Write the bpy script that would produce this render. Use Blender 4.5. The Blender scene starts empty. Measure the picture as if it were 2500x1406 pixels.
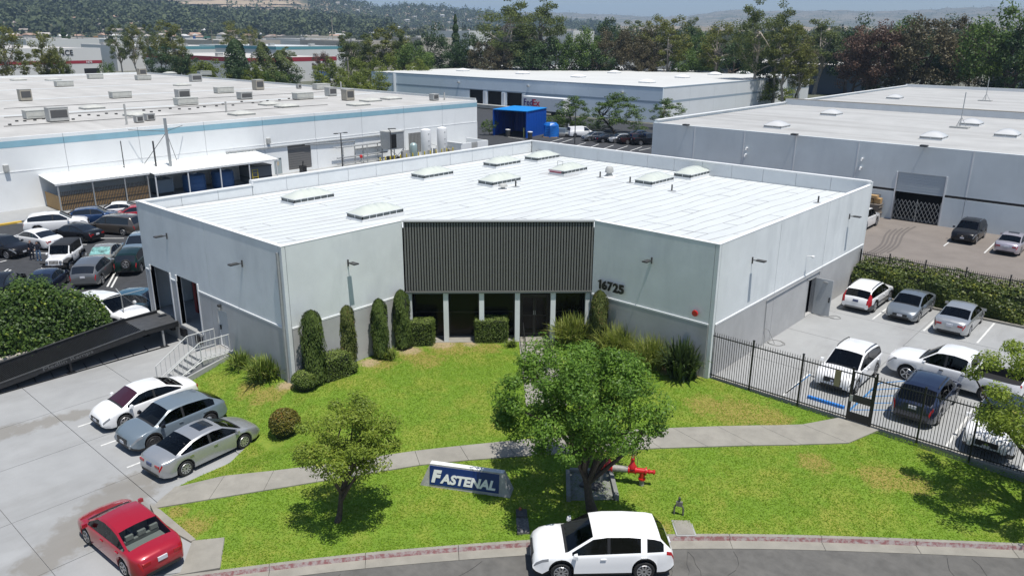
import bpy, bmesh, math, random
import numpy as np
from mathutils import Vector, Matrix
from mathutils.geometry import delaunay_2d_cdt
random.seed(7); rng = np.random.default_rng(7)
scene = bpy.context.scene
col = scene.collection
R = math.radians

# ---------------------------------------------------------------- camera (drone, 16 m up)
ZC, PITCH, ROLL, YAW, FPX = 16.274, .3152, .0063, .7282, 1894.965
cam_d = bpy.data.cameras.new('camera'); cam = bpy.data.objects.new('camera', cam_d); col.objects.link(cam)
cam.matrix_world = (Matrix.Translation((0, 0, ZC)) @ Matrix.Rotation(YAW, 4, 'Z')
                    @ Matrix.Rotation(math.pi/2 - PITCH, 4, 'X') @ Matrix.Rotation(ROLL, 4, 'Z'))
cam_d.sensor_width = 36; cam_d.lens = 36*FPX/2500; cam_d.clip_start = .5; cam_d.clip_end = 60000
scene.camera = cam
# ---------------------------------------------------------------- sky, sun, exposure
SUN = Vector((.31, -.05, 1)).normalized()
world = bpy.data.worlds.new('World'); scene.world = world; world.use_nodes = True
wn = world.node_tree.nodes; wl = world.node_tree.links; wn.clear()
sky = wn.new('ShaderNodeTexSky'); sky.sky_type = 'NISHITA'; sky.sun_disc = False
sky.sun_elevation = math.asin(SUN.z); sky.sun_rotation = math.atan2(SUN.x, SUN.y)
sky.altitude = 100; sky.air_density = 1.0; sky.dust_density = .6; sky.ozone_density = 2.0
bg = wn.new('ShaderNodeBackground'); bg.inputs[1].default_value = .095
wo = wn.new('ShaderNodeOutputWorld'); wl.new(sky.outputs[0], bg.inputs[0]); wl.new(bg.outputs[0], wo.inputs[0])
sun_d = bpy.data.lights.new('sun', 'SUN'); sun_d.energy = 5.0; sun_d.angle = R(.53); sun_d.color = (1, .965, .91)
sun_o = bpy.data.objects.new('sun', sun_d); col.objects.link(sun_o)
sun_o.rotation_euler = SUN.to_track_quat('Z', 'Y').to_euler(); sun_o.location = (0, 0, 60)
scene.view_settings.view_transform = 'Standard'; scene.view_settings.look = 'None'
scene.view_settings.exposure = 0.10; scene.view_settings.gamma = 1; scene.view_settings.use_curve_mapping = False
scene.render.engine = 'CYCLES'
scene.cycles.use_denoising = True; scene.cycles.denoiser = 'OPENIMAGEDENOISE'
scene.cycles.max_bounces = 6; scene.cycles.diffuse_bounces = 3; scene.cycles.glossy_bounces = 3
scene.cycles.transmission_bounces = 4; scene.cycles.transparent_max_bounces = 12; scene.cycles.volume_bounces = 0
scene.cycles.use_adaptive_sampling = False
try: scene.cycles.volume_step_rate = 10
except Exception: pass

# ---------------------------------------------------------------- survey helpers: turn a sight line into a real ground position
_cr, _sr, _cp, _sp, _ct, _st = math.cos(ROLL), math.sin(ROLL), math.cos(PITCH), math.sin(PITCH), math.cos(YAW), -math.sin(YAW)
def ray(px, py):
    a, b = (px-1250)/FPX, (py-703)/FPX
    X = _cr*a + _sr*b; Y = -_sr*a + _cr*b
    dx, dy, dz = X, _cp - Y*_sp, -_sp - Y*_cp
    return Vector((_ct*dx + _st*dy, -_st*dx + _ct*dy, dz))
def G(px, py, z=0.0):
    d = ray(px, py); t = (z-ZC)/d.z; return Vector((d.x*t, d.y*t, z))
def onx(px, py, x):
    d = ray(px, py); t = x/d.x; return Vector((x, d.y*t, ZC + d.z*t))
def ony(px, py, y):
    d = ray(px, py); t = y/d.y; return Vector((d.x*t, y, ZC + d.z*t))
def at_dist(px, d, z=0.0):
    r = ray(px, 85); n = math.hypot(r.x, r.y); return Vector((r.x/n*d, r.y/n*d, z))
def z_at(px, py, d):
    r = ray(px, py); n = math.hypot(r.x, r.y); return ZC + r.z/n*d
def xc(x, y): return _ct*x - _st*y
def yc(x, y): return _st*x + _ct*y
LOW = -.9; SC = (ZC-LOW)/ZC
def Lw(x, y, z=0.0): return Vector((x*SC, y*SC, ZC-(ZC-z)*SC))
def clamp(v, a=0., b=1.): return max(a, min(b, v))
def sstep(t): t = clamp(t); return t*t*(3-2*t)
def zkerb(x, y): return -.85 + .018*clamp(xc(x, y)+9, 0, 28)
def TZ(x, y):
    """lawn surface: falls from the building pad to the kerb and to the sunken driveway"""
    X, Y = xc(x, y), yc(x, y)
    k = 23.6; top = min(34., -.8916*(X-22.1)+24.78)
    zk = zkerb(x, y)
    z = zk + (0-zk)*clamp((Y-k)/max(top-k, .8))
    dd = math.hypot(max(y-15.3, 0), max(x+27.6, 0))
    return min(z, -.84 + .28*dd)
def GT(px, py):
    z = -.4
    for _ in range(12):
        g = G(px, py, z); z = .5*z + .5*TZ(g.x, g.y)
    g = G(px, py, z); return Vector((g.x, g.y, z))

# ---------------------------------------------------------------- objects
class MB:
    def __init__(s): s.v, s.f, s.m, s.i = [], [], [], 0
    def add(s, vs, fs, m=None):
        o = len(s.v); s.v += [tuple(v) for v in vs]; s.f += [tuple(o+i for i in f) for f in fs]; s.m += [s.i if m is None else m]*len(fs); return s
    def box(s, x0, x1, y0, y1, z0, z1, m=None):
        return s.add([(x0,y0,z0),(x1,y0,z0),(x1,y1,z0),(x0,y1,z0),(x0,y0,z1),(x1,y0,z1),(x1,y1,z1),(x0,y1,z1)],
              [(0,3,2,1),(4,5,6,7),(0,1,5,4),(1,2,6,5),(2,3,7,6),(3,0,4,7)], m)
    def bar(s, p, q, w, h=None, m=None, up=(0,0,1)):
        p, q = Vector(p), Vector(q); h = h or w; d = (q-p).normalized(); u = Vector(up)
        if abs(d.dot(u)) > .98: u = Vector((0,1,0))
        a = d.cross(u).normalized()*w/2; b = a.cross(d).normalized()*h/2
        return s.add([p-a-b,p+a-b,p+a+b,p-a+b,q-a-b,q+a-b,q+a+b,q-a+b],[(0,3,2,1),(4,5,6,7),(0,1,5,4),(1,2,6,5),(2,3,7,6),(3,0,4,7)], m)
    def tube(s, pts, r, n=8, m=None, cap=True):
        pts = [Vector(p) for p in pts]; rs = r if isinstance(r, (list, tuple)) else [r]*len(pts); vs = []; prev = None
        for i, p in enumerate(pts):
            d = (pts[min(i+1, len(pts)-1)]-pts[max(i-1, 0)]).normalized()
            u = prev if prev is not None else (Vector((0,0,1)) if abs(d.z) < .9 else Vector((1,0,0)))
            a = (u - d*u.dot(d)).normalized(); prev = a; b = d.cross(a)
            vs += [p + (a*math.cos(t)+b*math.sin(t))*rs[i] for t in [2*math.pi*k/n for k in range(n)]]
        fs = [(i*n+k, i*n+(k+1)%n, (i+1)*n+(k+1)%n, (i+1)*n+k) for i in range(len(pts)-1) for k in range(n)]
        if cap: fs += [tuple(range(n-1, -1, -1)), tuple(range((len(pts)-1)*n, len(pts)*n))]
        return s.add(vs, fs, m)
    def lathe(s, prof, c=(0,0,0), n=16, m=None, axis='z'):
        vs = []
        for (r, z) in prof:
            for k in range(n):
                t = 2*math.pi*k/n; x, y = r*math.cos(t), r*math.sin(t)
                vs.append((c[0]+x, c[1]+y, c[2]+z) if axis == 'z' else (c[0]+x, c[1]+z, c[2]+y) if axis == 'y' else (c[0]+z, c[1]+x, c[2]+y))
        fs = [(i*n+k, i*n+(k+1)%n, (i+1)*n+(k+1)%n, (i+1)*n+k) for i in range(len(prof)-1) for k in range(n)]
        fs += [tuple(range(n-1,-1,-1)), tuple(range((len(prof)-1)*n, len(prof)*n))]
        return s.add(vs, fs, m)
    def prism(s, poly, z0, z1, m=None):
        n = len(poly); vs = [(p[0], p[1], z0 if not callable(z0) else z0(*p[:2])) for p in poly] + [(p[0], p[1], z1 if not callable(z1) else z1(*p[:2])) for p in poly]
        return s.add(vs, [tuple(range(n-1,-1,-1)), tuple(range(n, 2*n))] + [(i, (i+1)%n, n+(i+1)%n, n+i) for i in range(n)], m)
    def quad(s, a, b, c, d, m=None): return s.add([a,b,c,d], [(0,1,2,3)], m)
    def mesh(s, name):
        me = bpy.data.meshes.new(name); me.from_pydata(s.v, [], s.f)
        if any(s.m): me.polygons.foreach_set('material_index', s.m)
        me.update(); return me
def obj(name, mb, mats, parent=None, loc=None, rz=0., smooth=None, rec=True):
    me = mb.mesh(name) if isinstance(mb, MB) else mb
    if not me.materials:
        for m in (mats if isinstance(mats, (list, tuple)) else [mats]): me.materials.append(m)
    if rec and isinstance(mb, MB):
        b = bmesh.new(); b.from_mesh(me); bmesh.ops.recalc_face_normals(b, faces=b.faces); b.to_mesh(me); b.free()
    if smooth is not None:
        if smooth >= 180: me.polygons.foreach_set('use_smooth', [True]*len(me.polygons))
        else:
            me.polygons.foreach_set('use_smooth', [True]*len(me.polygons)); me.set_sharp_from_angle(angle=R(smooth))
    o = bpy.data.objects.new(name, me); col.objects.link(o)
    if parent is not None: o.parent = parent
    if loc is not None: o.location = loc
    o.rotation_euler.z = rz
    return o
def tag(o, label=None, cat=None, group=None, kind=None):
    if label: o['label'] = label
    if cat: o['category'] = cat
    if group: o['group'] = group
    if kind: o['kind'] = kind
    return o
def thing(name, label, cat, loc=(0,0,0), rz=0., group=None):
    o = bpy.data.objects.new(name, None); col.objects.link(o); o.location = loc; o.rotation_euler.z = rz; o.empty_display_size = .2
    return tag(o, label, cat, group)
def setting(name):
    o = bpy.data.objects.new(name, None); col.objects.link(o); o['kind'] = 'structure'; return o
def copy_tree(o, parent=None):
    c = o.copy(); col.objects.link(c); c.parent = parent
    for ch in list(o.children): copy_tree(ch, c)
    return c
def mesh_np(name, V, F, mat, tint=None):
    """V (n,3) F (m,k) arrays -> mesh; tint: per-face random value stored as a face attribute"""
    me = bpy.data.meshes.new(name); n, m, k = len(V), len(F), F.shape[1]
    me.vertices.add(n); me.vertices.foreach_set('co', V.astype(np.float32).ravel())
    me.loops.add(m*k); me.loops.foreach_set('vertex_index', F.astype(np.int32).ravel())
    me.polygons.add(m); me.polygons.foreach_set('loop_start', (np.arange(m)*k).astype(np.int32))
    try: me.polygons.foreach_set('loop_total', np.full(m, k, np.int32))
    except Exception: pass
    if tint is not None:
        a = me.attributes.new('tint', 'FLOAT', 'FACE'); a.data.foreach_set('value', tint.astype(np.float32))
    me.update(calc_edges=True)
    for mm in (mat if isinstance(mat, (list, tuple)) else [mat]): me.materials.append(mm)
    return me

# ---------------------------------------------------------------- materials
MATS = {}
def mat(name, c, rough=.7, metal=0., var=0., vscale=1.5, var2=None, bump=0., bscale=40., spec=.5, coat=0., dirt=None, stretch=None):
    """plain principled paint with procedural colour variation (var) and fine relief (bump)"""
    if name in MATS: return MATS[name]
    m = bpy.data.materials.new(name); m.use_nodes = True; nt = m.node_tree; b = nt.nodes['Principled BSDF']
    b.inputs['Base Color'].default_value = (*c, 1); b.inputs['Roughness'].default_value = rough; b.inputs['Metallic'].default_value = metal
    b.inputs['Specular IOR Level'].default_value = spec; b.inputs['Coat Weight'].default_value = coat; b.inputs['Coat Roughness'].default_value = .04
    if var or dirt or bump:
        g = nt.nodes.new('ShaderNodeNewGeometry'); src = g.outputs['Position']
        if stretch:
            mp = nt.nodes.new('ShaderNodeMapping'); mp.inputs['Scale'].default_value = stretch; nt.links.new(src, mp.inputs[0]); src = mp.outputs[0]
    cur = None
    if var:
        n = nt.nodes.new('ShaderNodeTexNoise'); n.inputs['Scale'].default_value = vscale; n.inputs['Detail'].default_value = 6; n.inputs['Roughness'].default_value = .62
        nt.links.new(src, n.inputs['Vector'])
        r = nt.nodes.new('ShaderNodeMapRange'); r.inputs[1].default_value = .3; r.inputs[2].default_value = .7; r.inputs[3].default_value = 1-var; r.inputs[4].default_value = 1+var*.6
        nt.links.new(n.outputs[0], r.inputs[0])
        mx = nt.nodes.new('ShaderNodeMix'); mx.data_type = 'RGBA'; mx.blend_type = 'MULTIPLY'; mx.inputs[0].default_value = 1; mx.inputs[6].default_value = (*c, 1)
        nt.links.new(r.outputs[0], mx.inputs[7]); cur = mx.outputs[2]
    if dirt:
        (dc, ds, lo, hi, dstr) = dirt
        n = nt.nodes.new('ShaderNodeTexNoise'); n.inputs['Scale'].default_value = ds; n.inputs['Detail'].default_value = 8; n.inputs['Roughness'].default_value = .68
        if dstr:
            mp2 = nt.nodes.new('ShaderNodeMapping'); mp2.inputs['Scale'].default_value = dstr; nt.links.new(g.outputs['Position'], mp2.inputs[0]); nt.links.new(mp2.outputs[0], n.inputs['Vector'])
        else: nt.links.new(src, n.inputs['Vector'])
        r = nt.nodes.new('ShaderNodeMapRange'); r.inputs[1].default_value = lo; r.inputs[2].default_value = hi; nt.links.new(n.outputs[0], r.inputs[0])
        mx2 = nt.nodes.new('ShaderNodeMix'); mx2.data_type = 'RGBA'; mx2.inputs[6].default_value = (*c, 1); mx2.inputs[7].default_value = (*dc, 1)
        if cur: nt.links.new(cur, mx2.inputs[6])
        nt.links.new(r.outputs[0], mx2.inputs[0]); cur = mx2.outputs[2]
    if cur: nt.links.new(cur, b.inputs['Base Color'])
    if bump:
        n = nt.nodes.new('ShaderNodeTexNoise'); n.inputs['Scale'].default_value = bscale; n.inputs['Detail'].default_value = 4; nt.links.new(g.outputs['Position'], n.inputs['Vector'])
        bp = nt.nodes.new('ShaderNodeBump'); bp.inputs['Strength'].default_value = bump; bp.inputs['Distance'].default_value = .02
        nt.links.new(n.outputs[0], bp.inputs['Height']); nt.links.new(bp.outputs[0], b.inputs['Normal'])
    MATS[name] = m; return m
def leafmat(name, c1, c2, trans=.25, rough=.5, c3=None, spec=.3):
    """leaves: colour spread per leaf between c1 and c2, thin-leaf translucency"""
    if name in MATS: return MATS[name]
    m = bpy.data.materials.new(name); m.use_nodes = True; nt = m.node_tree; nt.nodes.clear()
    at = nt.nodes.new('ShaderNodeAttribute'); at.attribute_name = 'tint'
    rp = nt.nodes.new('ShaderNodeValToRGB'); rp.color_ramp.elements[0].color = (*c1, 1); rp.color_ramp.elements[1].color = (*c2, 1)
    if c3: e = rp.color_ramp.elements.new(.9); e.color = (*c2, 1); rp.color_ramp.elements[-1].color = (*c3, 1)
    nt.links.new(at.outputs['Fac'], rp.inputs[0])
    p = nt.nodes.new('ShaderNodeBsdfPrincipled'); p.inputs['Roughness'].default_value = rough; p.inputs['Specular IOR Level'].default_value = .35
    t = nt.nodes.new('ShaderNodeBsdfTranslucent'); mx = nt.nodes.new('ShaderNodeMixShader'); mx.inputs[0].default_value = trans
    p.inputs['Specular IOR Level'].default_value = spec; o = nt.nodes.new('ShaderNodeOutputMaterial')
    nt.links.new(rp.outputs[0], p.inputs['Base Color']); nt.links.new(rp.outputs[0], t.inputs['Color'])
    nt.links.new(p.outputs[0], mx.inputs[1]); nt.links.new(t.outputs[0], mx.inputs[2]); nt.links.new(mx.outputs[0], o.inputs[0])
    MATS[name] = m; return m
WALL = mat('wall_paint_pale', (.68,.71,.71), .85, var=.09, vscale=.5, bump=.14, bscale=7, dirt=((.55,.58,.585), .7, .5, .78, (1,1,.3)))
WALLG = mat('wall_paint_grey', (.43,.43,.425), .85, var=.12, vscale=.6, bump=.14, bscale=9, dirt=((.35,.345,.335), .8, .52, .8, (1,1,.35)))
WHITE = mat('white_trim', (.72,.73,.73), .6, var=.05)
ROOFW = mat('roof_membrane_white', (.575,.60,.60), .65, var=.05, vscale=.7, dirt=((.46,.46,.445), .5, .57, .8, (1,.3,1)))
ROOFG = mat('roof_coating_grey', (.46,.45,.43), .85, var=.16, vscale=.22, dirt=((.36,.35,.33), .16, .46, .72, (.25,1.6,1)))
ROOFR = mat('roof_coating_pale', (.415,.415,.405), .85, var=.12, vscale=.3, dirt=((.30,.295,.285), .2, .5, .72, (.18,1.5,1)))
SEAM = mat('seam_dark', (.26,.265,.27), .85)
CONC = mat('concrete', (.34,.345,.34), .9, var=.14, vscale=.8, bump=.3, bscale=25, dirt=((.27,.255,.23), .35, .56, .74, None))
CONC2 = mat('concrete_walk', (.275,.26,.225), .9, var=.16, vscale=1.3, bump=.3, bscale=25, dirt=((.20,.185,.16), .8, .55, .8, None))
CONCL = mat('concrete_lot', (.315,.32,.318), .9, var=.08, vscale=.7, bump=.25, bscale=20, dirt=((.215,.21,.205), .5, .52, .8, (1,.25,1)))
KERBR = mat('kerb_red_paint', (.27,.12,.12), .85, dirt=((.40,.345,.33), 6., .42, .58, None), bump=.3)
ASPH = mat('asphalt_street', (.12,.116,.108), .92, var=.22, vscale=2.2, bump=.6, bscale=60, dirt=((.155,.148,.135), 1.1, .5, .8, (.4,1,1)))
ASPHL = mat('asphalt_lot_dark', (.042,.044,.048), .9, var=.25, vscale=2., bump=.5, bscale=50)
ASPHB = mat('asphalt_lot_brown', (.20,.175,.155), .93, var=.14, vscale=.6, bump=.5, bscale=50, dirt=((.13,.12,.11), 1.2, .6, .85, None))
LINE = mat('line_paint_white', (.62,.62,.60), .8, var=.2, vscale=6)
LINEB = mat('line_paint_blue', (.06,.20,.42), .8, var=.2, vscale=6)
LINEY = mat('line_paint_yellow', (.55,.36,.05), .8, var=.2, vscale=6)
BLACK = mat('black_metal', (.012,.012,.013), .45)
DARK = mat('dark_opening', (.006,.006,.007), .9)
GLASSD = mat('dark_glass', (.006,.006,.006), .12, spec=.22)
SLATM = mat('slat_metal_grey', (.155,.155,.145), .55, var=.08, vscale=4)
STEEL = mat('galvanised_steel', (.42,.43,.43), .45, metal=.4, var=.12, vscale=5)
LAMPM = mat('lamp_bronze', (.05,.05,.05), .5)
RED = mat('red_enamel', (.50,.012,.014), .3, coat=.3, var=.12, vscale=8)
YEL = mat('yellow_paint', (.62,.48,.03), .6, var=.15, vscale=6)
BLUEP = mat('blue_panel', (.0,.075,.42), .5, var=.06)
BLUER = mat('blue_roof', (.0,.22,.62), .5)
WOOD = mat('wood_pale', (.42,.27,.12), .8, var=.2, vscale=6)
BARK = mat('bark', (.085,.065,.05), .95, var=.35, vscale=9, bump=1., bscale=18)
BARKP = mat('bark_pale', (.33,.29,.24), .9, var=.35, vscale=2)
CLOTHD = mat('cloth_navy', (.012,.015,.03), .9); CLOTHJ = mat('cloth_denim', (.10,.17,.28), .9); SKIN = mat('skin', (.42,.24,.17), .6); HAIR = mat('hair_dark', (.02,.012,.01), .6)
SKYL = mat('skylight_acrylic', (.56,.59,.53), .25, coat=.3, var=.04)
HVAC = mat('hvac_grey', (.42,.42,.40), .6, var=.15, vscale=2)
HVACT = mat('hvac_tan', (.36,.33,.27), .6, var=.15, vscale=2)
SKYLO = mat('skylight_old', (.50,.50,.46), .5, var=.15, vscale=2)
TYRE = mat('tyre', (.016,.016,.017), .85)
# ================================================================ ground, street, lawn, walks
def blobmask(nt, blobs, nscale=1.2, namp=.5):
    """mask of stains / dry patches with ragged edges: blobs (x, y, z, r)"""
    g = nt.nodes.new('ShaderNodeNewGeometry'); n = nt.nodes.new('ShaderNodeTexNoise'); n.inputs['Scale'].default_value = nscale; n.inputs['Detail'].default_value = 6; n.inputs['Roughness'].default_value = .7
    nt.links.new(g.outputs['Position'], n.inputs['Vector'])
    cur = None
    for (x, y, z, r) in blobs:
        d = nt.nodes.new('ShaderNodeVectorMath'); d.operation = 'DISTANCE'; d.inputs[1].default_value = (x, y, z); nt.links.new(g.outputs['Position'], d.inputs[0])
        q = nt.nodes.new('ShaderNodeMath'); q.operation = 'DIVIDE'; q.inputs[1].default_value = r; nt.links.new(d.outputs['Value'], q.inputs[0])
        a = nt.nodes.new('ShaderNodeMath'); a.operation = 'SUBTRACT'; a.inputs[0].default_value = 1.; nt.links.new(q.outputs[0], a.inputs[1])
        if cur is None: cur = a.outputs[0]
        else:
            mm = nt.nodes.new('ShaderNodeMath'); mm.operation = 'MAXIMUM'; nt.links.new(cur, mm.inputs[0]); nt.links.new(a.outputs[0], mm.inputs[1]); cur = mm.outputs[0]
    nn = nt.nodes.new('ShaderNodeMath'); nn.operation = 'MULTIPLY_ADD'; nn.inputs[1].default_value = namp*4; nn.inputs[2].default_value = -namp*2; nt.links.new(n.outputs[0], nn.inputs[0])
    s = nt.nodes.new('ShaderNodeMath'); s.operation = 'ADD'; nt.links.new(cur, s.inputs[0]); nt.links.new(nn.outputs[0], s.inputs[1])
    r = nt.nodes.new('ShaderNodeMapRange'); r.inputs[1].default_value = .05; r.inputs[2].default_value = .45; nt.links.new(s.outputs[0], r.inputs[0]); return r.outputs[0]
def overlay(m, color, mask_fn, amount=1.):
    nt = m.node_tree; b = nt.nodes['Principled BSDF']; inp = b.inputs['Base Color']; mx = nt.nodes.new('ShaderNodeMix'); mx.data_type = 'RGBA'
    if inp.links: nt.links.new(inp.links[0].from_socket, mx.inputs[6])
    else: mx.inputs[6].default_value = inp.default_value
    mx.inputs[7].default_value = (*color, 1); k = nt.nodes.new('ShaderNodeMath'); k.operation = 'MULTIPLY'; k.inputs[1].default_value = amount
    nt.links.new(mask_fn(nt), k.inputs[0]); nt.links.new(k.outputs[0], mx.inputs[0]); nt.links.new(mx.outputs[2], inp)
def clip(poly, a, n):
    out = []
    for i in range(len(poly)):
        p, q = Vector(poly[i][:2]), Vector(poly[(i+1) % len(poly)][:2]); dp, dq = (p-a).dot(n), (q-a).dot(n)
        if dp >= 0: out.append(p)
        if dp*dq < 0: out.append(p + (q-p)*(dp/(dp-dq)))
    return out

GROUNDM = mat('ground_plain', (.15,.145,.115), .95, var=.3, vscale=.02, dirt=((.055,.075,.035), .012, .45, .6, None))
o = obj('ground', MB().box(-9000, 6000, -3000, 9500, -3, -1.12), GROUNDM); tag(o, kind='structure')
o = obj('left_parking_lot', MB().box(-150, -46.9, -40, 139, -1.1, LOW), ASPHL); tag(o, kind='structure')
o = obj('rear_parking_lot', MB().box(-46.9, 40, 54.9, 190, -1.1, 0), ASPHB); tag(o, kind='structure')

# street curve (kerb top, inner edge)
kpx = [(505,1396),(660,1376),(800,1358),(1050,1335),(1300,1317),(1475,1308),(1650,1303),(1825,1303),(2000,1307),(2250,1316),(2500,1327)]
kp = []
for p in kpx:
    z = -.7
    for _ in range(8):
        g = G(*p, z); z = zkerb(g.x, g.y)
    kp.append(Vector((g.x, g.y, z)))
dirL = (kp[0]-kp[2]).normalized(); dirR = (kp[-1]-kp[-3]).normalized()
kp = [kp[0]+dirL*1.2] + kp + [kp[-1]+dirR*6, kp[-1]+dirR*14]
def resample(pts, step):
    L = [0]
    for a, b in zip(pts, pts[1:]): L.append(L[-1]+(b-a).length)
    n = max(2, int(L[-1]/step)); out = []
    for i in range(n+1):
        s = L[-1]*i/n; j = max(k for k in range(len(L)) if L[k] <= s+1e-9); j = min(j, len(pts)-2)
        out.append(pts[j].lerp(pts[j+1], (s-L[j])/max(L[j+1]-L[j], 1e-9)))
    return out
def smooth_line(pts, k=3):
    for _ in range(k): pts = [pts[0]] + [(pts[i-1]+pts[i]*2+pts[i+1])/4 for i in range(1, len(pts)-1)] + [pts[-1]]
    return pts
KL = smooth_line(resample(kp, .8), 6)
def offs(pts, d, dz=0):
    out = []
    for i, p in enumerate(pts):
        t = (pts[min(i+1, len(pts)-1)]-pts[max(i-1, 0)]); n = Vector((t.y, -t.x, 0)).normalized(); out.append(p+n*d+Vector((0,0,dz)))
    return out
street_ext = smooth_line([kp[0]+dirL*14] + [kp[0]+dirL*7] + KL, 1)
def strip(a, b, mb=None):
    mb = mb or MB()
    for i in range(len(a)-1): mb.quad(a[i], b[i], b[i+1], a[i+1])
    return mb
st = setting('street')
LRG = offs(street_ext, .6, -.165); FAR = offs(street_ext, 14, -.30)
obj('asphalt', strip(LRG, FAR), ASPH, st)
gut = setting('gutter')
kerb = setting('kerb')
n = 4
for i in range(0, len(KL)-1, n):
    seg = KL[i:i+n+1]
    if len(seg) < 2: continue
    seg = [s.copy() for s in seg]
    a = seg[0].lerp(seg[1], .018/max((seg[1]-seg[0]).length, .02)); seg[0] = a
    mb = MB(); A, B, C, D = offs(seg,-.02,0), offs(seg,.14,0), offs(seg,.17,-.135), offs(seg,-.02,-.3)
    A2, B2 = offs(seg,-.02,.0), offs(seg,.125,.012)
    strip(B2, offs(seg,-.02,.012), mb); 
    mb.i = 1; strip(offs(seg,.165,-.15), B2, mb); mb.i = 0
    for q in (0, -1): mb.quad(A[q]+Vector((0,0,.012)), B2[q], offs(seg,.165,-.15)[q], D[q])
    obj('kerb_stone', mb, [CONC2, KERBR], kerb, rec=False)
    mb = MB(); strip(offs(seg,.60,-.155), offs(seg,.165,-.145), mb)
    obj('gutter_slab', mb, CONC2, gut, rec=False)
# painted survey mark on the road
pm = [G(1925,1347,-.78), G(1946,1374,-.8)]
mb = MB(); mb.bar(pm[0]+Vector((0,0,.02)), pm[1]+Vector((0,0,.02)), .05, .01)
q = Vector((.42,.42,0))
for (a, b) in (((0,0),(.12,0)),((.18,0),(.3,0)),((.06,0),(.06,-.12)),((.36,.0),(.48,0)),((.36,0),(.36,-.08)),((.36,-.08),(.46,-.08)),((.46,-.08),(.46,-.16)),((.46,-.16),(.36,-.16))):
    d = (pm[0]+Vector((.25,.25,.02))); e1 = Vector((.7,.72,0)); e2 = Vector((-.72,.7,0))
    mb.bar(d+e1*a[0]+e2*a[1], d+e1*b[0]+e2*b[1], .03, .01)
obj('road_mark', mb, LINE, st)
# cracks in the road
mb = MB()
for k in range(14):
    i = random.randint(4, len(street_ext)-5); p = offs(street_ext, .75, -.158)[i].copy(); t = Vector((1,-1,0)).normalized(); t.rotate(Matrix.Rotation(random.uniform(-.5,.5), 3, 'Z'))
    pts = [p]; 
    for j in range(7): t.rotate(Matrix.Rotation(random.uniform(-.5,.5), 3, 'Z')); p = p + t*.35; p.z -= .0035; pts.append(p.copy())
    for a, b in zip(pts, pts[1:]): mb.bar(a+Vector((0,0,.008)), b+Vector((0,0,.008)), .008, .006)
o = obj('road_crack', mb, mat('tar', (.08,.078,.075), .9), st); o['kind'] = 'stuff'

# ---------------- driveway of concrete panels
apr = KL[0]; dn = Vector((dirL.x, dirL.y)).normalized(); nn = Vector((dn.y, -dn.x));
if nn.dot(Vector((-30,10))-Vector((apr.x, apr.y))) < 0: nn = -nn
CONCD = mat('concrete_drive', (.315,.32,.32), .9, var=.12, vscale=.5, bump=.3, bscale=25, dirt=((.235,.235,.23), .3, .5, .75, (1,.3,1)))
stains = [(*G(*p, -.88), r) for p, r in [((300,1190),1.1),((340,1170),1.0),((255,1230),1.2),((215,1275),1.3),((180,1310),1.2),((390,1150),.9),((285,1290),1.0),((140,1340),1.0),((60,1045),.8),((120,1028),.8),((180,1015),.7),((0,1060),.8),((240,1003),.5),((350,1200),.8),((90,1380),.9),((430,1130),.9),((470,1105),.7),((320,1240),1.0),((250,1300),.8),((520,1085),.5),((20,1050),.7),((90,1035),.6),((150,1020),.6),((210,1008),.5)]]
overlay(CONCD, (.185,.17,.145), lambda nt: blobmask(nt, stains, 1.9, .40), .65)
drive = setting('driveway')
obj('slab_base', MB().prism(clip([(-46.8,-12),(-20.5,-12),(-20.5,18.7),(-46.8,18.7)], Vector((apr.x,apr.y))+nn*.15, nn), -1.3, -.92), SEAM, drive)
xs = [-46.7,-42.4,-38.3,-34.2,-29.9,-26.0,-20.5]; ys = [-12,-7.2,-2.4,2.2,6.0,10.2,14.2,18.69]
for i in range(len(xs)-1):
    for j in range(len(ys)-1):
        po = clip([(xs[i]+.012,ys[j]+.012),(xs[i+1]-.012,ys[j]+.012),(xs[i+1]-.012,ys[j+1]-.012),(xs[i]+.012,ys[j+1]-.012)], Vector((apr.x,apr.y))+nn*.2, nn)
        if len(po) > 2: obj('concrete_panel', MB().prism(po, -.919, -.88+random.uniform(-.003,.003)), CONCD, drive)
# apron corner slab and flare by the street
ap = [GT(470,1320), GT(548,1312), GT(537,1386), KL[0].copy(), GT(440,1398)]
obj('apron_panel', MB().prism([(p.x,p.y) for p in ap], -1.1, lambda x, y: max(TZ(x,y), -.872)+.02), CONC2, drive)
ap = [GT(366,1232), GT(392,1246), GT(478,1318), GT(466,1323), GT(430,1303), GT(380,1262)]
obj('kerb_return', MB().prism([(p.x,p.y) for p in ap], -1.1, lambda x, y: max(TZ(x,y), -.87)+.05), CONC2, drive)
for k, x in enumerate((-35.9, -33.35, -30.7)):
    obj('bay_line', MB().box(x-.05, x+.05, 10.5, 15.3, -.879, -.870), LINE, drive)

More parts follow.
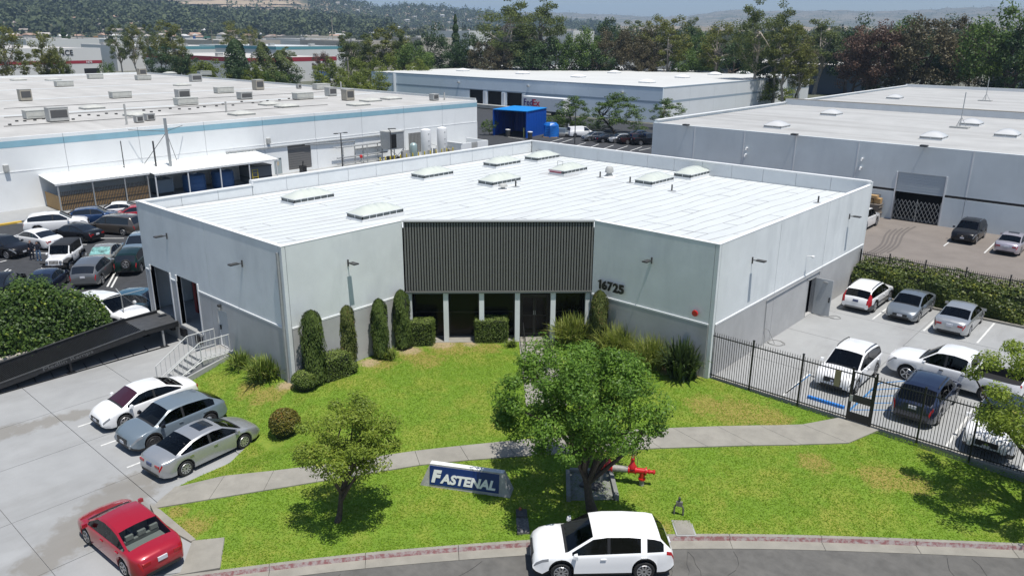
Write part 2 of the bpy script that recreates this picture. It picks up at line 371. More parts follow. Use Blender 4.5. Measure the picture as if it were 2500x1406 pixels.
# ---------------- lawn
edge_px = [(484,922),(520,958),(556,1002),(600,1040),(641,1078),(560,1130),(480,1165),(428,1190),(378,1238),(392,1246),(430,1278),(474,1319),(549,1313),(538,1386)]
edge = [GT(*p) for p in edge_px]
edge[0] = Vector((-36.3, 15.6, 0)); edge[1] = Vector((-34.5,15.45,0)); edge[2] = Vector((-32.4,15.42,0)); edge[3] = Vector((-30.2,15.4,0)); edge[4] = Vector((-28.9,15.3,0))
kin = offs(KL, -.0)
lawn_poly = [(e.x, e.y) for e in edge] + [(p.x, p.y) for p in kin[2:]] + [(kin[-1].x, 33.15), (-16.32, 33.15), (-16.32,32.98), (-23.6,33.0), (-30.93,26.0), (-30.93,18.68), (-36.3,18.68)]
def inpoly(poly):
    P = np.array([(p[0], p[1]) for p in poly])
    def f(x, y):
        x, y = np.asarray(x, float), np.asarray(y, float); c = np.zeros(x.shape, bool); j = len(P)-1
        for i in range(len(P)):
            xi, yi, xj, yj = P[i,0], P[i,1], P[j,0], P[j,1]
            c ^= ((yi > y) != (yj > y)) & (x < (xj-xi)*(y-yi)/(yj-yi+1e-12)+xi); j = i
        return c
    return f
inl = inpoly(lawn_poly)
vx = [Vector(p) for p in lawn_poly]; ne = len(vx)
for x in np.arange(-37, 8, .55):
    for y in np.arange(9, 34, .55):
        if inl(x, y): vx.append(Vector((x+random.uniform(-.05,.05), y+random.uniform(-.05,.05))))
res = delaunay_2d_cdt(vx, [(i, (i+1) % ne) for i in range(ne)], [], 1, 1e-5)
LV = [(v.x, v.y, TZ(v.x, v.y)) for v in res[0]]
LAWN = mat('lawn_soil_grass', (.14,.235,.018), .95, var=.14, vscale=3., bump=.45, bscale=22, dirt=((.25,.26,.04), .5, .46, .70, None))
dry = [(*GT(*p), r) for p, r in [((1800,1005),1.7),((1730,990),1.3),((1880,1020),1.2),((1100,850),1.5),((1010,868),1.2),((1190,850),1.0),((930,888),1.0),((1040,880),1.2),((650,965),1.1),((610,950),.9),((690,950),.7),((470,1285),.9),((1990,1130),.9),((2150,1165),1.2),((2230,1185),.9),((430,1250),.5),((1600,1290),.7),((1080,1180),.5),((1640,900),1.0)]]
DRYM = lambda nt: blobmask(nt, dry, 1.8, .45)
overlay(LAWN, (.29,.21,.06), DRYM, .7)
bare = [(*GT(*p), r) for p, r in [((1080,838),1.0),((1000,855),.8),((900,885),.7),((1150,838),.6),((700,940),.6),((1700,905),.9),((1640,905),.8),((1620,890),.7)]]
overlay(LAWN, (.33,.25,.15), lambda nt: blobmask(nt, bare, 2.5, .35), .9)
me = bpy.data.meshes.new('lawn'); me.from_pydata(LV, [], [tuple(f) for f in res[2]]); me.update(); me.materials.append(LAWN)
lawn = obj('lawn', me, LAWN); tag(lawn, kind='structure')
bm_ = bmesh.new(); bm_.from_mesh(me); bmesh.ops.recalc_face_normals(bm_, faces=bm_.faces)
if sum(f.normal.z for f in bm_.faces) < 0: bmesh.ops.reverse_faces(bm_, faces=bm_.faces)
bm_.to_mesh(me); bm_.free(); me.polygons.foreach_set('use_smooth', [True]*len(me.polygons))
# ---------------- sidewalk slabs
far = [GT(*p) for p in [(428,1189),(735,1143),(1040,1098),(1300,1072),(1560,1049),(1800,1040),(2020,1035),(2046,1021)]]
near = [GT(*p) for p in [(372,1243),(715,1187),(1060,1131),(1310,1112),(1560,1097),(1860,1088),(2122,1081),(2146,1051)]]
fr, nr = resample(far, .1), resample(near, .1)
N = 15; walk = setting('sidewalk')
walk_polys = []
def slab(po, parent, m=CONC2, h=.035):
    c = sum((Vector(p) for p in po), Vector((0,0)))/len(po); po = [Vector(p).lerp(c, .008) for p in po]
    walk_polys.append([tuple(p) for p in po]); mb = MB(); nu, nv = 8, 4; gp = lambda i, j: po[0].lerp(po[1], i/nu).lerp(po[3].lerp(po[2], i/nu), j/nv)
    V = [(*gp(i,j), TZ(*gp(i,j))+h+.012) for i in range(nu+1) for j in range(nv+1)]; mb.add(V, [(i*(nv+1)+j,(i+1)*(nv+1)+j,(i+1)*(nv+1)+j+1,i*(nv+1)+j+1) for i in range(nu) for j in range(nv)])
    rim = [gp(i,0) for i in range(nu+1)]+[gp(nu,j) for j in range(1,nv+1)]+[gp(i,nv) for i in range(nu-1,-1,-1)]+[gp(0,j) for j in range(nv-1,0,-1)]; n_ = len(rim)
    mb.add([(*p, TZ(*p)+h+.012) for p in rim]+[(*p, TZ(*p)-.08) for p in rim], [(k,(k+1)%n_,n_+(k+1)%n_,n_+k) for k in range(n_)]); o = obj('paving_slab', mb, m, parent, rec=False)
    b_ = bmesh.new(); b_.from_mesh(o.data); bmesh.ops.remove_doubles(b_, verts=b_.verts, dist=1e-4); bmesh.ops.recalc_face_normals(b_, faces=b_.faces)
    if sum(f.normal.z*f.calc_area() for f in b_.faces) < 0: bmesh.ops.reverse_faces(b_, faces=b_.faces)
    b_.to_mesh(o.data); b_.free()
for k in range(N):
    i0, i1 = [int(t*(len(fr)-1)) for t in (k/N, (k+1)/N)]; j0, j1 = [int(t*(len(nr)-1)) for t in (k/N, (k+1)/N)]
    slab([fr[i0].xy, fr[i1].xy, nr[j1].xy, nr[j0].xy], walk)
nf = Vector((.692,-.722)); tf = Vector((.7217,.6922)); F1 = Vector((-30.95,26.0))
entry = setting('entry_path')
pw = F1 + tf*7.15
for k in range(4):
    a, b = pw+nf*(.15+k*1.9), pw+nf*(.15+(k+1)*1.9); slab([a-tf*.95, a+tf*.95, b+tf*.95, b-tf*.95], entry)
# ---------------- right car park slabs
lot = setting('right_car_park')
obj('lot_base', MB().box(-16.3, 40, 33.2, 54.85, -1.1, -.03), SEAM, lot)
lx = [-16.28,-10.4,-4.6,1.2,7,14,22,40]; ly = [33.22,37.3,42.6,47.3,52.0]
for i in range(len(lx)-1):
    for j in range(len(ly)-1): obj('concrete_panel', MB().box(lx[i]+.012, lx[i+1]-.012, ly[j]+.012, ly[j+1]-.012, -.029, random.uniform(-.002,.003)), CONCL, lot)
for x in (-13.1,-10.24,-7.46,-4.7,-1.9): obj('bay_line', MB().box(x-.05, x+.05, 47.6, 51.9, .003, .009), LINE, lot)
for x in (-5.62,-2.9,-.1): obj('bay_line', MB().box(x-.05, x+.05, 33.7, 38.4, .003, .009), LINE, lot)
def gl(p0, p1, w, m, parent=lot, z=.004):
    a, b = G(*p0, 0), G(*p1, 0); obj('bay_line', MB().bar(a+Vector((0,0,z)), b+Vector((0,0,z)), w, .006), m, parent)
gl((1912,965),(1975,912),.10,LINE); gl((1918,960),(1978,914),.07,LINEB)
gl((2072,1003),(2146,935),.10,LINEB)
for k in range(5): gl((2082+k*14,1000-k*16),(2190+k*6,1001-k*18),.08,LINEB)
obj('kerb_edge', MB().box(-16.2, 40, 52.0, 52.18, -.02, .13), CONC2, lot)
obj('planting_soil', MB().box(-16.2, 40, 52.18, 54.84, -.02, .06), mat('soil', (.09,.065,.045), .95, var=.2), lot)
obj('kerb_edge', MB().box(-16.2, 40, 33.2, 33.42, -.02, .05), CONC2, lot)
ws = G(2015,984,0); t = thing('wheel_stop', 'bright blue concrete wheel stop in front of the white car behind the fence', 'wheel stop', (ws.x, ws.y, 0.004), 0)
obj('stop_block', MB().prism([(-.85,-.07),(.85,-.07),(.85,.07),(-.85,.07)], 0, .13), mat('wheel_stop_blue', (.02,.2,.62), .6), t)
# lines of the left car park
for (a, b) in [((237,582),(303,582)),((180,598),(212,597)),((88,665),(113,648)),((98,668),(122,650)),((2,668),(20,657)),((10,672),(26,659)),((262,700),(288,652)),((272,702),(297,655)),((143,683),(178,680)),((30,546),(60,545)),((0,640),(16,636)),((60,617),(118,619)),((208,648),(232,646)),((170,712),(190,690)),((180,714),(198,692)),((264,541),(310,539))]:
    p, q = G(*a, LOW), G(*b, LOW); obj('bay_line', MB().bar(p+Vector((0,0,.008)), q+Vector((0,0,.008)), .13, .008), LINE, bpy.data.objects['left_parking_lot'])
for (a, b) in [((1335,350),(1375,338)),((1360,352),(1398,340)),((1395,360),(1430,349)),((1432,364),(1462,352)),((1467,366),(1498,355)),((1503,367),(1532,357)),((1538,369),(1567,359)),((1560,368),(1588,362)),((1240,335),(1280,341))]:
    p, q = G(*a, LOW), G(*b, LOW); obj('bay_line', MB().bar(p+Vector((0,0,.008)), q+Vector((0,0,.008)), .16, .008), LINE, bpy.data.objects['left_parking_lot'])
# bays in front of the right-hand warehouse
for (a, b) in [((2304,601),(2316,592)),((2403,618),(2432,590)),((2330,660),(2318,670))]:
    p, q = G(*a, 0), G(*b, 0); obj('bay_line', MB().bar(p+Vector((0,0,.008)), q+Vector((0,0,.008)), .10, .006), LINE, bpy.data.objects['rear_parking_lot'])
# ================================================================ main warehouse
H1 = 6.89; H2 = 7.15; BELT = 2.80
wh = thing('warehouse', 'pale grey single-storey warehouse with white roof and dark slatted entrance front', 'warehouse', (0,0,0))
def holes_boxes(mb, frame, u0, u1, z0, z1, holes):
    """wall piece from u0..u1, z0..z1 minus holes; frame(u0,u1,z0,z1) adds a box"""
    us = sorted({u0, u1} | {clamp(h[i], u0, u1) for h in holes for i in (0, 1)}); zs = sorted({z0, z1} | {clamp(h[i], z0, z1) for h in holes for i in (2, 3)})
    for a, b in zip(us, us[1:]):
        for c, d in zip(zs, zs[1:]):
            if b-a < 1e-4 or d-c < 1e-4: continue
            if any(h[0] < (a+b)/2 < h[1] and h[2] < (c+d)/2 < h[3] for h in holes): continue
            frame(a, b, c, d)
def wall(side, plane, u0, u1, holes=(), parent=None, mU=None, mL=None, top=None, belt=BELT, base=-1.05, inward=1, th=.2):
    """tilt-up concrete panel: pale upper part, grey plinth part 4 cm proud with a ledge painted white for the sun it catches"""
    top = top or H1; mU = mU or WALL; mL = mL or WALLG; s = inward
    def fr(off):
        def f(a, b, c, d):
            p, q = plane - s*off, plane + s*th; lo, hi = min(p,q), max(p,q)
            if side == 'y': mbx.box(a, b, lo, hi, c, d)
            else: mbx.box(lo, hi, a, b, c, d)
        return f
    e = .012
    mbx = MB(); holes_boxes(mbx, fr(0), u0+e, u1-e, belt+.05, top, holes); o = obj('wall_panel', mbx, mU, parent)
    mbx = MB(); holes_boxes(mbx, fr(.035), u0+e, u1-e, base, belt-.03, holes); obj('wall_panel', mbx, mL, parent)
    mbx = MB(); holes_boxes(mbx, fr(.045), u0+e, u1-e, belt-.03, belt+.05, holes); obj('belt_ledge', mbx, WHITE, parent)  # white strip puts the sunlit edge of the ledge into its colour
    mbx = MB()
    for u in (u0, u1):
        p, q = plane + s*.03, plane + s*(th-.01); lo, hi = min(p,q), max(p,q)
        if side == 'y': mbx.box(u-e, u+e, lo, hi, base, top-.02)
        else: mbx.box(lo, hi, u-e, u+e, base, top-.02)
    obj('joint_seal', mbx, STEEL, parent)
dock1 = (-45.5,-43.05,.25,3.15); dock2 = (-42.2,-39.8,.25,3.2); mdoor = (-37.8,-36.78,.2,2.3)
wall('y', 18.72, -46.15, -38.35, [dock1, dock2], wh); wall('y', 18.72, -38.35, -31.27, [mdoor], wh)
wall('x', -31.0, 18.93, 26.0, [], wh, inward=-1); wall('y', 33.03, -23.6, -16.52, [], wh)
rdoor = (45.0,46.1,.06,2.35)
for a, b, h in ((33.25,40.03,[]),(40.03,46.94,[rdoor]),(46.94,54.3,[])): wall('x', -16.3, a, b, h, wh, inward=-1)
# corner posts of the tilt-up walls
for (x0,x1,y0,y1) in ((-31.255,-31.0,18.72,18.915),(-16.505,-16.3,33.03,33.235)):
    obj('corner_post', MB().box(x0,x1,y0,y1,-1.05,H1), WALL, wh)
# rear walls (seen only above the roof)
obj('rear_wall', MB().box(-46.3,-46.16,18.72,26.1,-1.05,H1-.06), WALL, wh); obj('rear_wall', MB().box(-46.3,-46.16,26.12,54.4,-1.05,H2-.06), WALL, wh)
obj('rear_wall', MB().box(-46.15,-16.3,54.31,54.45,-1.05,H2-.06), WALL, wh)
def rz(x, y):
    d = ((y-18.7)-(x+31))*.707; return 6.845 - .78*(1-math.exp(-max(d, 0)/7.5))
PAR = mat('parapet_membrane', (.68,.70,.705), .6, var=.06, vscale=.9, bump=.3, bscale=3)
def par(side, plane, u0, u1, top, s):
    n = max(1, round((u1-u0)/2.45))
    for k in range(n):
        a, b = u0+(u1-u0)*k/n+.012, u0+(u1-u0)*(k+1)/n-.012; lo, hi = sorted((plane, plane+s*.13))
        if side == 'x': obj('parapet_panel', MB().box(lo, hi, a, b, 5.4, top), PAR, wh)
        else: obj('parapet_panel', MB().box(a, b, lo, hi, 5.4, top), PAR, wh)
par('x', -46.155, 18.95, 26.1, H1-.06, 1); par('x', -46.155, 26.12, 54.15, H2-.06, 1); par('y', 54.305, -46.0, -16.52, H2-.06, -1)
for b in ((-46.33,-45.98,18.68,26.13,H1-.06,H1+.01),(-46.33,-45.98,26.1,54.47,H2-.06,H2+.01),(-45.97,-16.42,54.12,54.47,H2-.06,H2+.01)):
    obj('coping', MB().box(*b), WHITE, wh)
obj('parapet_end', MB().box(-46.32,-45.99,26.08,26.2,H1-.1,H2-.062), WHITE, wh); obj('parapet_end', MB().box(-16.62,-16.43,54.13,54.46,H1-.2,H2-.062), WHITE, wh)
obj('coping', MB().box(-46.15,-30.99,18.70,18.96,H1+.002,H1+.03), WHITE, wh); obj('coping', MB().box(-31.24,-30.99,18.97,26.0,H1+.002,H1+.03), WHITE, wh)
obj('coping', MB().box(-23.55,-16.29,33.02,33.27,H1+.002,H1+.03), WHITE, wh); obj('coping', MB().box(-16.53,-16.29,33.28,54.12,H1+.002,H1+.03), WHITE, wh)
obj('floor_slab', MB().box(-46.0,-16.6,33.3,54.2,-.5,-.02), CONC, wh); obj('floor_slab', MB().box(-46.0,-31.3,18.95,33.25,-.5,.24), CONC, wh)
# roof: one membrane sheet beside the other, laid along y
def yfront(x): return 18.97 if x < -31.12 else (33.25 if x > -23.45 else 26.15+(x+31.1)*(7.05/7.35)+.12)
W_ = .92; k = 0; x = -45.95
def wob(i, y): return .10*math.sin(y*.30+i*.35)+.05*math.sin(y*.8+i*1.3)+.02*math.sin(y*2.1+i*3.1)
while x < -16.6:
    x1 = min(x+W_, -16.56); y0 = max(yfront(x), yfront(x1)); ys_ = np.linspace(y0, 54.14, 26); mb = MB(); L_, R_ = [], []
    for y in ys_:
        yl = yr = y
        L_.append(Vector((x+(wob(k,y) if k else 0), yl, rz(x,y)+.012))); R_.append(Vector((x1+wob(k+1,y)-.012, yr, rz(x1,y)+.006)))
    strip(L_, R_, mb); sh = obj('roof_sheet', mb, ROOFW, wh, rec=False)
    for p in sh.data.polygons:
        if p.normal.z < 0: sh.data.flip_normals(); break
    if k:
        m2 = MB()
        for a, b in zip(L_, L_[1:]):
            m2.bar(a+Vector((0,0,.003)), b+Vector((0,0,.003)), random.choice((.012,.024,.034,.045)), .014)
        for _ in range(3):
            j = random.randint(1, 23); t_ = L_[j]; 
            if random.random() < .6: m2.bar(L_[j]+Vector((0,0,.004)), R_[j]+Vector((0,0,.008)), .02, .01)
        obj('lap_seam', m2, SEAM, sh)['kind'] = 'stuff'
    x = x1; k += 1
obj('roof_deck', MB().prism([(-46,18.9),(-31.1,18.9),(-31.1,26.1),(-23.6,33.15),(-16.5,33.15),(-16.5,54.2),(-46,54.2)], 5.2, 5.8), DARK, wh)
# roof skylights
def skylight(name, parent, loc, w=1.35, l=2.9, mats=None, bands=6, h=.34, curb=.36, low=False):
    t = bpy.data.objects.new(name, None); col.objects.link(t); t.parent = parent; t.location = loc
    mats = mats or (WHITE, mat('glazing_grey', (.11,.13,.13), .25), SKYL)
    obj('curb', MB().box(-w/2-.06,w/2+.06,-l/2-.06,l/2+.06,-.25,curb*.45), mats[0], t)
    mb = MB().box(-w/2,w/2,-l/2,l/2,curb*.45,curb); obj('glazing_band', mb, mats[1], t)
    mb = MB().box(-w/2-.07,w/2+.07,-l/2-.07,l/2+.07,curb,curb+.045)
    for sx in (-1,1):
        for q in range(bands+1): yy = -l/2+l*q/bands; mb.box(sx*w/2-.02,sx*w/2+.02,yy-.02,yy+.02,curb*.45,curb)
    for sy in (-1,1):
        for q in (-.5,0,.5): mb.box(q*w-.02,q*w+.02,sy*l/2-.02,sy*l/2+.02,curb*.45,curb)
    obj('frame', mb, mats[0], t)
    nx, ny = 10, bands*6; V, Fs = [], []
    for i in range(nx+1):
        for j in range(ny+1):
            u, v = i/nx, j/ny; a = math.sin(math.pi*u)**.6 if 0 < u < 1 else 0; e = min(1, min(v, 1-v)*3.2)**.7 if 0 < v < 1 else 0
            z = curb+.045 + h*a*e + .045*a*e*abs(math.sin(math.pi*v*bands)); V.append(((u-.5)*w*1.08, (v-.5)*l*1.04, z))
    for i in range(nx):
        for j in range(ny): q = i*(ny+1)+j; Fs.append((q, q+ny+1, q+ny+2, q+1))
    m = MB(); m.add(V, Fs); obj('dome', m, mats[2], t, smooth=180); return t
for p in [(752,482),(917,520),(1056,425),(1226,398),(1220,441),(1324,384),(1388,415),(1598,440),(1690,424)]:
    z = 6.1
    for _ in range(5): g = G(*p, z+.25); z = rz(g.x, g.y)
    skylight('skylight', wh, (g.x, g.y, z+.02))
def roofpt(px, py):
    z = 6.1
    for _ in range(6): g = G(px, py, z); z = rz(g.x, g.y)
    return Vector((g.x, g.y, z))
# roof hatch with ladder guard, vents, pipes
hp = roofpt(1365,426); REDF = mat('faded_red', (.42,.10,.13), .7, var=.25, vscale=5)
t = bpy.data.objects.new('roof_hatch', None); col.objects.link(t); t.parent = wh; t.location = hp
obj('hatch_curb', MB().box(-.55,.55,-.5,.5,-.1,.28), REDF, t); obj('hatch_lid', MB().prism([(-.62,-.57),(.62,-.57),(.62,.57),(-.62,.57)], .285,.36), mat('hatch_pink', (.55,.33,.36), .6), t)
mb = MB(); [mb.tube([(sx*.25,.1,.36),(sx*.25,.1,1.0)], .02, 6) for sx in (-1,1)]; mb.tube([(-.25,.1,1.0),(.25,.1,1.0)], .02, 6); mb.tube([(-.25,.1,.65),(.25,.1,.65)], .018, 6); obj('ladder_guard', mb, STEEL, t)
obj('walk_pad', MB().box(-1.3,1.3,-.9,.9,-.02,.022), mat('walk_pad_grey', (.45,.46,.46), .8, var=.1), t)
for px, py, kind in [(1228,462,'cap'),(1487,432,'turb'),(1465,434,'pipe'),(1538,447,'pipe'),(1640,467,'pipe'),(1259,457,'pipe'),(1997,496,'pipe')]:
    p = roofpt(px, py); t = bpy.data.objects.new('roof_vent', None); col.objects.link(t); t.parent = wh; t.location = p
    if kind == 'pipe':
        obj('pipe', MB().tube([(0,0,-.05),(0,0,.45)], .055, 8), LAMPM, t); obj('flashing', MB().lathe([(.32,-.03),(.3,.02),(.06,.05)], n=12), STEEL, t)
    elif kind == 'turb':
        obj('turbine', MB().lathe([(.3,0),(.3,.12),(.22,.2),(.2,.3),(.33,.36),(.3,.62),(.2,.78),(0.01,.8)], n=16), HVAC, t, smooth=40); obj('flashing', MB().lathe([(.55,-.03),(.5,.02),(.3,.06)], n=12), WHITE, t)
    else:
        obj('cap', MB().lathe([(.14,0),(.14,.18),(.34,.2),(.28,.33),(.12,.4),(.01,.42)], n=14), HVAC, t, smooth=40); obj('flashing', MB().lathe([(.5,-.03),(.46,.02),(.14,.05)], n=12), WHITE, t)
obj('scupper', MB().box(-45.3,-44.95,53.9,54.15,6.05,6.4), STEEL, wh)

# entrance front: slat screen over recessed glass, pale columns
fa = bpy.data.objects.new('entrance_front', None); col.objects.link(fa); fa.parent = wh; fa.location = (F1.x, F1.y, 0); fa.rotation_euler.z = math.atan2(tf.y, tf.x)
FL = 10.18  # local: x along the front, -y outward
obj('screen_back', MB().box(.02,FL-.02,.12,.22,2.98,H1-.02), mat('screen_dark', (.03,.03,.03), .8), fa)
nS = 69
sm = MB().box(-.043,.043,-.0,.11,2.99,H1-.10).mesh('slat'); sm.materials.append(SLATM)
for k in range(nS): obj('slat', sm, SLATM, fa, loc=(.085+(FL-.17)*k/(nS-1), 0, 0))
obj('screen_cap', MB().box(-.02,FL+.02,-.07,.3,H1-.04,H1+.03), mat('cap_grey', (.40,.41,.40), .5), fa)
obj('screen_sill', MB().box(0,FL,-.03,.12,2.93,2.985), SLATM, fa)
obj('soffit', MB().box(0,FL,.0,1.6,2.86,2.925), mat('soffit_grey', (.3,.31,.31), .8), fa)
colm = MB().box(-.135,.135,.10,.40,-.1,2.858).mesh('column'); colm.materials.append(WALL)
for s in (.19,2.18,4.14,6.11,8.08,10.0): obj('column', colm, WALL, fa, loc=(s,0,0))
obj('entry_floor', MB().box(-.3,FL+.3,-.02,1.6,-.2,.02), CONC2, fa)
FRAME = mat('window_frame_bronze', (.018,.016,.015), .4)
bays = [(.33,2.04),(2.32,4.0),(4.28,5.97),(6.25,7.94),(8.22,9.86)]
for i, (a, b) in enumerate(bays):
    y0 = 1.0 if i != 3 else .9
    if i != 3:
        g_ = obj('shop_window', MB().box(a,b,y0,y0+.03,.12,2.86), GLASSD, fa)
        mb = MB().box(a,b,y0-.04,y0+.05,.02,.118); mb.box(a,b,y0-.035,y0-.002,1.42,1.48); mb.box(a,a+.06,y0-.035,y0-.002,.12,1.418); mb.box(b-.06,b,y0-.035,y0-.002,.12,2.8); obj('window_frame', mb, FRAME, g_)
        m3 = MB(); [m3.box(xx-.008,xx+.008,y0+.035,y0+.05,.15,2.8) for xx in np.arange(a+.12,b-.05,.11)]; 
        o = obj('blind_vane', m3, mat('blind_dark', (.06,.055,.05), .7), g_)
    else:
        d = bpy.data.objects.new('entrance_door', None); col.objects.link(d); d.parent = fa
        mb = MB().box(a-.02,a+.1,y0-.05,y0+.06,0.02,2.86); mb.box(b-.1,b+.02,y0-.05,y0+.06,0.02,2.86); mb.box(a+.1,b-.1,y0-.05,y0+.06,2.42,2.52); obj('door_frame', mb, FRAME, d)
        obj('transom_glass', MB().box(a+.1,b-.1,y0,y0+.03,2.52,2.86), GLASSD, d)
        c = (a+b)/2
        for (l, r_) in ((a+.11,c-.01),(c+.01,b-.11)):
            mb = MB().box(l,l+.07,y0-.03,y0+.04,.03,2.4); mb.box(r_-.07,r_,y0-.03,y0+.04,.03,2.4); mb.box(l+.07,r_-.07,y0-.03,y0+.04,.03,.22); mb.box(l+.07,r_-.07,y0-.03,y0+.04,2.3,2.4); mb.box(l+.07,r_-.07,y0-.03,y0+.04,1.22,1.28); obj('door_leaf_frame', mb, FRAME, d)
            obj('door_glass', MB().box(l+.07,r_-.07,y0,y0+.02,.22,2.3), GLASSD, d)
            xx = r_-.035 if l < c-.5 else l+.035; obj('door_handle', MB().box(xx-.015,xx+.015,y0-.09,y0-.06,1.3,1.55), STEEL, d)
for s in (6.45, 7.75):   # handrails beside the entrance walk
    mb = MB(); mb.tube([(s,-1.9,0),(s,-1.9,.92),(s,.4,.98),(s,.4,0.02)], .024, 6); mb.tube([(s,-.7,0),(s,-.7,.95)], .02, 6); obj('handrail', mb, BLACK, fa)
def textmesh(txt, size, depth=.03, bold=.0, shear=0., align='LEFT', spacing=1.):
    cu = bpy.data.curves.new('txt', 'FONT'); cu.body = txt; cu.size = size; cu.extrude = depth; cu.offset = bold; cu.shear = shear; cu.align_x = align; cu.space_character = spacing; cu.resolution_u = 3
    ob = bpy.data.objects.new('txt', cu); col.objects.link(ob); bpy.context.view_layer.update()
    me = bpy.data.meshes.new_from_object(ob.evaluated_get(bpy.context.evaluated_depsgraph_get())); bpy.data.objects.remove(ob); return me
def fit_text(me, w, h):
    co = np.empty(len(me.vertices)*3, np.float32); me.vertices.foreach_get('co', co); co = co.reshape(-1,3); mn, mx = co.min(0), co.max(0)
    co[:,0] = (co[:,0]-mn[0])/(mx[0]-mn[0])*w; co[:,1] = (co[:,1]-mn[1])/(mx[1]-mn[1])*h; me.vertices.foreach_set('co', co.ravel()); me.update(); return me
# house number, one raised digit after the other
xx = -23.12
for ch in '16725':
    wd = .27 if ch == '1' else .36
    if ch == '1':
        pr = [(.10,0),(.21,0),(.21,.52),(.12,.52),(.09,.47),(.02,.44),(.02,.37),(.10,.39)]; m1 = MB(); n1 = len(pr); m1.add([(a,b,-.03) for a,b in pr]+[(a,b,.03) for a,b in pr], [tuple(range(n1-1,-1,-1)), tuple(range(n1,2*n1))]+[(q,(q+1)%n1,n1+(q+1)%n1,n1+q) for q in range(n1)]); me = m1.mesh('digit')
    else: me = fit_text(textmesh(ch, .7, .03, .03), wd-.03, .52)
    me.materials.append(BLACK)
    o = obj('house_number_digit', me, BLACK, wh, loc=(xx, 33.03-.14, 3.27)); o.rotation_euler = (R(90), 0, 0); xx += wd
# wall lamps
def wall_lamp(p, out):
    t = bpy.data.objects.new('wall_lamp', None); col.objects.link(t); t.parent = wh; t.location = p; t.rotation_euler.z = math.atan2(out[1], out[0])
    obj('bracket', MB().tube([(.03,0,-.12),(.03,0,.22)], .04, 8), LAMPM, t); obj('arm', MB().tube([(.03,0,.06),(.3,0,.1)], .025, 6), LAMPM, t)
    mb = MB(); mb.prism([(.25,-.13),(.72,-.15),(.72,.15),(.25,.13)], .075, .14); obj('lamp_head', mb, LAMPM, t); obj('lens', MB().box(.34,.68,-.11,.11,.062,.073), STEEL, t)
for p, o_ in [((-16.3,36.74,5.32),(1,0)),((-16.3,50.6,5.32),(1,0)),((-31.0,22.39,5.32),(1,0)),((-19.94,33.03,5.38),(0,-1)),((-34.65,18.72,5.34),(0,-1)),((-42.72,18.72,5.34),(0,-1))]: wall_lamp(p, o_)
# dock doors, bumpers, interior
for d in (dock1, dock2):
    obj('dock_frame', MB().box(d[0]-.12,d[0],18.66,18.95,d[2]-.02,d[3]), WHITE, wh); obj('dock_frame', MB().box(d[1],d[1]+.12,18.66,18.95,d[2]-.02,d[3]), WHITE, wh)
    obj('dock_sill', MB().box(d[0],d[1],18.60,19.0,.12,.252), CONC, wh)
    for xx in (d[0]+.3, d[1]-.3): obj('dock_bumper', MB().prism([(xx-.22,18.45),(xx+.22,18.45),(xx+.22,18.66),(xx-.22,18.66)], -.35, .12), BLACK, wh)
obj('inner_wall', MB().box(-45.9,-42.5,21.2,21.3,.25,5), mat('inner_wall_grey', (.13,.135,.135), .9), wh)
obj('inner_post', MB().box(-43.6,-43.3,20.2,20.5,.25,5), mat('inner_red', (.25,.02,.02), .7), wh)
obj('inner_wall', MB().box(-45.9,-31.3,25.0,25.1,.25,5), DARK, wh)
for xx in (-40.35,-40.1): obj('cardboard_bale', MB().prism([(xx,18.95),(xx+.18,18.95),(xx+.18,19.2),(xx,19.2)], .256, .95), WOOD, wh)
o = bpy.data.objects.new('side_door', None); col.objects.link(o); o.parent = wh
obj('door_leaf', MB().box(mdoor[0]+.03,mdoor[1]-.03,18.76,18.80,.22,2.26), mat('door_grey', (.42,.44,.45), .6), o); obj('door_handle', MB().box(mdoor[0]+.09,mdoor[0]+.14,18.69,18.76,1.1,1.35), BLACK, o)
mb = MB().box(mdoor[0],mdoor[0]+.03,18.71,18.8,.2,2.3); mb.box(mdoor[1]-.03,mdoor[1],18.71,18.8,.2,2.3); mb.box(mdoor[0]+.03,mdoor[1]-.03,18.71,18.8,2.26,2.3); obj('door_frame', mb, WHITE, o)
o = bpy.data.objects.new('door_light', None); col.objects.link(o); o.parent = wh; obj('light_body', MB().box(-37.42,-37.26,18.52,18.68,2.5,2.62), LAMPM, o); obj('light_lens', MB().lathe([(.07,0),(.08,.14),(.05,.2)], c=(-37.34,18.58,2.3), n=10), STEEL, o)
# right-hand wall: open door leaf, bell, conduits, camera
o = bpy.data.objects.new('open_door', None); col.objects.link(o); o.parent = wh
obj('door_leaf', MB().box(-16.24,-15.2,46.06,46.1,.05,2.33), mat('door_grey', (.42,.44,.45), .6), o); obj('door_closer', MB().box(-15.75,-15.5,46.0,46.06,2.1,2.2), STEEL, o); obj('door_handle', MB().box(-15.32,-15.26,45.98,46.06,.95,1.25), BLACK, o)
mb = MB().box(-16.5,-16.25,44.96,45.0,.05,2.39); mb.box(-16.5,-16.25,46.12,46.16,.05,2.39); mb.box(-16.5,-16.25,44.96,46.16,2.352,2.39); obj('door_frame', mb, STEEL, o)
obj('alarm_bell', MB().lathe([(.02,-.1),(.15,-.095),(.17,-.04),(.15,0)], c=(-17.23,32.93,3.28), n=16, axis='y'), RED, wh, smooth=50)
mb = MB(); mb.tube([(-16.22,39.1,1.0),(-16.22,39.0,2.62),(-16.22,44.6,2.66),(-16.22,46.5,2.66),(-16.22,46.5,2.4)], .025, 6); mb.tube([(-16.22,44.6,2.66),(-16.22,44.75,2.4)], .02, 6); obj('conduit', mb, STEEL, wh)
mb = MB(); mb.tube([(-16.2,39.1,1.0),(-16.1,39.4,.85),(-15.9,39.6,.3),(-15.8,39.7,.02)], .018, 6); mb.tube([(-16.2,39.1,1.0),(-16.15,39.05,.02)], .018, 6)
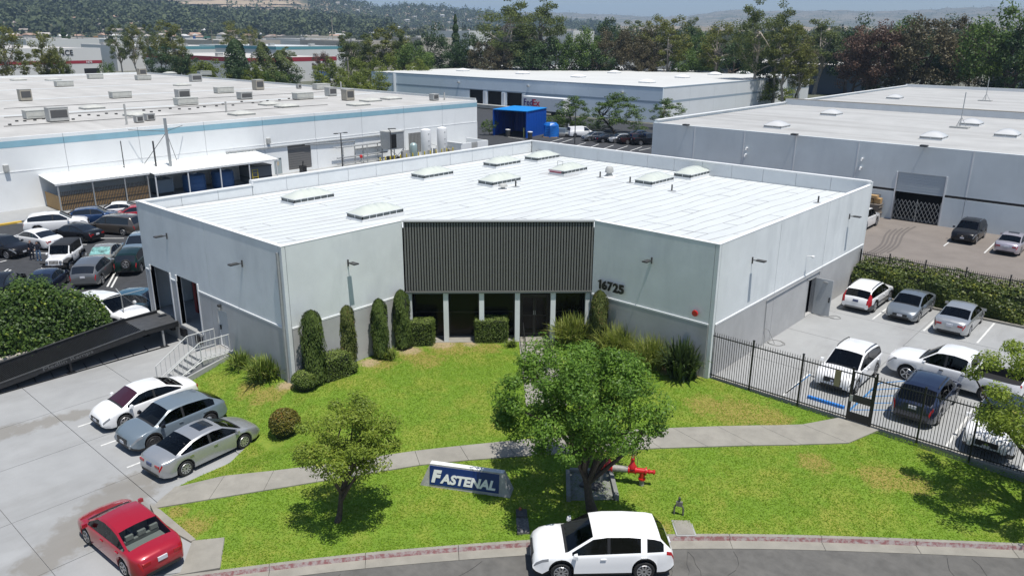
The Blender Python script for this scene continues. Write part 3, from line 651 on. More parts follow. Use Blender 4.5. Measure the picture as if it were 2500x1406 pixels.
mb.tube([(-15.8+.5*math.cos(a)*(1-.02*a), 39.9+.42*math.sin(a), .03) for a in np.linspace(0,14,50)], .016, 5); obj('hose', mb, mat('hose_grey', (.3,.3,.29), .6), wh)
mb = MB(); mb.tube([(-14.9+.35*math.cos(a)*(1-.02*a), 46.3+.3*math.sin(a), .03) for a in np.linspace(0,12,40)], .016, 5); mb.tube([(-16.2,46.1,.03),(-15.6,45.9,.03),(-14.9,46.2,.03)], .016, 5); obj('hose', mb, mat('hose_grey', (.3,.3,.29), .6), wh)
o = bpy.data.objects.new('camera_mount', None); col.objects.link(o); o.parent = wh; obj('mount_arm', MB().tube([(-16.27,44.2,4.05),(-16.0,44.2,4.1)], .03, 6), WHITE, o); obj('camera_body', MB().lathe([(.02,-.12),(.1,-.05),(.1,.02),(.03,.05)], c=(-15.93,44.2,4.1), n=12), WHITE, o)
obj('downspout', MB().box(-31.32,-31.22,18.60,18.68,-.9,6.6), STEEL, wh)

# ---------------- dock stairs
t = thing('dock_stairs', 'concrete dock stairs with pale steel railings beside the grey side door', 'stairs', (0,0,0))
obj('landing', MB().box(-37.9,-36.42,16.9,18.66,-.95,.18), CONC, t)
for k in range(6): obj('step', MB().box(-37.9,-36.55,16.9-.3*(k+1)+.004,16.9-.3*k,-.95,.18-.18*(k+1)+.02), CONC, t)
obj('cheek_wall', MB().prism([(-36.415,15.0),(-36.25,15.0),(-36.25,18.66),(-36.415,18.66)], -.95, lambda x,y: .22 if y > 17 else -.55), CONC, t)
RAILM = mat('rail_grey', (.52,.53,.52), .5, metal=.2)
for x, far_ in ((-37.85,0),(-36.5,1)):
    mb = MB(); a, b, c = Vector((x,15.1,-.9)), Vector((x,16.9,.18)), Vector((x,18.4 if not far_ else 18.5,.18)); u = Vector((0,0,1.0))
    mb.tube([a+u*.95,b+u,c+u], .028, 6); mb.tube([a+u*.15,b+u*.12,c+u*.12], .022, 6); mb.tube([c,c+u], .028, 6); mb.tube([a,a+u*.95], .028, 6); mb.tube([b,b+u], .026, 6); obj('railing_frame', mb, RAILM, t)
    for k in range(1,7): p = a.lerp(b, k/7); obj('baluster', MB().tube([p+u*.13,p+u*.97], .014, 5), RAILM, t)
    for k in range(1,6): p = b.lerp(c, k/6); obj('baluster', MB().tube([p+u*.12,p+u], .014, 5), RAILM, t)
for k in range(7): p = Vector((-36.35,16.9,.24)).lerp(Vector((-36.35,18.6,.24)), k/6); obj('toe_stub', MB().tube([p-Vector((0,0,.08)), p+Vector((-.12,0,.06))], .014, 5), RAILM, t)
mb = MB(); mb.tube([(-36.3,15.1,-.45),(-36.3,16.9,.26),(-36.3,18.55,.26)], .026, 6); obj('low_rail', mb, RAILM, t)

# ---------------- steel yard ramp
t = thing('loading_ramp', 'long black steel loading ramp sloping down from the dock door', 'ramp', (0,0,0))
x0, x1 = -45.0, -42.35; prof = [(18.55,.28),(16.6,.28),(5.6,-.86)]
def rampz(y): return np.interp(y, [5.6,16.6,18.55], [-.86,.28,.28])
RB = mat('ramp_steel', (.016,.017,.019), .5, var=.3, vscale=4); RB2 = mat('ramp_plate', (.06,.062,.065), .55, var=.3, vscale=3)
obj('upper_plate', MB().prism([(x0,16.6),(x1,16.6),(x1,18.55),(x0,18.55)], .22, .285), RB2, t); obj('lip', MB().box(x0+.3,x1-.3,18.55,18.85,.256,.275), RB2, t)
for k in range(120):
    y = 16.55-k*.083
    if y < 6.8: break
    obj('grating_bar', MB().box(x0+.06,x1-.06,y-.055,y-.012,rampz(y)-.05,rampz(y)), RB, t)
mb = MB(); mb.prism([(x0,5.6),(x1,5.6),(x1,6.75),(x0,6.75)], lambda x,y: rampz(y)-.03, lambda x,y: rampz(y)+.01); obj('lower_plate', mb, RB2, t)
obj('under_mesh', MB().prism([(x0+.1,6.8),(x1-.1,6.8),(x1-.1,16.6),(x0+.1,16.6)], lambda x,y: rampz(y)-.11, lambda x,y: rampz(y)-.08), RB, t)
for x in (x0, x1):
    mb = MB()
    for (ya, yb) in ((5.6,11),(11,16.6),(16.6,18.5)):
        za, zb = rampz(ya), rampz(yb); mb.add([(x-.03,ya,za-.12),(x+.03,ya,za-.12),(x+.03,yb,zb-.16),(x-.03,yb,zb-.16),(x-.03,ya,za+.12),(x+.03,ya,za+.12),(x+.03,yb,zb+.17),(x-.03,yb,zb+.17)], [(0,3,2,1),(4,5,6,7),(0,1,5,4),(1,2,6,5),(2,3,7,6),(3,0,4,7)])
    obj('side_beam', mb, RB, t)
    mb = MB()
    for (ya, yb) in ((5.6,16.6),(16.6,18.5)): mb.bar((x,ya,rampz(ya)+.13),(x,yb,rampz(yb)+.18), .1, .04)
    obj('beam_flange', mb, RB2, t)
for y in (17.6, 12.6):
    for x in (x0+.1, x1-.1): obj('support_leg', MB().box(x-.05,x+.05,y-.05,y+.05,-.88,rampz(y)-.1), STEEL if y > 15 else RB, t); obj('foot_plate', MB().box(x-.2,x+.2,y-.2,y+.2,-.879,-.86), RB, t)
obj('ground_rail', MB().bar((x1+.05,6.2,-.84),(x1+.05,17.4,-.84), .05), RB, t)
for k in range(12): y = 7.6+k*.82; obj('tie_bar', MB().bar((x1+.04,y,-.84),(x1-.9,y+.15,-.84), .03), RB, t)
me = fit_text(textmesh('Medlin Ramps', .4, .006), 2.5, .26); me.materials.append(mat('ramp_letter', (.11,.115,.12), .5)); o = obj('lettering', me, STEEL, t, loc=(x1+.045, 11.3, rampz(11.3)-.1)); o.rotation_euler = (R(90)+0, 0, R(90)); o.rotation_euler = Matrix(((0,0,1),(1,0,0),(0,1,0))).to_euler(); o.rotation_euler.rotate_axis('Z', math.atan2(1.14,11))
# ================================================================ fences, sign, fire valve, small fixtures
IRON = mat('fence_iron', (.010,.010,.011), .42)
def iron_fence(name, label, y, xs0, xs1, h, post_xs, zf, gaps=()):
    t = thing(name, label, 'fence', (xs0, y, 0))
    pk = MB(); pk.box(-.011,.011,-.011,.011,.10,h-.12); pk.add([(-.011,-.011,h-.12),(.011,-.011,h-.12),(.011,.011,h-.12),(-.011,.011,h-.12),(0,0,h-.02)], [(0,1,4),(1,2,4),(2,3,4),(3,0,4)]); pk = pk.mesh('picket'); pk.materials.append(IRON)
    po = MB().box(-.036,.036,-.036,.036,-.15,h+.02); po.box(-.046,.046,-.046,.046,h+.02,h+.06); po = po.mesh('post'); po.materials.append(IRON)
    x = xs0+.1
    while x < xs1:
        if not any(a < x < b for a, b in gaps): obj('picket', pk, IRON, t, loc=(x-xs0, 0, zf(x)))
        x += .118
    for p in post_xs: obj('post', po, IRON, t, loc=(p-xs0, 0, zf(p)))
    segs = []; a = xs0
    for g in sorted(gaps): segs.append((a, g[0])); a = g[1]
    segs.append((a, xs1))
    for (a, b) in segs:
        for zz in (.20, h-.26): obj('rail', MB().bar((a-xs0,0,zf(a)+zz),(b-xs0,0,zf(b)+zz), .035, .045), IRON, t)
    return t
gx0, gx1 = -9.57, -8.58
iron_fence('iron_fence', 'black iron picket fence along the lawn in front of the right car park', 33.2, -16.42, 6., 2.52, [-16.4,-14.2,-11.8,gx0,gx1,-6.65,-4.65,-2.6,-.4,2,4.4], lambda x: 0., [(gx0,gx1)])
t = thing('pedestrian_gate', 'black iron gate with solid lock panel at the end of the sidewalk', 'gate', (gx0,33.2,0))
W = gx1-gx0
mb = MB(); mb.bar((.07,0,.1),(.07,0,2.4),.05); mb.bar((W-.07,0,.1),(W-.07,0,2.4),.05); mb.bar((.09,0,2.38),(W-.09,0,2.38),.05); mb.bar((.09,0,.12),(W-.09,0,.12),.05); obj('gate_frame', mb, IRON, t)
for k in range(7): x = .18+k*(W-.36)/6; obj('picket', MB().box(x-.01,x+.01,-.01,.01,.14,2.36), IRON, t)
obj('kick_plate', MB().box(.095,W-.095,-.02,-.012,.15,.5), IRON, t); obj('lock_plate', MB().box(.095,W-.095,-.02,-.012,1.0,1.35), mat('mesh_dark', (.03,.03,.03), .6), t); obj('lock_box', MB().box(.02,.14,-.07,.03,1.0,1.3), STEEL, t)
obj('sign_plate', MB().box(-.75,-.5,-.05,-.03,1.5,2.25), mat('sign_tan', (.25,.22,.13), .6), t)
iron_fence('rear_iron_fence', 'black iron picket fence rising out of the hedge behind the right car park', 53.6, -16.2, 12., 2.6, [-16.15,-14.3,-12.1,-9.75,-7.35,-5,-2.6,-.2,2.2,4.6,7,9.4], lambda x: 0.)
# ---------------- monument sign
a, b = GT(1024,1184), GT(1246,1216); d = b-a; L = math.hypot(d.x, d.y); zb = min(a.z, b.z)-.05
t = thing('monument_sign', 'low concrete monument sign with blue panel and white lettering on the lawn', 'sign', (a.x,a.y,zb), math.atan2(d.y, d.x))
SC_ = mat('sign_concrete', (.40,.39,.37), .9, var=.2, vscale=5, bump=.6, bscale=60)
bl, br, tl, tr, hh, dp = 0, L, .42, L-.30, 1.02, .42
mb = MB(); A = [(bl,0,0),(br,0,0),(tr,.12,hh),(tl,.12,hh)]; B = [(bl,dp+.25,0),(br,dp+.25,0),(tr,.36,hh),(tl,.36,hh)]
mb.add(A+B, [(0,1,2,3),(7,6,5,4),(1,5,6,2),(4,0,3,7),(0,4,5,1)]); mb.i = 1; mb.add([A[3],A[2],B[2],B[3]], [(0,1,2,3)]); obj('sign_body', mb, [SC_, WHITE], t)
def fp(x, z, o=.0): return Vector((x, .12*z/hh-o, z))
p0, p1, z0_, z1_ = .42, L-.46, .18, .95
pan = MB(); pan.add([fp(p0,z0_,.02),fp(p1,z0_,.02),fp(p1,z1_,.02),fp(p0,z1_,.02),fp(p0,z0_,-.0),fp(p1,z0_,-.0),fp(p1,z1_,-.0),fp(p0,z1_,-.0)], [(0,1,2,3),(0,4,5,1),(1,5,6,2),(2,6,7,3),(3,7,4,0)]); panel = obj('sign_panel', pan, mat('sign_blue', (.006,.03,.16), .4, var=.08), t)
def place_text(txt, x, z, w, h, bold):
    me = fit_text(textmesh(txt, .6, .004, bold, .22), w, h); me.materials.append(mat('sign_white', (.82,.82,.82), .5))
    o = obj('lettering', me, None, panel, loc=fp(x, z, .032)); o.rotation_euler = (R(90)-math.atan2(.12,hh), 0, 0)
pw_ = p1-p0
place_text('F', p0+.07, z0_+.10, pw_*.155, .54, .035); place_text('ASTENAL', p0+.05+pw_*.135, z0_+.10, pw_*.80, .41, .026)
# ---------------- red fire service valve assembly
a, b = GT(1466,1172), GT(1566,1183); d = b-a; L = math.hypot(d.x,d.y); t = thing('fire_valve_assembly', 'red fire sprinkler backflow valve with two handwheels and grey middle body on the lawn', 'valve', (a.x,a.y,min(a.z,b.z)), math.atan2(d.y,d.x))
def pipe(name, pts, r, m, n=12): return obj(name, MB().tube(pts, r, n), m, t, smooth=50)
zc_ = .62; GREYP = mat('valve_grey', (.30,.29,.26), .5, var=.25, vscale=9)
pipe('elbow', [(0,0,.3),(0,0,zc_-.12),(.06,0,zc_-.03),(.14,0,zc_)], .105, RED); pipe('riser', [(0,0,-.15),(0,0,.3)], .10, GREYP)
def flange(x, r=.17): obj('flange', MB().lathe([(r,-.03),(r,.03)], c=(x,0,zc_), n=16, axis='x'), RED, t)
for x in (.14,.42,L-.52,L-.26,L+.14): flange(x)
pipe('gate_valve', [(.14,0,zc_),(.42,0,zc_)], .13, RED); pipe('middle_body', [(.42,0,zc_),(L-.52,0,zc_)], .125, GREYP); pipe('gate_valve', [(L-.52,0,zc_),(L-.26,0,zc_)], .13, RED)
pipe('tee', [(L-.26,0,zc_),(L+.16,0,zc_)], .115, RED); pipe('tee_drop', [(L,0,zc_),(L,0,.28)], .11, RED); pipe('riser', [(L,0,.28),(L,0,-.15)], .10, GREYP)
obj('tee_collar', MB().lathe([(.15,-.03),(.15,.03)], c=(L,0,.29), n=14), RED, t)
pipe('hose_connection', [(L+.16,0,zc_),(L+.42,0,zc_)], .07, RED); obj('hose_cap', MB().lathe([(.07,0),(.1,.02),(.1,.07),(.05,.1)], c=(L+.40,0,zc_), n=12, axis='x'), RED, t); obj('hose_cap', MB().lathe([(.07,0),(.1,.02),(.1,.06),(.07,.08)], c=(L+.22,0,zc_), n=12, axis='x'), RED, t)
for x in (.28, L-.39):
    obj('bonnet', MB().lathe([(.16,.1),(.15,.2),(.09,.3),(.06,.5)], c=(x,0,zc_), n=12), RED, t, smooth=50)
    obj('yoke', MB().bar((x-.06,0,zc_+.48),(x-.03,0,zc_+.74), .03), RED, t); obj('yoke', MB().bar((x+.06,0,zc_+.48),(x+.03,0,zc_+.74), .03), RED, t)
    pipe('stem', [(x,0,zc_+.45),(x,0,zc_+.98)], .018, STEEL, 6)
    hw = MB(); hw.tube([(x+.17*math.cos(q),.17*math.sin(q),zc_+.75) for q in np.linspace(0,2*math.pi,17)], .016, 6, cap=False)
    for q in range(4): c, s = math.cos(q*math.pi/2+.4), math.sin(q*math.pi/2+.4); hw.tube([(x,0,zc_+.75),(x+.17*c,.17*s,zc_+.75)], .012, 5)
    obj('handwheel', hw, mat('wheel_dark', (.06,.02,.02), .5), t)
mb = MB(); mb.tube([(.28,.1,zc_+.7),(.6,.14,zc_+.64),(L-.6,.14,zc_+.62),(L-.39,.12,zc_+.72)], .014, 5); mb.tube([(L-.39,.1,zc_+.7),(L-.2,.1,zc_+.45),(L-.22,.05,zc_+.1)], .012, 5); obj('chain', mb, LAMPM, t)
# concrete valve pit in front of it
q = [GT(*p) for p in [(1388,1224),(1506,1222),(1490,1151),(1386,1150)]]; zb = min(p.z for p in q); t = thing('valve_pit', 'low three-sided concrete pit in the tree shade before the fire valve', 'pit', (0,0,0))
PITC = mat('pit_concrete', (.21,.215,.20), .9, var=.2, vscale=3)  # concrete made darker: tree shade over the pit put into its colour
def lowwall(p, r_, w, h0, h1): 
    d_ = (r_-p); n_ = Vector((-d_.y,d_.x,0)).normalized()*w/2; obj('pit_wall', MB().prism([(p-n_).xy,(p+n_).xy,(r_+n_).xy,(r_-n_).xy], zb-.15, max(p.z,r_.z)+h1), PITC, t)
lowwall(q[0], q[3]+(q[0]-q[3])*.02, .16, 0, .12); lowwall(q[1], q[2], .16, 0, .12); e = (q[2]-q[3]).normalized()*.085; lowwall(q[3]+e, q[2]-e, .15, 0, .11)
ins = [p.lerp(sum(q, Vector())/4, .06) for p in q]; obj('pit_floor', MB().prism([p.xy for p in ins], zb-.2, lambda x,y: TZ(x,y)+.015), PITC, t)
c = sum(q, Vector())/4; obj('meter_lid', MB().prism([(c.x-.3,c.y-.35),(c.x+.4,c.y-.15),(c.x+.3,c.y+.3),(c.x-.4,c.y+.1)], c.z, c.z+.09), mat('lid_dark', (.08,.08,.08), .8, var=.3), t)
# small pipe stand, covers
p = GT(1656,1256); t = thing('pipe_stand', 'small weathered pipe loop with grey valve box standing on the lawn', 'pipe', p, R(25))
obj('pipe_loop', MB().tube([(-.16,0,-.05),(-.16,0,.3),(-.1,0,.42),(.1,0,.42),(.16,0,.3),(.16,0,-.05)], .035, 8), mat('pipe_weathered', (.13,.13,.11), .6, var=.4, vscale=9), t); obj('valve_body', MB().prism([(-.11,-.05),(.12,-.05),(.12,.05),(-.11,.05)], .38, .56), mat('valve_iron', (.16,.155,.14), .6, var=.4, vscale=9), t); obj('valve_cap', MB().lathe([(.05,.62),(.05,.72),(.02,.75)], n=8), LAMPM, t)
p = GT(1669,1288); t = thing('utility_cover', 'pale concrete utility cover set in the lawn beside the kerb', 'cover', p, R(42)); obj('cover_plate', MB().box(-.3,.3,-.42,.42,-.1,.035), CONC2, t); obj('cover_rim', MB().box(-.36,.36,-.48,.48,-.1,.02), CONC, t)
p = GT(1276,1282); t = thing('meter_box', 'dark meter box with speckled lid in the lawn left of the big tree', 'meter box', p, R(45)); obj('box_lid', MB().box(-.22,.22,-.5,.4,-.1,.05), mat('lid_speckled', (.16,.155,.15), .9, var=.6, vscale=14), t); obj('box_flap', MB().prism([(-.2,.42),(.2,.42),(.2,.85),(-.2,.85)], -.1, .12), mat('lid_dark', (.08,.08,.08), .8, var=.3), t)
p = GT(1270,1247); tag(obj('marker_stub', MB().lathe([(.06,-.1),(.06,.12),(.03,.16)], n=10), mat('terracotta', (.35,.12,.05), .8), loc=p), 'tiny orange marker stub beside the dark meter box', 'marker')
# low wall under the ivy and chain-link post
t = thing('low_wall', 'low cream block wall at the foot of the ivy beside the ramp', 'wall', (0,0,0)); CREAM = mat('wall_cream', (.50,.46,.39), .9, var=.12, vscale=2)
for k in range(9): obj('wall_block', MB().box(-45.42,-45.2,1+k*1.95,1+(k+1)*1.95-.015,-.95,-.22), CREAM, t)
obj('wall_cap', MB().box(-45.47,-45.15,1,18.55,-.218,-.13), CREAM, t)
t = thing('chain_link_fence', 'galvanised chain-link fence post and rail beside the warehouse corner', 'fence', (0,0,0)); p = Vector((-46.6,17.2,-.9))
obj('fence_post', MB().tube([p,p+Vector((0,0,2.3)),p+Vector((-.3,-.12,2.65))], .035, 8), STEEL, t); obj('top_rail', MB().tube([p+Vector((0,-6,2.1)),p+Vector((0,1.4,2.3))], .02, 6), STEEL, t)
mb = MB()
for k in range(26): mb.tube([(-46.6,17.25+k*.055,-.5),(-46.6,17.25+k*.055+.0,1.3)], .004, 3)
obj('mesh_wire', mb, STEEL, t)
# ================================================================ vegetation
def rnd_unit(n):
    v = rng.normal(size=(n,3)); return v/np.linalg.norm(v, axis=1, keepdims=True)
def leaves(pos, nrm, l, w, along=None, jit=.6):
    """rhombic leaf blades at pos facing nrm (jittered); returns V, F"""
    n = len(pos); nn = nrm + rnd_unit(n)*jit; nn /= np.linalg.norm(nn, axis=1, keepdims=True)+1e-9
    a = rnd_unit(n) if along is None else along + rnd_unit(n)*.35
    a = a - nn*np.sum(a*nn, axis=1, keepdims=True); a /= np.linalg.norm(a, axis=1, keepdims=True)+1e-9; b = np.cross(nn, a)
    ll = (l*(.65+.7*rng.random(n)))[:,None]/2; ww = (w*(.7+.6*rng.random(n)))[:,None]/2
    V = np.stack([pos-a*ll, pos-b*ww, pos+a*ll, pos+b*ww], 1).reshape(-1,3); F = np.arange(4*n).reshape(-1,4); return V, F
def joinvf(parts):
    Vs, Fs, o = [], [], 0
    for V, F in parts: Vs.append(V); Fs.append(F+o); o += len(V)
    return np.concatenate(Vs), np.concatenate(Fs)
def crown_points(n, rx, ry, rzz, nclump, cr, seed=0, flat=0.):
    """points on the skins of many leaf clumps spread through an ellipsoid; returns pos, normal, clump index"""
    r = np.random.default_rng(seed); c = []
    while len(c) < nclump:
        p = r.uniform(-1,1,3); d = np.linalg.norm(p)
        if d < 1 and r.random() < .25+.75*d**2 and p[2] > -.8+flat: c.append(p)
    c = np.array(c)*np.array([rx,ry,rzz]); rad = cr*(.6+.7*r.random(nclump)); k = r.integers(0, nclump, n)
    u = r.normal(size=(n,3)); u /= np.linalg.norm(u, axis=1, keepdims=True); u[:,2] = u[:,2]*.9+.12
    q = c[k] + u*rad[k][:,None]*(r.random(n)**.35)[:,None]*np.array([1,1,.8]); return q, u, k, c
def branchy(mb, base, top, r0, targets, nb=8, bend=.2, seed=0):
    r = random.Random(seed); base, top = Vector(base), Vector(top); pts = [base]; 
    for k in range(1,5): pts.append(base.lerp(top, k/4)+Vector((r.uniform(-1,1),r.uniform(-1,1),0))*bend*r0*3)
    mb.tube(pts, [r0*1.25]+[r0*(1-.13*k) for k in range(1,5)], 9)
    for tg in r.sample(list(targets), min(nb, len(targets))):
        tg = Vector(tg); s = pts[r.choice((2,3,4,4))]; m = s.lerp(tg, .5)+Vector((r.uniform(-1,1),r.uniform(-1,1),r.uniform(-.2,.8)))*.12*(tg-s).length
        mb.tube([s, s.lerp(m,.6), m, tg], [r0*.5,r0*.4,r0*.3,r0*.1], 6, cap=False)
def make_tree(name, label, cat, loc, h, rx, rzz, n, leaf, leaf_m, bark, trunk_r, trunk_top=.35, nclump=60, cr=.5, seed=1, nb=12, group=None, ry=None, cz=None, lean=(0,0), flat=0., lw=.5):
    t = thing(name, label, cat, loc, 0, group); ry = ry or rx; cz = cz if cz is not None else h-rzz
    q, u, k, c = crown_points(n, rx, ry, rzz, nclump, cr, seed, flat); off = np.array([lean[0],lean[1],cz]); q = q+off
    V, F = leaves(q, u*.7+np.array([0,0,.5]), leaf, leaf*lw); tint = np.clip(rng.normal(.45,.22,len(F))+ (np.random.default_rng(seed+5).random(nclump)[k]-.5)*.35, 0, 1)
    obj('crown', mesh_np('crown', V, F, leaf_m, tint), leaf_m, t)
    mb = MB(); branchy(mb, (0,0,-.15), (lean[0]*.6,lean[1]*.6,h*trunk_top), trunk_r, [tuple(x+off) for x in c], nb, seed=seed); obj('trunk', mb, bark, t, smooth=60); return t
LF1 = leafmat('leaf_bright', (.055,.125,.016), (.19,.33,.04), .4, c3=(.32,.42,.08))
LF2 = leafmat('leaf_olive', (.12,.18,.022), (.30,.38,.05), .42, c3=(.42,.42,.09))
LFY = leafmat('leaf_yellowgreen', (.09,.13,.02), (.24,.27,.04), .25)
LFD = leafmat('leaf_dark', (.014,.032,.010), (.045,.075,.018), .15)
LFC = leafmat('leaf_cypress', (.04,.07,.014), (.11,.155,.03), .15, rough=.7, c3=(.10,.13,.03))
LFCB = leafmat('leaf_cypress_brown', (.05,.072,.016), (.13,.15,.035), .15, rough=.7, c3=(.15,.10,.04))
LFH = leafmat('leaf_hedge', (.06,.10,.02), (.19,.25,.05), .25, c3=(.36,.42,.12))
LFI = leafmat('leaf_ivy', (.025,.055,.012), (.09,.155,.025), .25, c3=(.26,.32,.04))
LFR = leafmat('leaf_redyellow', (.07,.085,.015), (.20,.17,.03), .2, c3=(.26,.10,.03))
BLD = leafmat('blade_green', (.07,.12,.022), (.22,.28,.05), .25, c3=(.32,.30,.12))
BLDY = leafmat('blade_yellow', (.12,.17,.03), (.30,.34,.07), .3, c3=(.36,.36,.14))
BLDD = leafmat('blade_dark', (.03,.055,.02), (.085,.12,.035), .15)
# the three garden trees
p = GT(1447,1247); make_tree('lawn_tree', 'large round-crowned green tree with dark trunk beside the fire valve', 'tree', p, 6.6, 3.15, 1.85, 46000, .125, LF1, BARK, .19, .34, 105, .62, 3, 26, ry=2.9, cz=4.4, lean=(-.8,-.2), lw=.5)
p = GT(822,1273); make_tree('lawn_tree', 'small olive-green tree left of the blue sign', 'tree', p, 4.75, 1.68, 1.5, 19000, .105, LF2, BARK, .12, .34, 75, .45, 8, 16, cz=3.3, lean=(.45,.47), lw=.5)
p = Vector((-1.9,31.0,TZ(-1.9,31.0))); make_tree('lawn_tree', 'olive-green tree leaning into the right edge over the fence', 'tree', p, 6.3, 2.8, 1.9, 28000, .115, LF2, BARK, .2, .36, 80, .55, 12, 16, cz=4.5, lean=(-.2,.1), lw=.5)
# columnar cypresses
def column(label, px, h, r, leaf_m, seed, lean=0.):
    p = GT(*px) if px[0] > 0 else Vector((*px, 0.)); t = thing('columnar_cypress', label, 'shrub', p, 0, 'columnar cypresses by the entrance'); rr = np.random.default_rng(seed); n = 5200
    v = rr.random(n)**.85; th = rr.random(n)*2*np.pi; prof = r*np.clip(np.minimum((v/.10+.35), 1.)*np.sqrt(np.clip(1-((v-.72)/.28).clip(0)**2.4, 0, 1)), .02, 1)
    lump = 1+.10*np.sin(th*3+v*9+seed)+.07*np.sin(th*5-v*17); rad = prof*lump*(.86+.2*rr.random(n)); pos = np.stack([rad*np.cos(th)+lean*v, rad*np.sin(th), v*h+.03], 1)
    nr = np.stack([np.cos(th), np.sin(th), .25+0*th], 1); al = np.stack([.25*np.cos(th), .25*np.sin(th), 1+0*th], 1)
    V, F = leaves(pos, nr, .17, .045, al, .35); obj('foliage', mesh_np('foliage', V, F, leaf_m, np.clip(rr.normal(.45,.25,len(F))+.12*np.sin(th*2+v*7+seed), 0, 1)), leaf_m, t)
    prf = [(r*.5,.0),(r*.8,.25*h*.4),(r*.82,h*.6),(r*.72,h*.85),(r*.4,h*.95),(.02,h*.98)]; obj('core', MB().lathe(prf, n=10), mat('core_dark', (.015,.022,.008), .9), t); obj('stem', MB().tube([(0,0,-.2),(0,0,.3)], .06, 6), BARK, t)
column('leftmost columnar cypress, tall and green, standing before the trimmed box hedge', (770,936), 3.75, .54, LFC, 1, .08)
column('second columnar cypress from the left with a brown patch low on its side', (850,886), 3.15, .47, LFCB, 2)
column('third columnar cypress from the left, against the grey wall base', (931,872), 3.2, .42, LFC, 3)
column('slim columnar cypress next to the left end of the slatted screen', (986,850), 3.25, .44, LFC, 4, -.1)
column('single columnar cypress under the house number right of the entrance', (-22.62,32.4), 3.3, .46, LFCB, 5)
# clipped hedges and shrubs
def clipped(name, label, p, lx, ly, h, rz_, leaf_m, n, seed, rnd=.12, leaf=.075, group=None, ell=False):
    t = thing(name, label, 'hedge' if not ell else 'shrub', p, rz_, group); rr = np.random.default_rng(seed)
    if ell:
        u = rr.normal(size=(n,3)); u /= np.linalg.norm(u, axis=1, keepdims=True); u[:,2] = np.abs(u[:,2])*1.0-.25*(rr.random(n)<.35); pos = u*np.array([lx/2,ly/2,h*.55])*(.88+.16*rr.random(n))[:,None]+np.array([0,0,h*.45]); nr = u
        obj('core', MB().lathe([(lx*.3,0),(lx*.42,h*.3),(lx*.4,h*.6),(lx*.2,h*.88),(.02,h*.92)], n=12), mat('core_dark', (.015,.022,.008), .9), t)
    else:
        ar = np.array([lx*ly, lx*h, lx*h, ly*h, ly*h]); f = rr.choice(5, n, p=ar/ar.sum()); a, b = rr.random(n)-.5, rr.random(n); pos = np.zeros((n,3)); nr = np.zeros((n,3))
        s = (f==0); pos[s] = np.stack([a[s]*lx, (b[s]-.5)*ly, np.full(s.sum(),h)], 1); nr[s] = (0,0,1)
        for fi, sg in ((1,-1),(2,1)): s = (f==fi); pos[s] = np.stack([a[s]*lx, np.full(s.sum(),sg*ly/2), b[s]*h], 1); nr[s] = (0,sg,0)
        for fi, sg in ((3,-1),(4,1)): s = (f==fi); pos[s] = np.stack([np.full(s.sum(),sg*lx/2), a[s]*ly, b[s]*h], 1); nr[s] = (sg,0,0)
        # soften the corners
        e = np.array([lx/2,ly/2]); k = np.maximum(np.abs(pos[:,:2])/e, 0); cc = (k[:,0]*k[:,1])[:,None]; pos[:,:2] *= 1-.06*cc; pos += rr.normal(size=(n,3))*.03+nr*(.05*np.sin(pos[:,[1]]*4+seed)*np.sin(pos[:,[0]]*3.3))
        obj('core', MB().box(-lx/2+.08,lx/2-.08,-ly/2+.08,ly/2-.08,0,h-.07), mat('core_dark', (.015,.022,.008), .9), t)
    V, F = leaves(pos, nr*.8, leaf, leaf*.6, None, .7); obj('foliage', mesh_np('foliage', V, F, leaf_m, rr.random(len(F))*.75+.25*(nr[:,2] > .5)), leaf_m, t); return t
an = math.atan2(tf.y, tf.x)
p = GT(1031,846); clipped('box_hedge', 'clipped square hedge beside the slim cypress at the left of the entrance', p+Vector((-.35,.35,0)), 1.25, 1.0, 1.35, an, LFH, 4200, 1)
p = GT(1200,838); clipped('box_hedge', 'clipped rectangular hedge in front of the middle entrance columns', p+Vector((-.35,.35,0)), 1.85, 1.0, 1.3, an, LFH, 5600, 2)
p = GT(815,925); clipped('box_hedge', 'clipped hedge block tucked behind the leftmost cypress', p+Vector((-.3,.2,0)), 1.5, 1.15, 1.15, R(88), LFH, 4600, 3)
p = GT(742,958); clipped('round_shrub', 'rounded green shrub at the corner of the building below the cypress', p+Vector((-.3,.3,0)), 1.35, 1.2, .95, .3, LFH, 3000, 4, ell=True, leaf=.08)
p = GT(735,915); clipped('round_shrub', 'small pale green shrub behind the corner shrub', p+Vector((-.2,.3,0)), .95, .8, .95, .3, LFH, 1800, 14, ell=True, leaf=.08)
p = GT(853,914); clipped('round_shrub', 'small round green shrub at the foot of the second cypress', p+Vector((-.2,.2,0)), .85, .8, .62, 0, LFH, 1500, 5, ell=True, leaf=.07)
p = GT(687,1077); clipped('round_shrub', 'red-tinged round shrub on the lawn beside the parked silver sedan', p+Vector((-.35,.45,0)), 1.45, 1.35, 1.25, 0, LFR, 4200, 6, ell=True, leaf=.085)
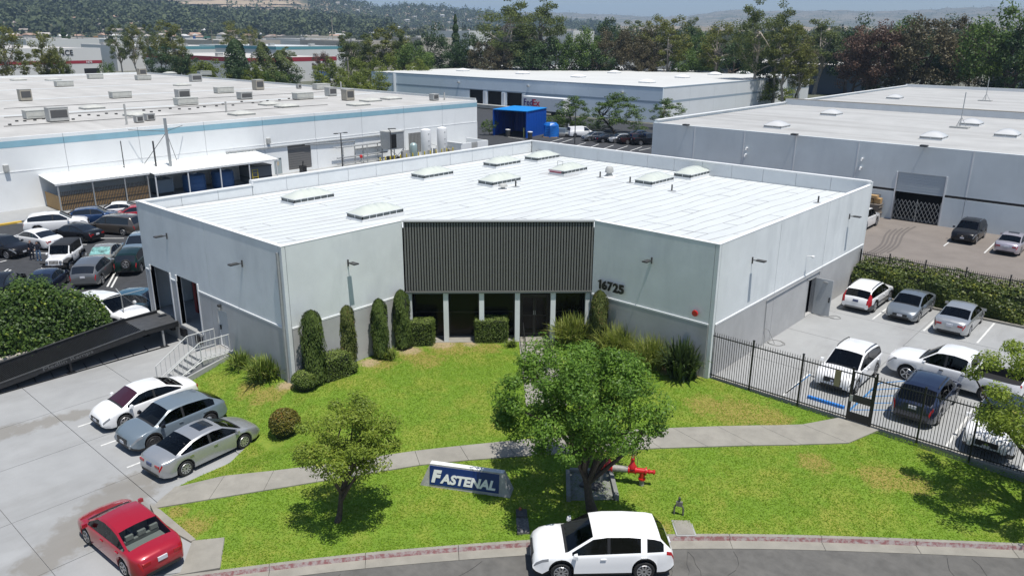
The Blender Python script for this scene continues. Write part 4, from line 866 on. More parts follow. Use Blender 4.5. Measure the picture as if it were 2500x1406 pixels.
# strap-leaved clumps
def clump(label, p, r, h, n, leaf_m, seed, w=.035, cat='plant', name='strap_leaf_plant'):
    t = thing(name, label, cat, p, 0); rr = np.random.default_rng(seed); Vs = []; th = rr.random(n)*2*np.pi; b0 = rr.normal(size=(n,2))*r*.22; L = (.55+.6*rr.random(n)); ou = .25+.85*rr.random(n)
    for s in range(5):
        u = s/4; d = r*ou*(u**1.15)*L; z = h*L*(1.55*u-.75*ou*u*u*1.15); ww = w*(1-u)**.6*(.6+.8*min(1,u*3)) if s < 4 else w*.1
        x, y = b0[:,0]+d*np.cos(th), b0[:,1]+d*np.sin(th); Vs.append((np.stack([x-np.sin(th)*ww, y+np.cos(th)*ww, np.maximum(z,.03)], 1), np.stack([x+np.sin(th)*ww, y-np.cos(th)*ww, np.maximum(z,.03)], 1)))
    V = np.concatenate([np.stack(v, 1).reshape(-1,3) for v in Vs]); i = np.arange(n)*2; F = np.concatenate([np.stack([s*2*n+i, s*2*n+i+1, (s+1)*2*n+i+1, (s+1)*2*n+i], 1) for s in range(4)])
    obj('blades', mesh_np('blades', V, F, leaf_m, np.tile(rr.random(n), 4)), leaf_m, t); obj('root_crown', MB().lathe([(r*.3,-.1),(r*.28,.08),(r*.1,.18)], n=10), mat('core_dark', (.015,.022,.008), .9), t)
clump('arching strap-leaved plant by the left wall, larger of the pair', GT(643,930)+Vector((-.2,.2,0)), 1.15, .95, 520, BLD, 1, .03)
clump('smaller strap-leaved plant nearest the dock stairs', GT(583,900)+Vector((-.1,.2,0)), .85, .7, 260, BLD, 2, .026)
clump('small fern-like plant between the third and slim cypresses', GT(950,876), .6, .55, 200, BLD, 3, .02)
clump('yellow-green strap-leaved plant at the right of the entrance door', GT(1395,842)+Vector((-.1,.2,0)), 1.4, 1.3, 900, BLDY, 4, .03)
clump('pale grassy clump behind the big tree under the house number', GT(1505,866), 1.45, 1.35, 1100, BLDY, 5, .018)
clump('grassy clump with white flower specks against the grey wall right of the big tree', GT(1592,893), 1.35, 1.3, 1100, BLDY, 6, .016)
clump('dark bird-of-paradise plant at the building corner by the fence', Vector((-17.35,32.2,0)), 1.2, 1.6, 420, BLDD, 7, .06)
clump('small reddish plant in the bare soil left of the bird-of-paradise plant', GT(1652,910), .45, .4, 120, leafmat('blade_red', (.10,.03,.02), (.22,.08,.03), .2), 8, .03)
clump('small green plant in front of the entrance path hedge', GT(1250,846), .45, .4, 120, BLD, 9, .02)
# white-flowered young shrub left of the path, in front of the entrance
p = GT(1330,905); make_tree('flowering_shrub', 'loose shrub with pale twigs beside the entrance walk', 'shrub', p, 1.7, .6, .55, 700, .12, leafmat('leaf_palegrey', (.05,.08,.03), (.16,.20,.07), .3), BARK, .03, .5, 14, .22, 21, 10, cz=1.1)
# ivy bank over the boundary fence
def ivy(name, label, cat, f, n, leaf, leaf_m, seed, corepts=None):
    t = thing(name, label, cat, (0,0,0)); rr = np.random.default_rng(seed); pos, nr = f(n, rr); V, F = leaves(pos, nr, leaf, leaf*.75, None, .55)
    cl = .3*np.sin(pos[:,0]*1.3+pos[:,1]*.9)*np.sin(pos[:,1]*1.7+pos[:,2]*2.); obj('foliage', mesh_np('foliage', V, F, leaf_m, np.clip(rr.normal(.42,.25,len(F))+cl*.6, 0, 1)), leaf_m, t); return t
def ivy_f(n, rr):
    y = 2+14.2*rr.random(n); top = np.interp(y, [2,8,12,13.5,15,15.8,16.3], [2.9,2.9,2.9,2.7,1.9,.9,-.1]) + .25*np.sin(y*2.1)+.15*np.sin(y*5.3); thick = np.interp(y, [2,13,16.3], [2.6,2.4,.7])
    side = rr.random(n); s = side < .58; v = rr.random(n); x = np.where(s, -45.55-.35*v**2-.3*np.sin(y*1.4+v*4)*.4, -45.8-thick*v); z = np.where(s, -.55+(top+.55)*v, top-.5*((v-.3)/.7)**2+.1*rr.normal(size=n))
    b = .22*rr.normal(size=n)*(rr.random(n) < .4); pos = np.stack([x+.05*rr.normal(size=n)+np.where(s,np.abs(b),0), y, z+.05*rr.normal(size=n)+np.where(s,0,np.abs(b))], 1); nr = np.where(s[:,None], np.array([1,0,.45]), np.array([.15,0,1.])); return pos, nr
t = ivy('ivy_hedge', 'thick dark green ivy hedge overgrowing the boundary above the ramp', 'hedge', ivy_f, 30000, .17, LFI, 31)
mb = MB()
for k in range(14):
    y = 2+k*1.02; tp = float(np.interp(y+.5, [2,8,12,13.5,15,15.8,16.3], [2.6,2.6,2.6,2.4,1.5,.5,-.4])); tk = float(np.interp(y, [2,13,16.3], [2.4,2.2,.6])); mb.box(-45.9-tk+.2,-45.85,y,y+1.0,-.95,tp-.2)
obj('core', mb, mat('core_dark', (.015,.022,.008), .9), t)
def rear_f(n, rr):
    x = -16.1+26*rr.random(n); s = rr.random(n) < .6; v = rr.random(n); y = np.where(s, 52.35+.25*v*v+.12*np.sin(x*2.3+v*5), 52.6+1.9*v); z = np.where(s, .06+1.62*v, 1.68+.42*v) + .12*np.sin(x*1.7)*v + .06*rr.normal(size=n); pos = np.stack([x, y+.05*rr.normal(size=n), z], 1)
    return pos, np.where(s[:,None], np.array([0,-1,.5]), np.array([0,-.1,1.]))
t = ivy('rear_hedge', 'long dark green hedge with yellow-green top behind the right car park', 'hedge', rear_f, 26000, .17, leafmat('leaf_rear_hedge', (.03,.055,.012), (.13,.16,.025), .25, c3=(.28,.28,.04)), 32)
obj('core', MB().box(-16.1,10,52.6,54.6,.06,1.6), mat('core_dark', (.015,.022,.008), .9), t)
# ---------------- grass blades over the lawn
NB = 230000; bx = rng.uniform(-37, 3, NB*2); by = rng.uniform(9.5, 33.1, NB*2); ok = inl(bx, by)
for wp in walk_polys: ok &= ~inpoly(wp)(bx, by)
bx, by = bx[ok][:NB], by[ok][:NB]
def TZv(x, y):
    X = _ct*x-_st*y; Y = _st*x+_ct*y; top = np.minimum(34., -.8916*(X-22.1)+24.78); zk = -.85+.018*np.clip(X+9, 0, 28); z = zk-zk*np.clip((Y-23.6)/np.maximum(top-23.6, .8), 0, 1)
    return np.minimum(z, -.84+.28*np.hypot(np.maximum(y-15.3,0), np.maximum(x+27.6,0)))
dm = np.zeros(len(bx))
for (x_, y_, z_, r_) in dry: dm = np.maximum(dm, np.clip(1.15-np.hypot(bx-x_, by-y_)/r_, 0, 1))
bm2 = np.zeros(len(bx))
for (x_, y_, z_, r_) in bare: bm2 = np.maximum(bm2, np.clip(1.2-np.hypot(bx-x_, by-y_)/r_, 0, 1))
keep = rng.random(len(bx)) > bm2*.95; bx, by, dm = bx[keep], by[keep], dm[keep]; n = len(bx); z = TZv(bx, by); hh = .02+.03*rng.random(n); th = rng.random(n)*2*np.pi; w = .010+.010*rng.random(n); ln = 1.9*hh
B = np.stack([bx, by, z], 1); dx = np.stack([np.cos(th)*w, np.sin(th)*w, 0*th], 1); tip = B + np.stack([np.cos(th*3.7)*ln, np.sin(th*3.7)*ln, hh], 1)
GRASS = leafmat('grass_blade', (.09,.18,.010), (.205,.325,.026), .35, c3=(.42,.33,.10), rough=.9, spec=.05)
big = .5*np.sin(bx*.7+by*.4)*np.sin(by*.9-bx*.3)
go = obj('grass', mesh_np('grass', np.stack([B-dx, B+dx, tip], 1).reshape(-1,3), np.arange(3*n).reshape(-1,3), GRASS, np.clip(rng.normal(.5,.12,n)+.18*big+dm*.5*(rng.random(n) < .6), 0, 1)), GRASS); tag(go, 'short green lawn grass with dry patches', 'grass', kind='stuff')
# ================================================================ neighbouring buildings
def struct_box(name, parent, m, *b): return obj(name, MB().box(*b), m, parent)
def dome(parent, p, w, l, h, m, mc=WHITE, rz_=0.):
    t = bpy.data.objects.new('skylight', None); col.objects.link(t); t.parent = parent; t.location = p; t.rotation_euler.z = rz_
    obj('curb', MB().box(-w/2,w/2,-l/2,l/2,-.1,.22), mc, t); nx = ny = 6; V = []
    for i in range(nx+1):
        for j in range(ny+1): u, v = i/nx, j/ny; V.append(((u-.5)*w*1.05,(v-.5)*l*1.05,.22+h*(math.sin(math.pi*u)*math.sin(math.pi*v))**.5))
    obj('dome', MB().add(V, [(i*(ny+1)+j,(i+1)*(ny+1)+j,(i+1)*(ny+1)+j+1,i*(ny+1)+j+1) for i in range(nx) for j in range(ny)]), m, t, smooth=180)
def unit(parent, p, w, l, h, m, kind='hvac', rz_=0.):
    t = bpy.data.objects.new('roof_unit', None); col.objects.link(t); t.parent = parent; t.location = p; t.rotation_euler.z = rz_
    obj('housing', MB().box(-w/2,w/2,-l/2,l/2,.12,h), m, t); obj('base_rail', MB().box(-w/2+.05,w/2-.05,-l/2+.05,l/2-.05,-.08,.119), LAMPM, t)
    if kind == 'hvac': obj('fan_grille', MB().box(w/2,w/2+.02,-l/2+.15,l/2-.15,h*.3,h*.85), mat('grille_dark', (.08,.08,.08), .7), t); obj('lid', MB().box(-w/2-.03,w/2+.03,-l/2-.03,l/2+.03,h,h+.05), HVAC, t)
    else: obj('lid', MB().prism([(-w/2-.05,-l/2-.05),(w/2+.05,-l/2-.05),(w/2+.05,l/2+.05),(-w/2-.05,l/2+.05)], h, h+.06), SKYLO, t); obj('glazing', MB().box(w/2,w/2+.03,-l/2+.1,l/2-.1,h*.35,h*.9), SKYLO, t)
# ---------------- left warehouse
WALLL = mat('wall_left_white', (.82,.835,.83), .85, var=.05, vscale=.3, dirt=((.72,.73,.72), .4, .58, .8, (1,1,.3)))
STRB = mat('stripe_pale_blue', (.27,.47,.56), .8, var=.08, vscale=.7)
XL = -88.3; ZT = 6.36; Y1 = 90.4
lb = thing('left_warehouse', 'long white warehouse with pale blue stripe and cluttered roof on the left', 'warehouse', (0,0,0))
shut = (55.5,59.0,-.6,2.55); ldoor = (53.4,54.5,-.9,1.15)
ysl = list(np.arange(-24, 88, 7.63))+[Y1]
for a, b in zip(ysl, ysl[1:]):
    mbx = MB(); hs = [h for h in (shut, ldoor)]
    holes_boxes(mbx, lambda u0,u1,z0,z1: mbx.box(XL-.2, XL, u0, u1, z0, z1), a+.02, b-.02, 3.02, 5.36, hs); obj('wall_panel', mbx, WALLL, lb)
    mbx = MB(); holes_boxes(mbx, lambda u0,u1,z0,z1: mbx.box(XL-.2, XL+.05, u0, u1, z0, z1), a+.02, b-.02, LOW-.1, 2.94, hs); obj('wall_panel', mbx, WALLL, lb)
    obj('blue_stripe', MB().box(XL-.2, XL+.012, a+.02, b-.02, 5.365, 6.0), STRB, lb); obj('parapet_strip', MB().box(XL-.2, XL+.0, a+.02, b-.02, 6.002, ZT), WALLL, lb)
    obj('belt_ledge', MB().box(XL-.2, XL+.07, a+.02, b-.02, 2.945, 3.015), WHITE, lb)
obj('joint_back', MB().box(XL-.25,XL-.201,-24,Y1,LOW,ZT-.03), STEEL, lb)
obj('end_wall', MB().box(-206,XL-.26,Y1-.2,Y1,LOW,ZT), WALLL, lb)
obj('roof_deck', MB().box(-205.8,XL-.21,-24,Y1-.21,ZT-.35,ZT-.06), ROOFG, lb)
obj('parapet_strip', MB().box(-206,-205.8,-24,Y1,ZT-.4,ZT+.35), WALLL, lb); obj('parapet_strip', MB().box(-205.8,XL-.21,Y1-.2,Y1,ZT+.002,ZT+.3), ROOFW, lb)
for xx in (-112,-137,-162,-187): obj('roof_ridge_strip', MB().prism([(xx-.5,-24),(xx+.5,-24),(xx+.5,Y1-.3),(xx-.5,Y1-.3)], ZT-.058, ZT-.03), ROOFW, lb)
sh = bpy.data.objects.new('roller_shutter', None); col.objects.link(sh); sh.parent = lb
for k in range(21): z = shut[2]+k*(shut[3]-shut[2])/21; obj('shutter_slat', MB().box(XL-.12,XL-.06+.02*(k%2),shut[0],shut[1],z,z+.14), mat('shutter_grey', (.16,.155,.15), .6), sh)
obj('steel_door', MB().box(XL-.08,XL-.02,ldoor[0]+.02,ldoor[1]-.02,LOW,ldoor[3]-.02), mat('door_bluegrey', (.35,.40,.41), .6), lb); obj('door_notice', MB().box(XL-.02,XL-.01,53.8,54.15,.2,.7), mat('notice', (.5,.42,.3), .7), lb)
ZR = ZT-.06
def RP(px, py): return G(px, py, ZR)
for i, (px, py) in enumerate([(157,212),(295,240),(350,196),(233,193),(455,257),(547,228),(740,243),(785,219),(95,290),(500,185)]): unit(lb, RP(px, py), 1.5, 3.0, 1.0, SKYLO, 'sky')
for (px, py) in [(225,266),(335,283),(590,281),(660,257),(45,197),(130,197),(445,210),(415,181),(700,262),(875,258),(905,248),(955,243)]: dome(lb, RP(px, py), 2.4, 2.6, .35, SKYLO, SKYLO)
for (px, py, w, l, h, m) in [(63,247,1.2,1.6,1.7,HVACT),(142,297,1.4,2.1,1.6,HVAC),(447,243,1.4,1.9,1.5,HVAC),(347,186,1.6,1.7,1.7,HVACT),(478,200,1.5,2.2,1.5,HVAC),(631,220,1.5,1.6,1.8,HVACT),(598,243,1.4,2.0,1.1,HVAC),(808,235,1.4,1.5,1.4,HVAC),(850,246,1.4,1.5,1.7,HVACT),(340,300,.8,.9,.8,HVAC),(366,295,.9,1.0,.8,HVAC),(730,217,.7,.8,.8,HVAC),(1060,246,1.0,1.2,1.0,HVAC)]: unit(lb, RP(px, py), w, l, h, m)
for (px, py, h) in [(310,305,2.3),(553,275,1.4),(833,222,1.6),(1085,245,1.2),(160,285,1.2)]: obj('vent_pipe', MB().tube([RP(px,py)-Vector((0,0,.1)), RP(px,py)+Vector((0,0,h))], .12, 8), HVAC, lb)
for k in range(34): p = RP(20+k*22+random.uniform(-5,5), 303-k*1.9+random.uniform(-4,4)); obj('pipe_block', MB().box(p.x-.14,p.x+.14,p.y-.14,p.y+.14,ZR-.02,ZR+.16), LAMPM, lb)
for i in range(3):
    a, b = RP(10,312-22*i), RP(800,258-16*i); obj('roof_conduit', MB().bar(a+Vector((0,0,.12)), b+Vector((0,0,.12)), .06), LAMPM, lb)
for (px, py) in [(15,412),(655,345)]: q = onx(px, py, XL+.1); obj('wall_light', MB().prism([(XL,q.y-.25),(XL+.35,q.y-.2),(XL+.35,q.y+.2),(XL,q.y+.25)], q.z-.3, q.z+.35), HVAC, lb)
for yy in (64.,66.): obj('service_pipe', MB().tube([(XL+.2,yy,LOW),(XL+.2,yy,2.2),(XL+.2,60-2,2.45)], .07, 8), STEEL, lb)
obj('service_pipe', MB().tube([(XL+.18,47,2.62),(XL+.18,72,2.62)], .09, 8), STEEL, lb); obj('service_pipe', MB().tube([(XL+.2,66,1.1),(XL+.2,72,1.1)], .12, 8), STEEL, lb)
# concrete apron and yellow kerb
ap = setting('yard_apron'); obj('apron_slab', MB().prism([(XL,-20),(-82.6,-20),(-82.8,22.5),(-83.2,27.4),(XL,27.6)], LOW-.05, LOW+.10), CONCL, ap); obj('yellow_kerb', MB().prism([(-82.55,-20),(-82.15,-20),(-82.25,22.6),(-82.7,22.6)], LOW-.05, LOW+.14), LINEY, ap)
obj('yard_pad', MB().box(XL,-83.0,27.7,90,LOW-.05,LOW+.03), CONC, ap)
# ---------------- canopy with caged stores
cn = thing('yard_canopy', 'white corrugated lean-to canopy with steel posts along the left warehouse', 'canopy', (0,0,0)); CORR = mat('corrugated_white', (.72,.73,.71), .5, var=.06, vscale=2, dirt=((.38,.37,.34), .35, .6, .8, None))
ys_ = np.linspace(26.5, 50.9, 27)
for k, (a, b) in enumerate(zip(ys_, ys_[1:])):
    xf = -84.0 if (a+b)/2 < 35.9 else -83.0; zf = 2.0 if xf < -83.5 else 1.95; mb = MB(); n = 5
    for q in range(n): y0, y1 = a+(b-a)*q/n, a+(b-a)*(q+1)/n; dz = .025*(q % 2); mb.add([(XL,y0,2.42+dz),(xf,y0,zf+dz),(xf,y1,zf+dz),(XL,y1,2.42+dz),(XL,y0,2.36),(xf,y0,zf-.05),(xf,y1,zf-.05),(XL,y1,2.36)], [(0,1,2,3),(4,7,6,5),(0,4,5,1),(2,6,7,3),(1,5,6,2)])
    obj('roof_sheet', mb, CORR, cn)
obj('eave_beam', MB().bar((-84.05,26.5,1.88),(-84.05,35.85,1.88), .10, .12), WHITE, cn); obj('eave_beam', MB().bar((-83.05,35.95,1.83),(-83.05,50.9,1.83), .10, .12), WHITE, cn)
for (x, y) in [(-84.1,26.75),(-84.1,30.0),(-84.1,33.2),(-84.1,35.6),(-83.1,36.0),(-83.1,39.6),(-83.1,43.4),(-83.1,47.0),(-83.1,50.6)]: obj('post', MB().box(x-.055,x+.055,y-.055,y+.055,LOW,1.83), WHITE if x > -83.5 else STEEL, cn)
for (px, z0, z1, r) in [((-85.5,38.9),2.2,7.4,.16),((-86.2,37.6),2.3,5.0,.09),((-87.2,34.6),2.4,5.2,.05)]: obj('stack_pipe', MB().tube([(px[0],px[1],z0-.3),(px[0],px[1],z1)], r, 10), STEEL if r > .1 else LAMPM, cn)
for dy in (-1.9, 1.9): obj('guy_wire', MB().tube([(-85.5,38.9,5.9),(-87.9,38.9+dy,5.9-3.6)], .03, 4), LAMPM, cn); obj('guy_wire', MB().tube([(-85.5,38.9,6.0),(-87.9,38.9+dy*1.6,6.2)], .03, 4), LAMPM, cn)
cg = thing('store_cage', 'slatted wood and steel store cage under the canopy', 'cage', (0,0,0)); sl = MB().box(-.025,.025,-.035,.035,LOW,1.15).mesh('cage_bar'); sl.materials.append(LAMPM); sl2 = MB().box(-.015,.015,-.07,.07,LOW+.05,.75).mesh('wood_slat'); sl2.materials.append(WOOD)
for k in range(56): y = 26.8+k*.157; obj('cage_bar', sl, LAMPM, cg, loc=(-84.15,y,0)); obj('wood_slat', sl2, WOOD, cg, loc=(-84.25,y+.07,0))
for k in range(24): x = -84.3-k*.16; o = obj('wood_slat', sl2, WOOD, cg, loc=(x,26.75,0)); o.rotation_euler.z = math.pi/2
for z in (-.7,.2,1.1): obj('cage_rail', MB().bar((-84.12,26.75,z),(-84.12,35.6,z), .04), LAMPM, cg)
obj('cage_kerb', MB().box(-84.3,-84.0,26.6,35.8,LOW,LOW+.16), CONC, cg)
for i, (y, x) in enumerate([(41.4,-85.6),(44.9,-85.6)]):
    t = thing('blue_tank', 'blue plastic tank under the canopy, '+('nearer the cage' if i == 0 else 'nearer the yellow frame'), 'tank', (x,y,LOW)); obj('tank_body', MB().lathe([(1.2,0),(1.25,.1),(1.25,1.7),(1.15,1.85),(.4,2.0)], n=20), mat('tank_blue', (.05,.13,.30), .5), t, smooth=40); obj('tank_lid', MB().lathe([(.4,2.0),(.4,2.12),(.05,2.15)], n=12), WHITE, t)
    for z in (.5,1.0,1.5): obj('tank_rib', MB().lathe([(1.26,z-.03),(1.29,z),(1.26,z+.03)], n=20), mat('tank_blue', (.05,.13,.30), .5), t)
t = thing('machine_cabinet', 'grey machine cabinet with pipes under the canopy', 'cabinet', (-86.3,38.0,LOW)); obj('cabinet_body', MB().box(-.9,.9,-.9,.9,.3,1.7), mat('cab_bluegrey', (.2,.25,.3), .6), t); obj('cabinet_legs', MB().box(-.85,.85,-.85,.85,0,.3), LAMPM, t); obj('pipe', MB().tube([(0,0,1.7),(0,0,2.4),(0,1,2.5)], .08, 8), STEEL, t)
t = thing('grey_container', 'grey steel container at the right end of the canopy', 'container', (-85.6,49.2,LOW)); obj('container_body', MB().box(-1.3,1.3,-1.4,1.4,.1,2.0), mat('cont_grey', (.16,.17,.18), .6), t); obj('container_top', MB().prism([(-1.35,-1.45),(1.35,-1.45),(1.35,1.45),(-1.35,1.45)], 2.0, 2.1), LAMPM, t); obj('band', MB().box(-1.32,1.32,-1.42,1.42,.7,.8), LAMPM, t)
t = thing('yellow_frame', 'yellow steel ladder frame beside the grey container', 'frame', (-83.4,47.5,LOW)); [obj('frame_leg', MB().bar((0,y,0),(0,y,1.9), .06), YEL, t) for y in (0,.7)]; [obj('frame_rung', MB().bar((0,0,z),(0,.7,z), .05), YEL, t) for z in (.5,1.0,1.5,1.87)]
# ---------------- process yard: tanks, tower, bollards
def yard(px, py, x): q = onx(px, py, x); return Vector((x, q.y, LOW+.03))
for i, px in enumerate((1041,1080)):
    p = yard(px, 380, -85.2); t = thing('white_tank', 'tall white cylindrical tank in the process yard, '+('left of the pair' if i == 0 else 'right of the pair'), 'tank', p)
    obj('tank_shell', MB().lathe([(.72,.4),(.74,.45),(.74,3.9),(.7,4.0),(.4,4.12),(.05,4.2)], n=22), WHITE, t, smooth=40)
    for q in range(3): a = q*2.1+.4; obj('tank_leg', MB().box(.6*math.cos(a)-.06,.6*math.cos(a)+.06,.6*math.sin(a)-.06,.6*math.sin(a)+.06,0,.42), LAMPM, t)
    obj('valve_cabinet', MB().box(.72,.86,-.35,.0,.5,1.2), HVAC, t); obj('pipe', MB().tube([(.8,.3,0),(.8,.3,1.4),(.5,.5,1.5)], .05, 6), STEEL, t)
    for z, w in ((2.4,.2),(3.4,.22),(1.7,.15)): obj('stencil_mark', MB().box(.735,.75,-.1-w/2,-.1+w/2,z,z+.07), BLACK, t)
p = yard(1010, 378, -84.9); t = thing('small_tank', 'small pale green pressure tank left of the white tanks', 'tank', p); obj('tank_shell', MB().lathe([(.5,.2),(.55,.3),(.55,2.0),(.45,2.25),(.2,2.4),(.03,2.42)], n=18), mat('tank_green', (.35,.45,.44), .4, metal=.3), t, smooth=40); obj('tank_skirt', MB().lathe([(.45,0),(.45,.2)], n=14), LAMPM, t)
p = yard(958, 380, -85.4); t = thing('cooling_tower', 'galvanised cooling tower box on a steel frame with dark louvres', 'cooling tower', p)
obj('tower_box', MB().box(-1.1,1.1,-1.1,1.3,1.9,4.2), STEEL, t); obj('louvre', MB().box(1.1,1.13,-1.0,-.1,2.1,4.0), DARK, t); obj('tower_rim', MB().box(-1.15,1.15,-1.15,1.35,4.2,4.32), HVAC, t)
for x in (-1,1):
    for y in (-1,1.2): obj('frame_leg', MB().bar((x,y,0),(x,y,1.9), .1), STEEL, t)
obj('brace', MB().bar((1,-1,.2),(1,1.2,1.8), .07), STEEL, t); obj('brace', MB().bar((1,1.2,.2),(1,-1,1.8), .07), STEEL, t); obj('riser_pipe', MB().tube([(1.2,-1.2,0),(1.2,-1.2,4.5),(.3,-.8,4.7),(.2,.6,4.6)], .07, 8), LAMPM, t)
obj('pump_skid', MB().box(-.6,.9,-.6,.9,.1,.8), LAMPM, t); obj('control_box', MB().box(.9,1.2,1.4,2.1,.6,1.6), HVAC, t)
for i, px in enumerate((928,941,953,963,978,993,1008,1022,1037,1051,1065,1079,1091,1106)):
    q = yard(px, 385, -83.6); o = obj('bollard', MB().lathe([(.09,-.02),(.09,1.15),(.06,1.22),(.01,1.24)], n=10), YEL, loc=q); tag(o, ['first','second','third','fourth','fifth','sixth','seventh','eighth','ninth','tenth','eleventh','twelfth','thirteenth','last'][i]+' yellow bollard from the left along the process yard', 'bollard', 'yellow bollards of the process yard')
p = yard(1140, 365, -84.6); t = thing('block_enclosure', 'roofless pale block enclosure right of the white tanks', 'enclosure', (0,p.y,LOW)); 
for b in ((-87.5,-82.9,-2.9,-2.7),(-87.5,-82.9,2.7,2.9),(-83.1,-82.9,-2.7,-.7),(-83.1,-82.9,.6,2.7)): obj('block_wall', MB().box(*b,0,1.75), WALLL, t)
obj('enclosure_gate', MB().box(-83.05,-82.98,-.68,.58,.1,1.7), HVAC, t); obj('wall_cap', MB().box(-87.55,-82.85,-2.95,-2.65,1.752,1.83), WHITE, t)
for k, (px, w, h, m) in enumerate([(985,.5,1.5,HVAC),(1062,.4,1.3,STEEL),(1098,.45,.9,HVACT)]):
    p = yard(px, 380, -84.4); t = thing('control_cabinet', ['grey control cabinet between the cooling tower and small tank','steel valve cabinet between the two white tanks','tan cabinet right of the white tanks'][k], 'cabinet', p); obj('cabinet_body', MB().box(-w/2,w/2,-w/2,w/2,.1,h), m, t); obj('cabinet_plinth', MB().box(-w/2+.03,w/2-.03,-w/2+.03,w/2-.03,0,.1), LAMPM, t); obj('conduit', MB().tube([(0,w*.7,0),(0,w*.7,h+.4),(-1.2,w*.7,h+.5)], .04, 6), STEEL, t)
p = yard(1022, 380, -87.4); t = thing('louvre_panel', 'tall slatted grey louvre on the wall behind the tanks', 'louvre', (XL+.06, p.y, LOW)); [obj('louvre_slat', MB().box(0,.12,-1.1+k*.27,-1.1+k*.27+.14,.4,3.3), mat('louvre_grey', (.22,.22,.21), .6), t) for k in range(9)]
t = thing('pipe_rack', 'grey pipe rack running from the left warehouse wall to the cooling tower', 'pipe rack', (XL, yard(905,380,-86).y, LOW)); [obj('rack_post', MB().bar((x,y,0),(x,y,2.6), .09), STEEL, t) for x in (.6,1.6) for y in (0,2.6)]; [obj('rack_pipe', MB().tube([(x,-5,z),(x,3.6,z)], r_, 8), STEEL, t) for x, z, r_ in ((.7,2.65,.07),(1.0,2.68,.05),(1.4,2.66,.08),(1.5,1.3,.10),(1.5,.45,.06),(.8,.45,.06))]
p = yard(882, 390, -86.5); t = thing('red_standpipe', 'small red standpipe head on a grey post by the left warehouse wall', 'standpipe', p); obj('head', MB().lathe([(.05,.9),(.2,1.0),(.22,1.2),(.1,1.4)], n=10), RED, t); obj('post', MB().tube([(0,0,0),(0,0,.95)], .07, 8), HVAC, t)
def lamp_post(p, h, label):
    t = thing('lamp_post', label, 'lamp post', p); obj('pole', MB().tube([(0,0,0),(0,0,h)], [.09,.06], 8), LAMPM, t); obj('lamp_arm', MB().bar((0,-.6,h),(0,.6,h), .06), LAMPM, t)
    for s in (-1,1): obj('lamp_head', MB().box(-.16,.16,s*.75-.25,s*.75+.25,h-.05,h+.05), LAMPM, t)
lamp_post(yard(836, 400, -84.3), 4.9, 'dark twin-headed lamp post in the left yard')
lamp_post(G(1403,352,LOW), 6.2, 'dark lamp post rising in front of the far car row')
p = yard(740, 415, -86.8); t = thing('black_machine', 'small black machine in front of the roller shutter', 'machine', p); obj('machine_body', MB().prism([(-.4,-.3),(.4,-.3),(.4,.3),(-.4,.3)], 0, .9), BLACK, t); obj('machine_mast', MB().tube([(0,0,.9),(0,.1,1.5)], .07, 8), BLACK, t)
# ---------------- blue shelter by the far row
A_, B_, C_ = G(1205,331,LOW), G(1285,338,LOW), G(1333,326,LOW); t = thing('blue_shelter', 'bright blue open-fronted metal shelter in the far yard', 'shelter', (0,0,0)); hS = 4.45; D2 = A_+(C_-B_)
def wl(p, q, m, nm='wall_sheet', n=10, z1=hS):
    for k in range(n):
        a, b = p.lerp(q, k/n), p.lerp(q, (k+1)/n-.006); d = (b-a); nn_ = Vector((-d.y,d.x,0)).normalized()*(.05+.03*(k % 2)); obj(nm, MB().add([a,b,b+nn_,a+nn_]+[v+Vector((0,0,z1)) for v in (a,b,b+nn_,a+nn_)], [(0,3,2,1),(4,5,6,7),(0,1,5,4),(1,2,6,5),(2,3,7,6),(3,0,4,7)]), m, t)
wl(B_, C_, BLUEP, n=12); wl(C_, D2, BLUEP, n=12); wl(D2, A_, BLUEP, n=12)
o = [v+Vector((0,0,hS+.05)) for v in (A_,B_,C_,D2)]; cen = sum(o, Vector())/4; o = [v.lerp(cen, -.03) for v in o]; obj('shelter_roof', MB().add(o+[v+Vector((0,0,.12)) for v in o], [(0,3,2,1),(4,5,6,7),(0,1,5,4),(1,2,6,5),(2,3,7,6),(3,0,4,7)]), BLUER, t)
for q in (A_, B_): obj('corner_post', MB().box(q.x-.1,q.x+.1,q.y-.1,q.y+.1,LOW,LOW+hS), BLUEP, t)
for i, px in enumerate(((1279,336),(1285,337),(1206,328))): p = G(*px, LOW); tag(obj('bollard', MB().lathe([(.12,0),(.12,1.6),(.02,1.7)], n=10), mat('bollard_pale', (.6,.58,.2), .6), loc=p), ['left','right','far left'][i]+' pale yellow bollard '+('of the pair at the shelter corner' if i < 2 else 'at the open front of the blue shelter'), 'bollard', 'pale bollards of the blue shelter')
for i, px in enumerate(((1240,334),(1294,340))): p = G(*px, LOW); t = thing('waste_bin', 'dark waste bin with white lid '+('inside the blue shelter front' if i == 0 else 'at the corner of the blue shelter'), 'bin', p); obj('bin_body', MB().lathe([(.38,0),(.42,1.15)], n=12), LAMPM, t); obj('bin_lid', MB().lathe([(.46,1.15),(.46,1.27),(.1,1.32)], n=12), WHITE, t)
p = G(1345,335,LOW); t = thing('tarped_pallet', 'stack wrapped in a blue tarpaulin beside the shelter', 'pallet', p, R(30)); mb = MB(); V = []
for i in range(9):
    for j in range(7): u, v = i/8*2*math.pi, j/6; rr_ = (1.35+.10*math.sin(u*5+v*4))*(1 if v < .85 else .75); V.append((rr_*math.cos(u)*1.0, rr_*math.sin(u)*.9, v*2.5))
obj('tarpaulin', MB().add(V, [(i*7+j,(i+1)*7+j,(i+1)*7+j+1,i*7+j+1) for i in range(8) for j in range(6)]+[tuple(i*7+6 for i in range(8))]), mat('tarp_blue', (.01,.14,.50), .35), t); obj('pallet_base', MB().box(-1.2,1.2,-1.1,1.1,-.02,.12), WOOD, t)
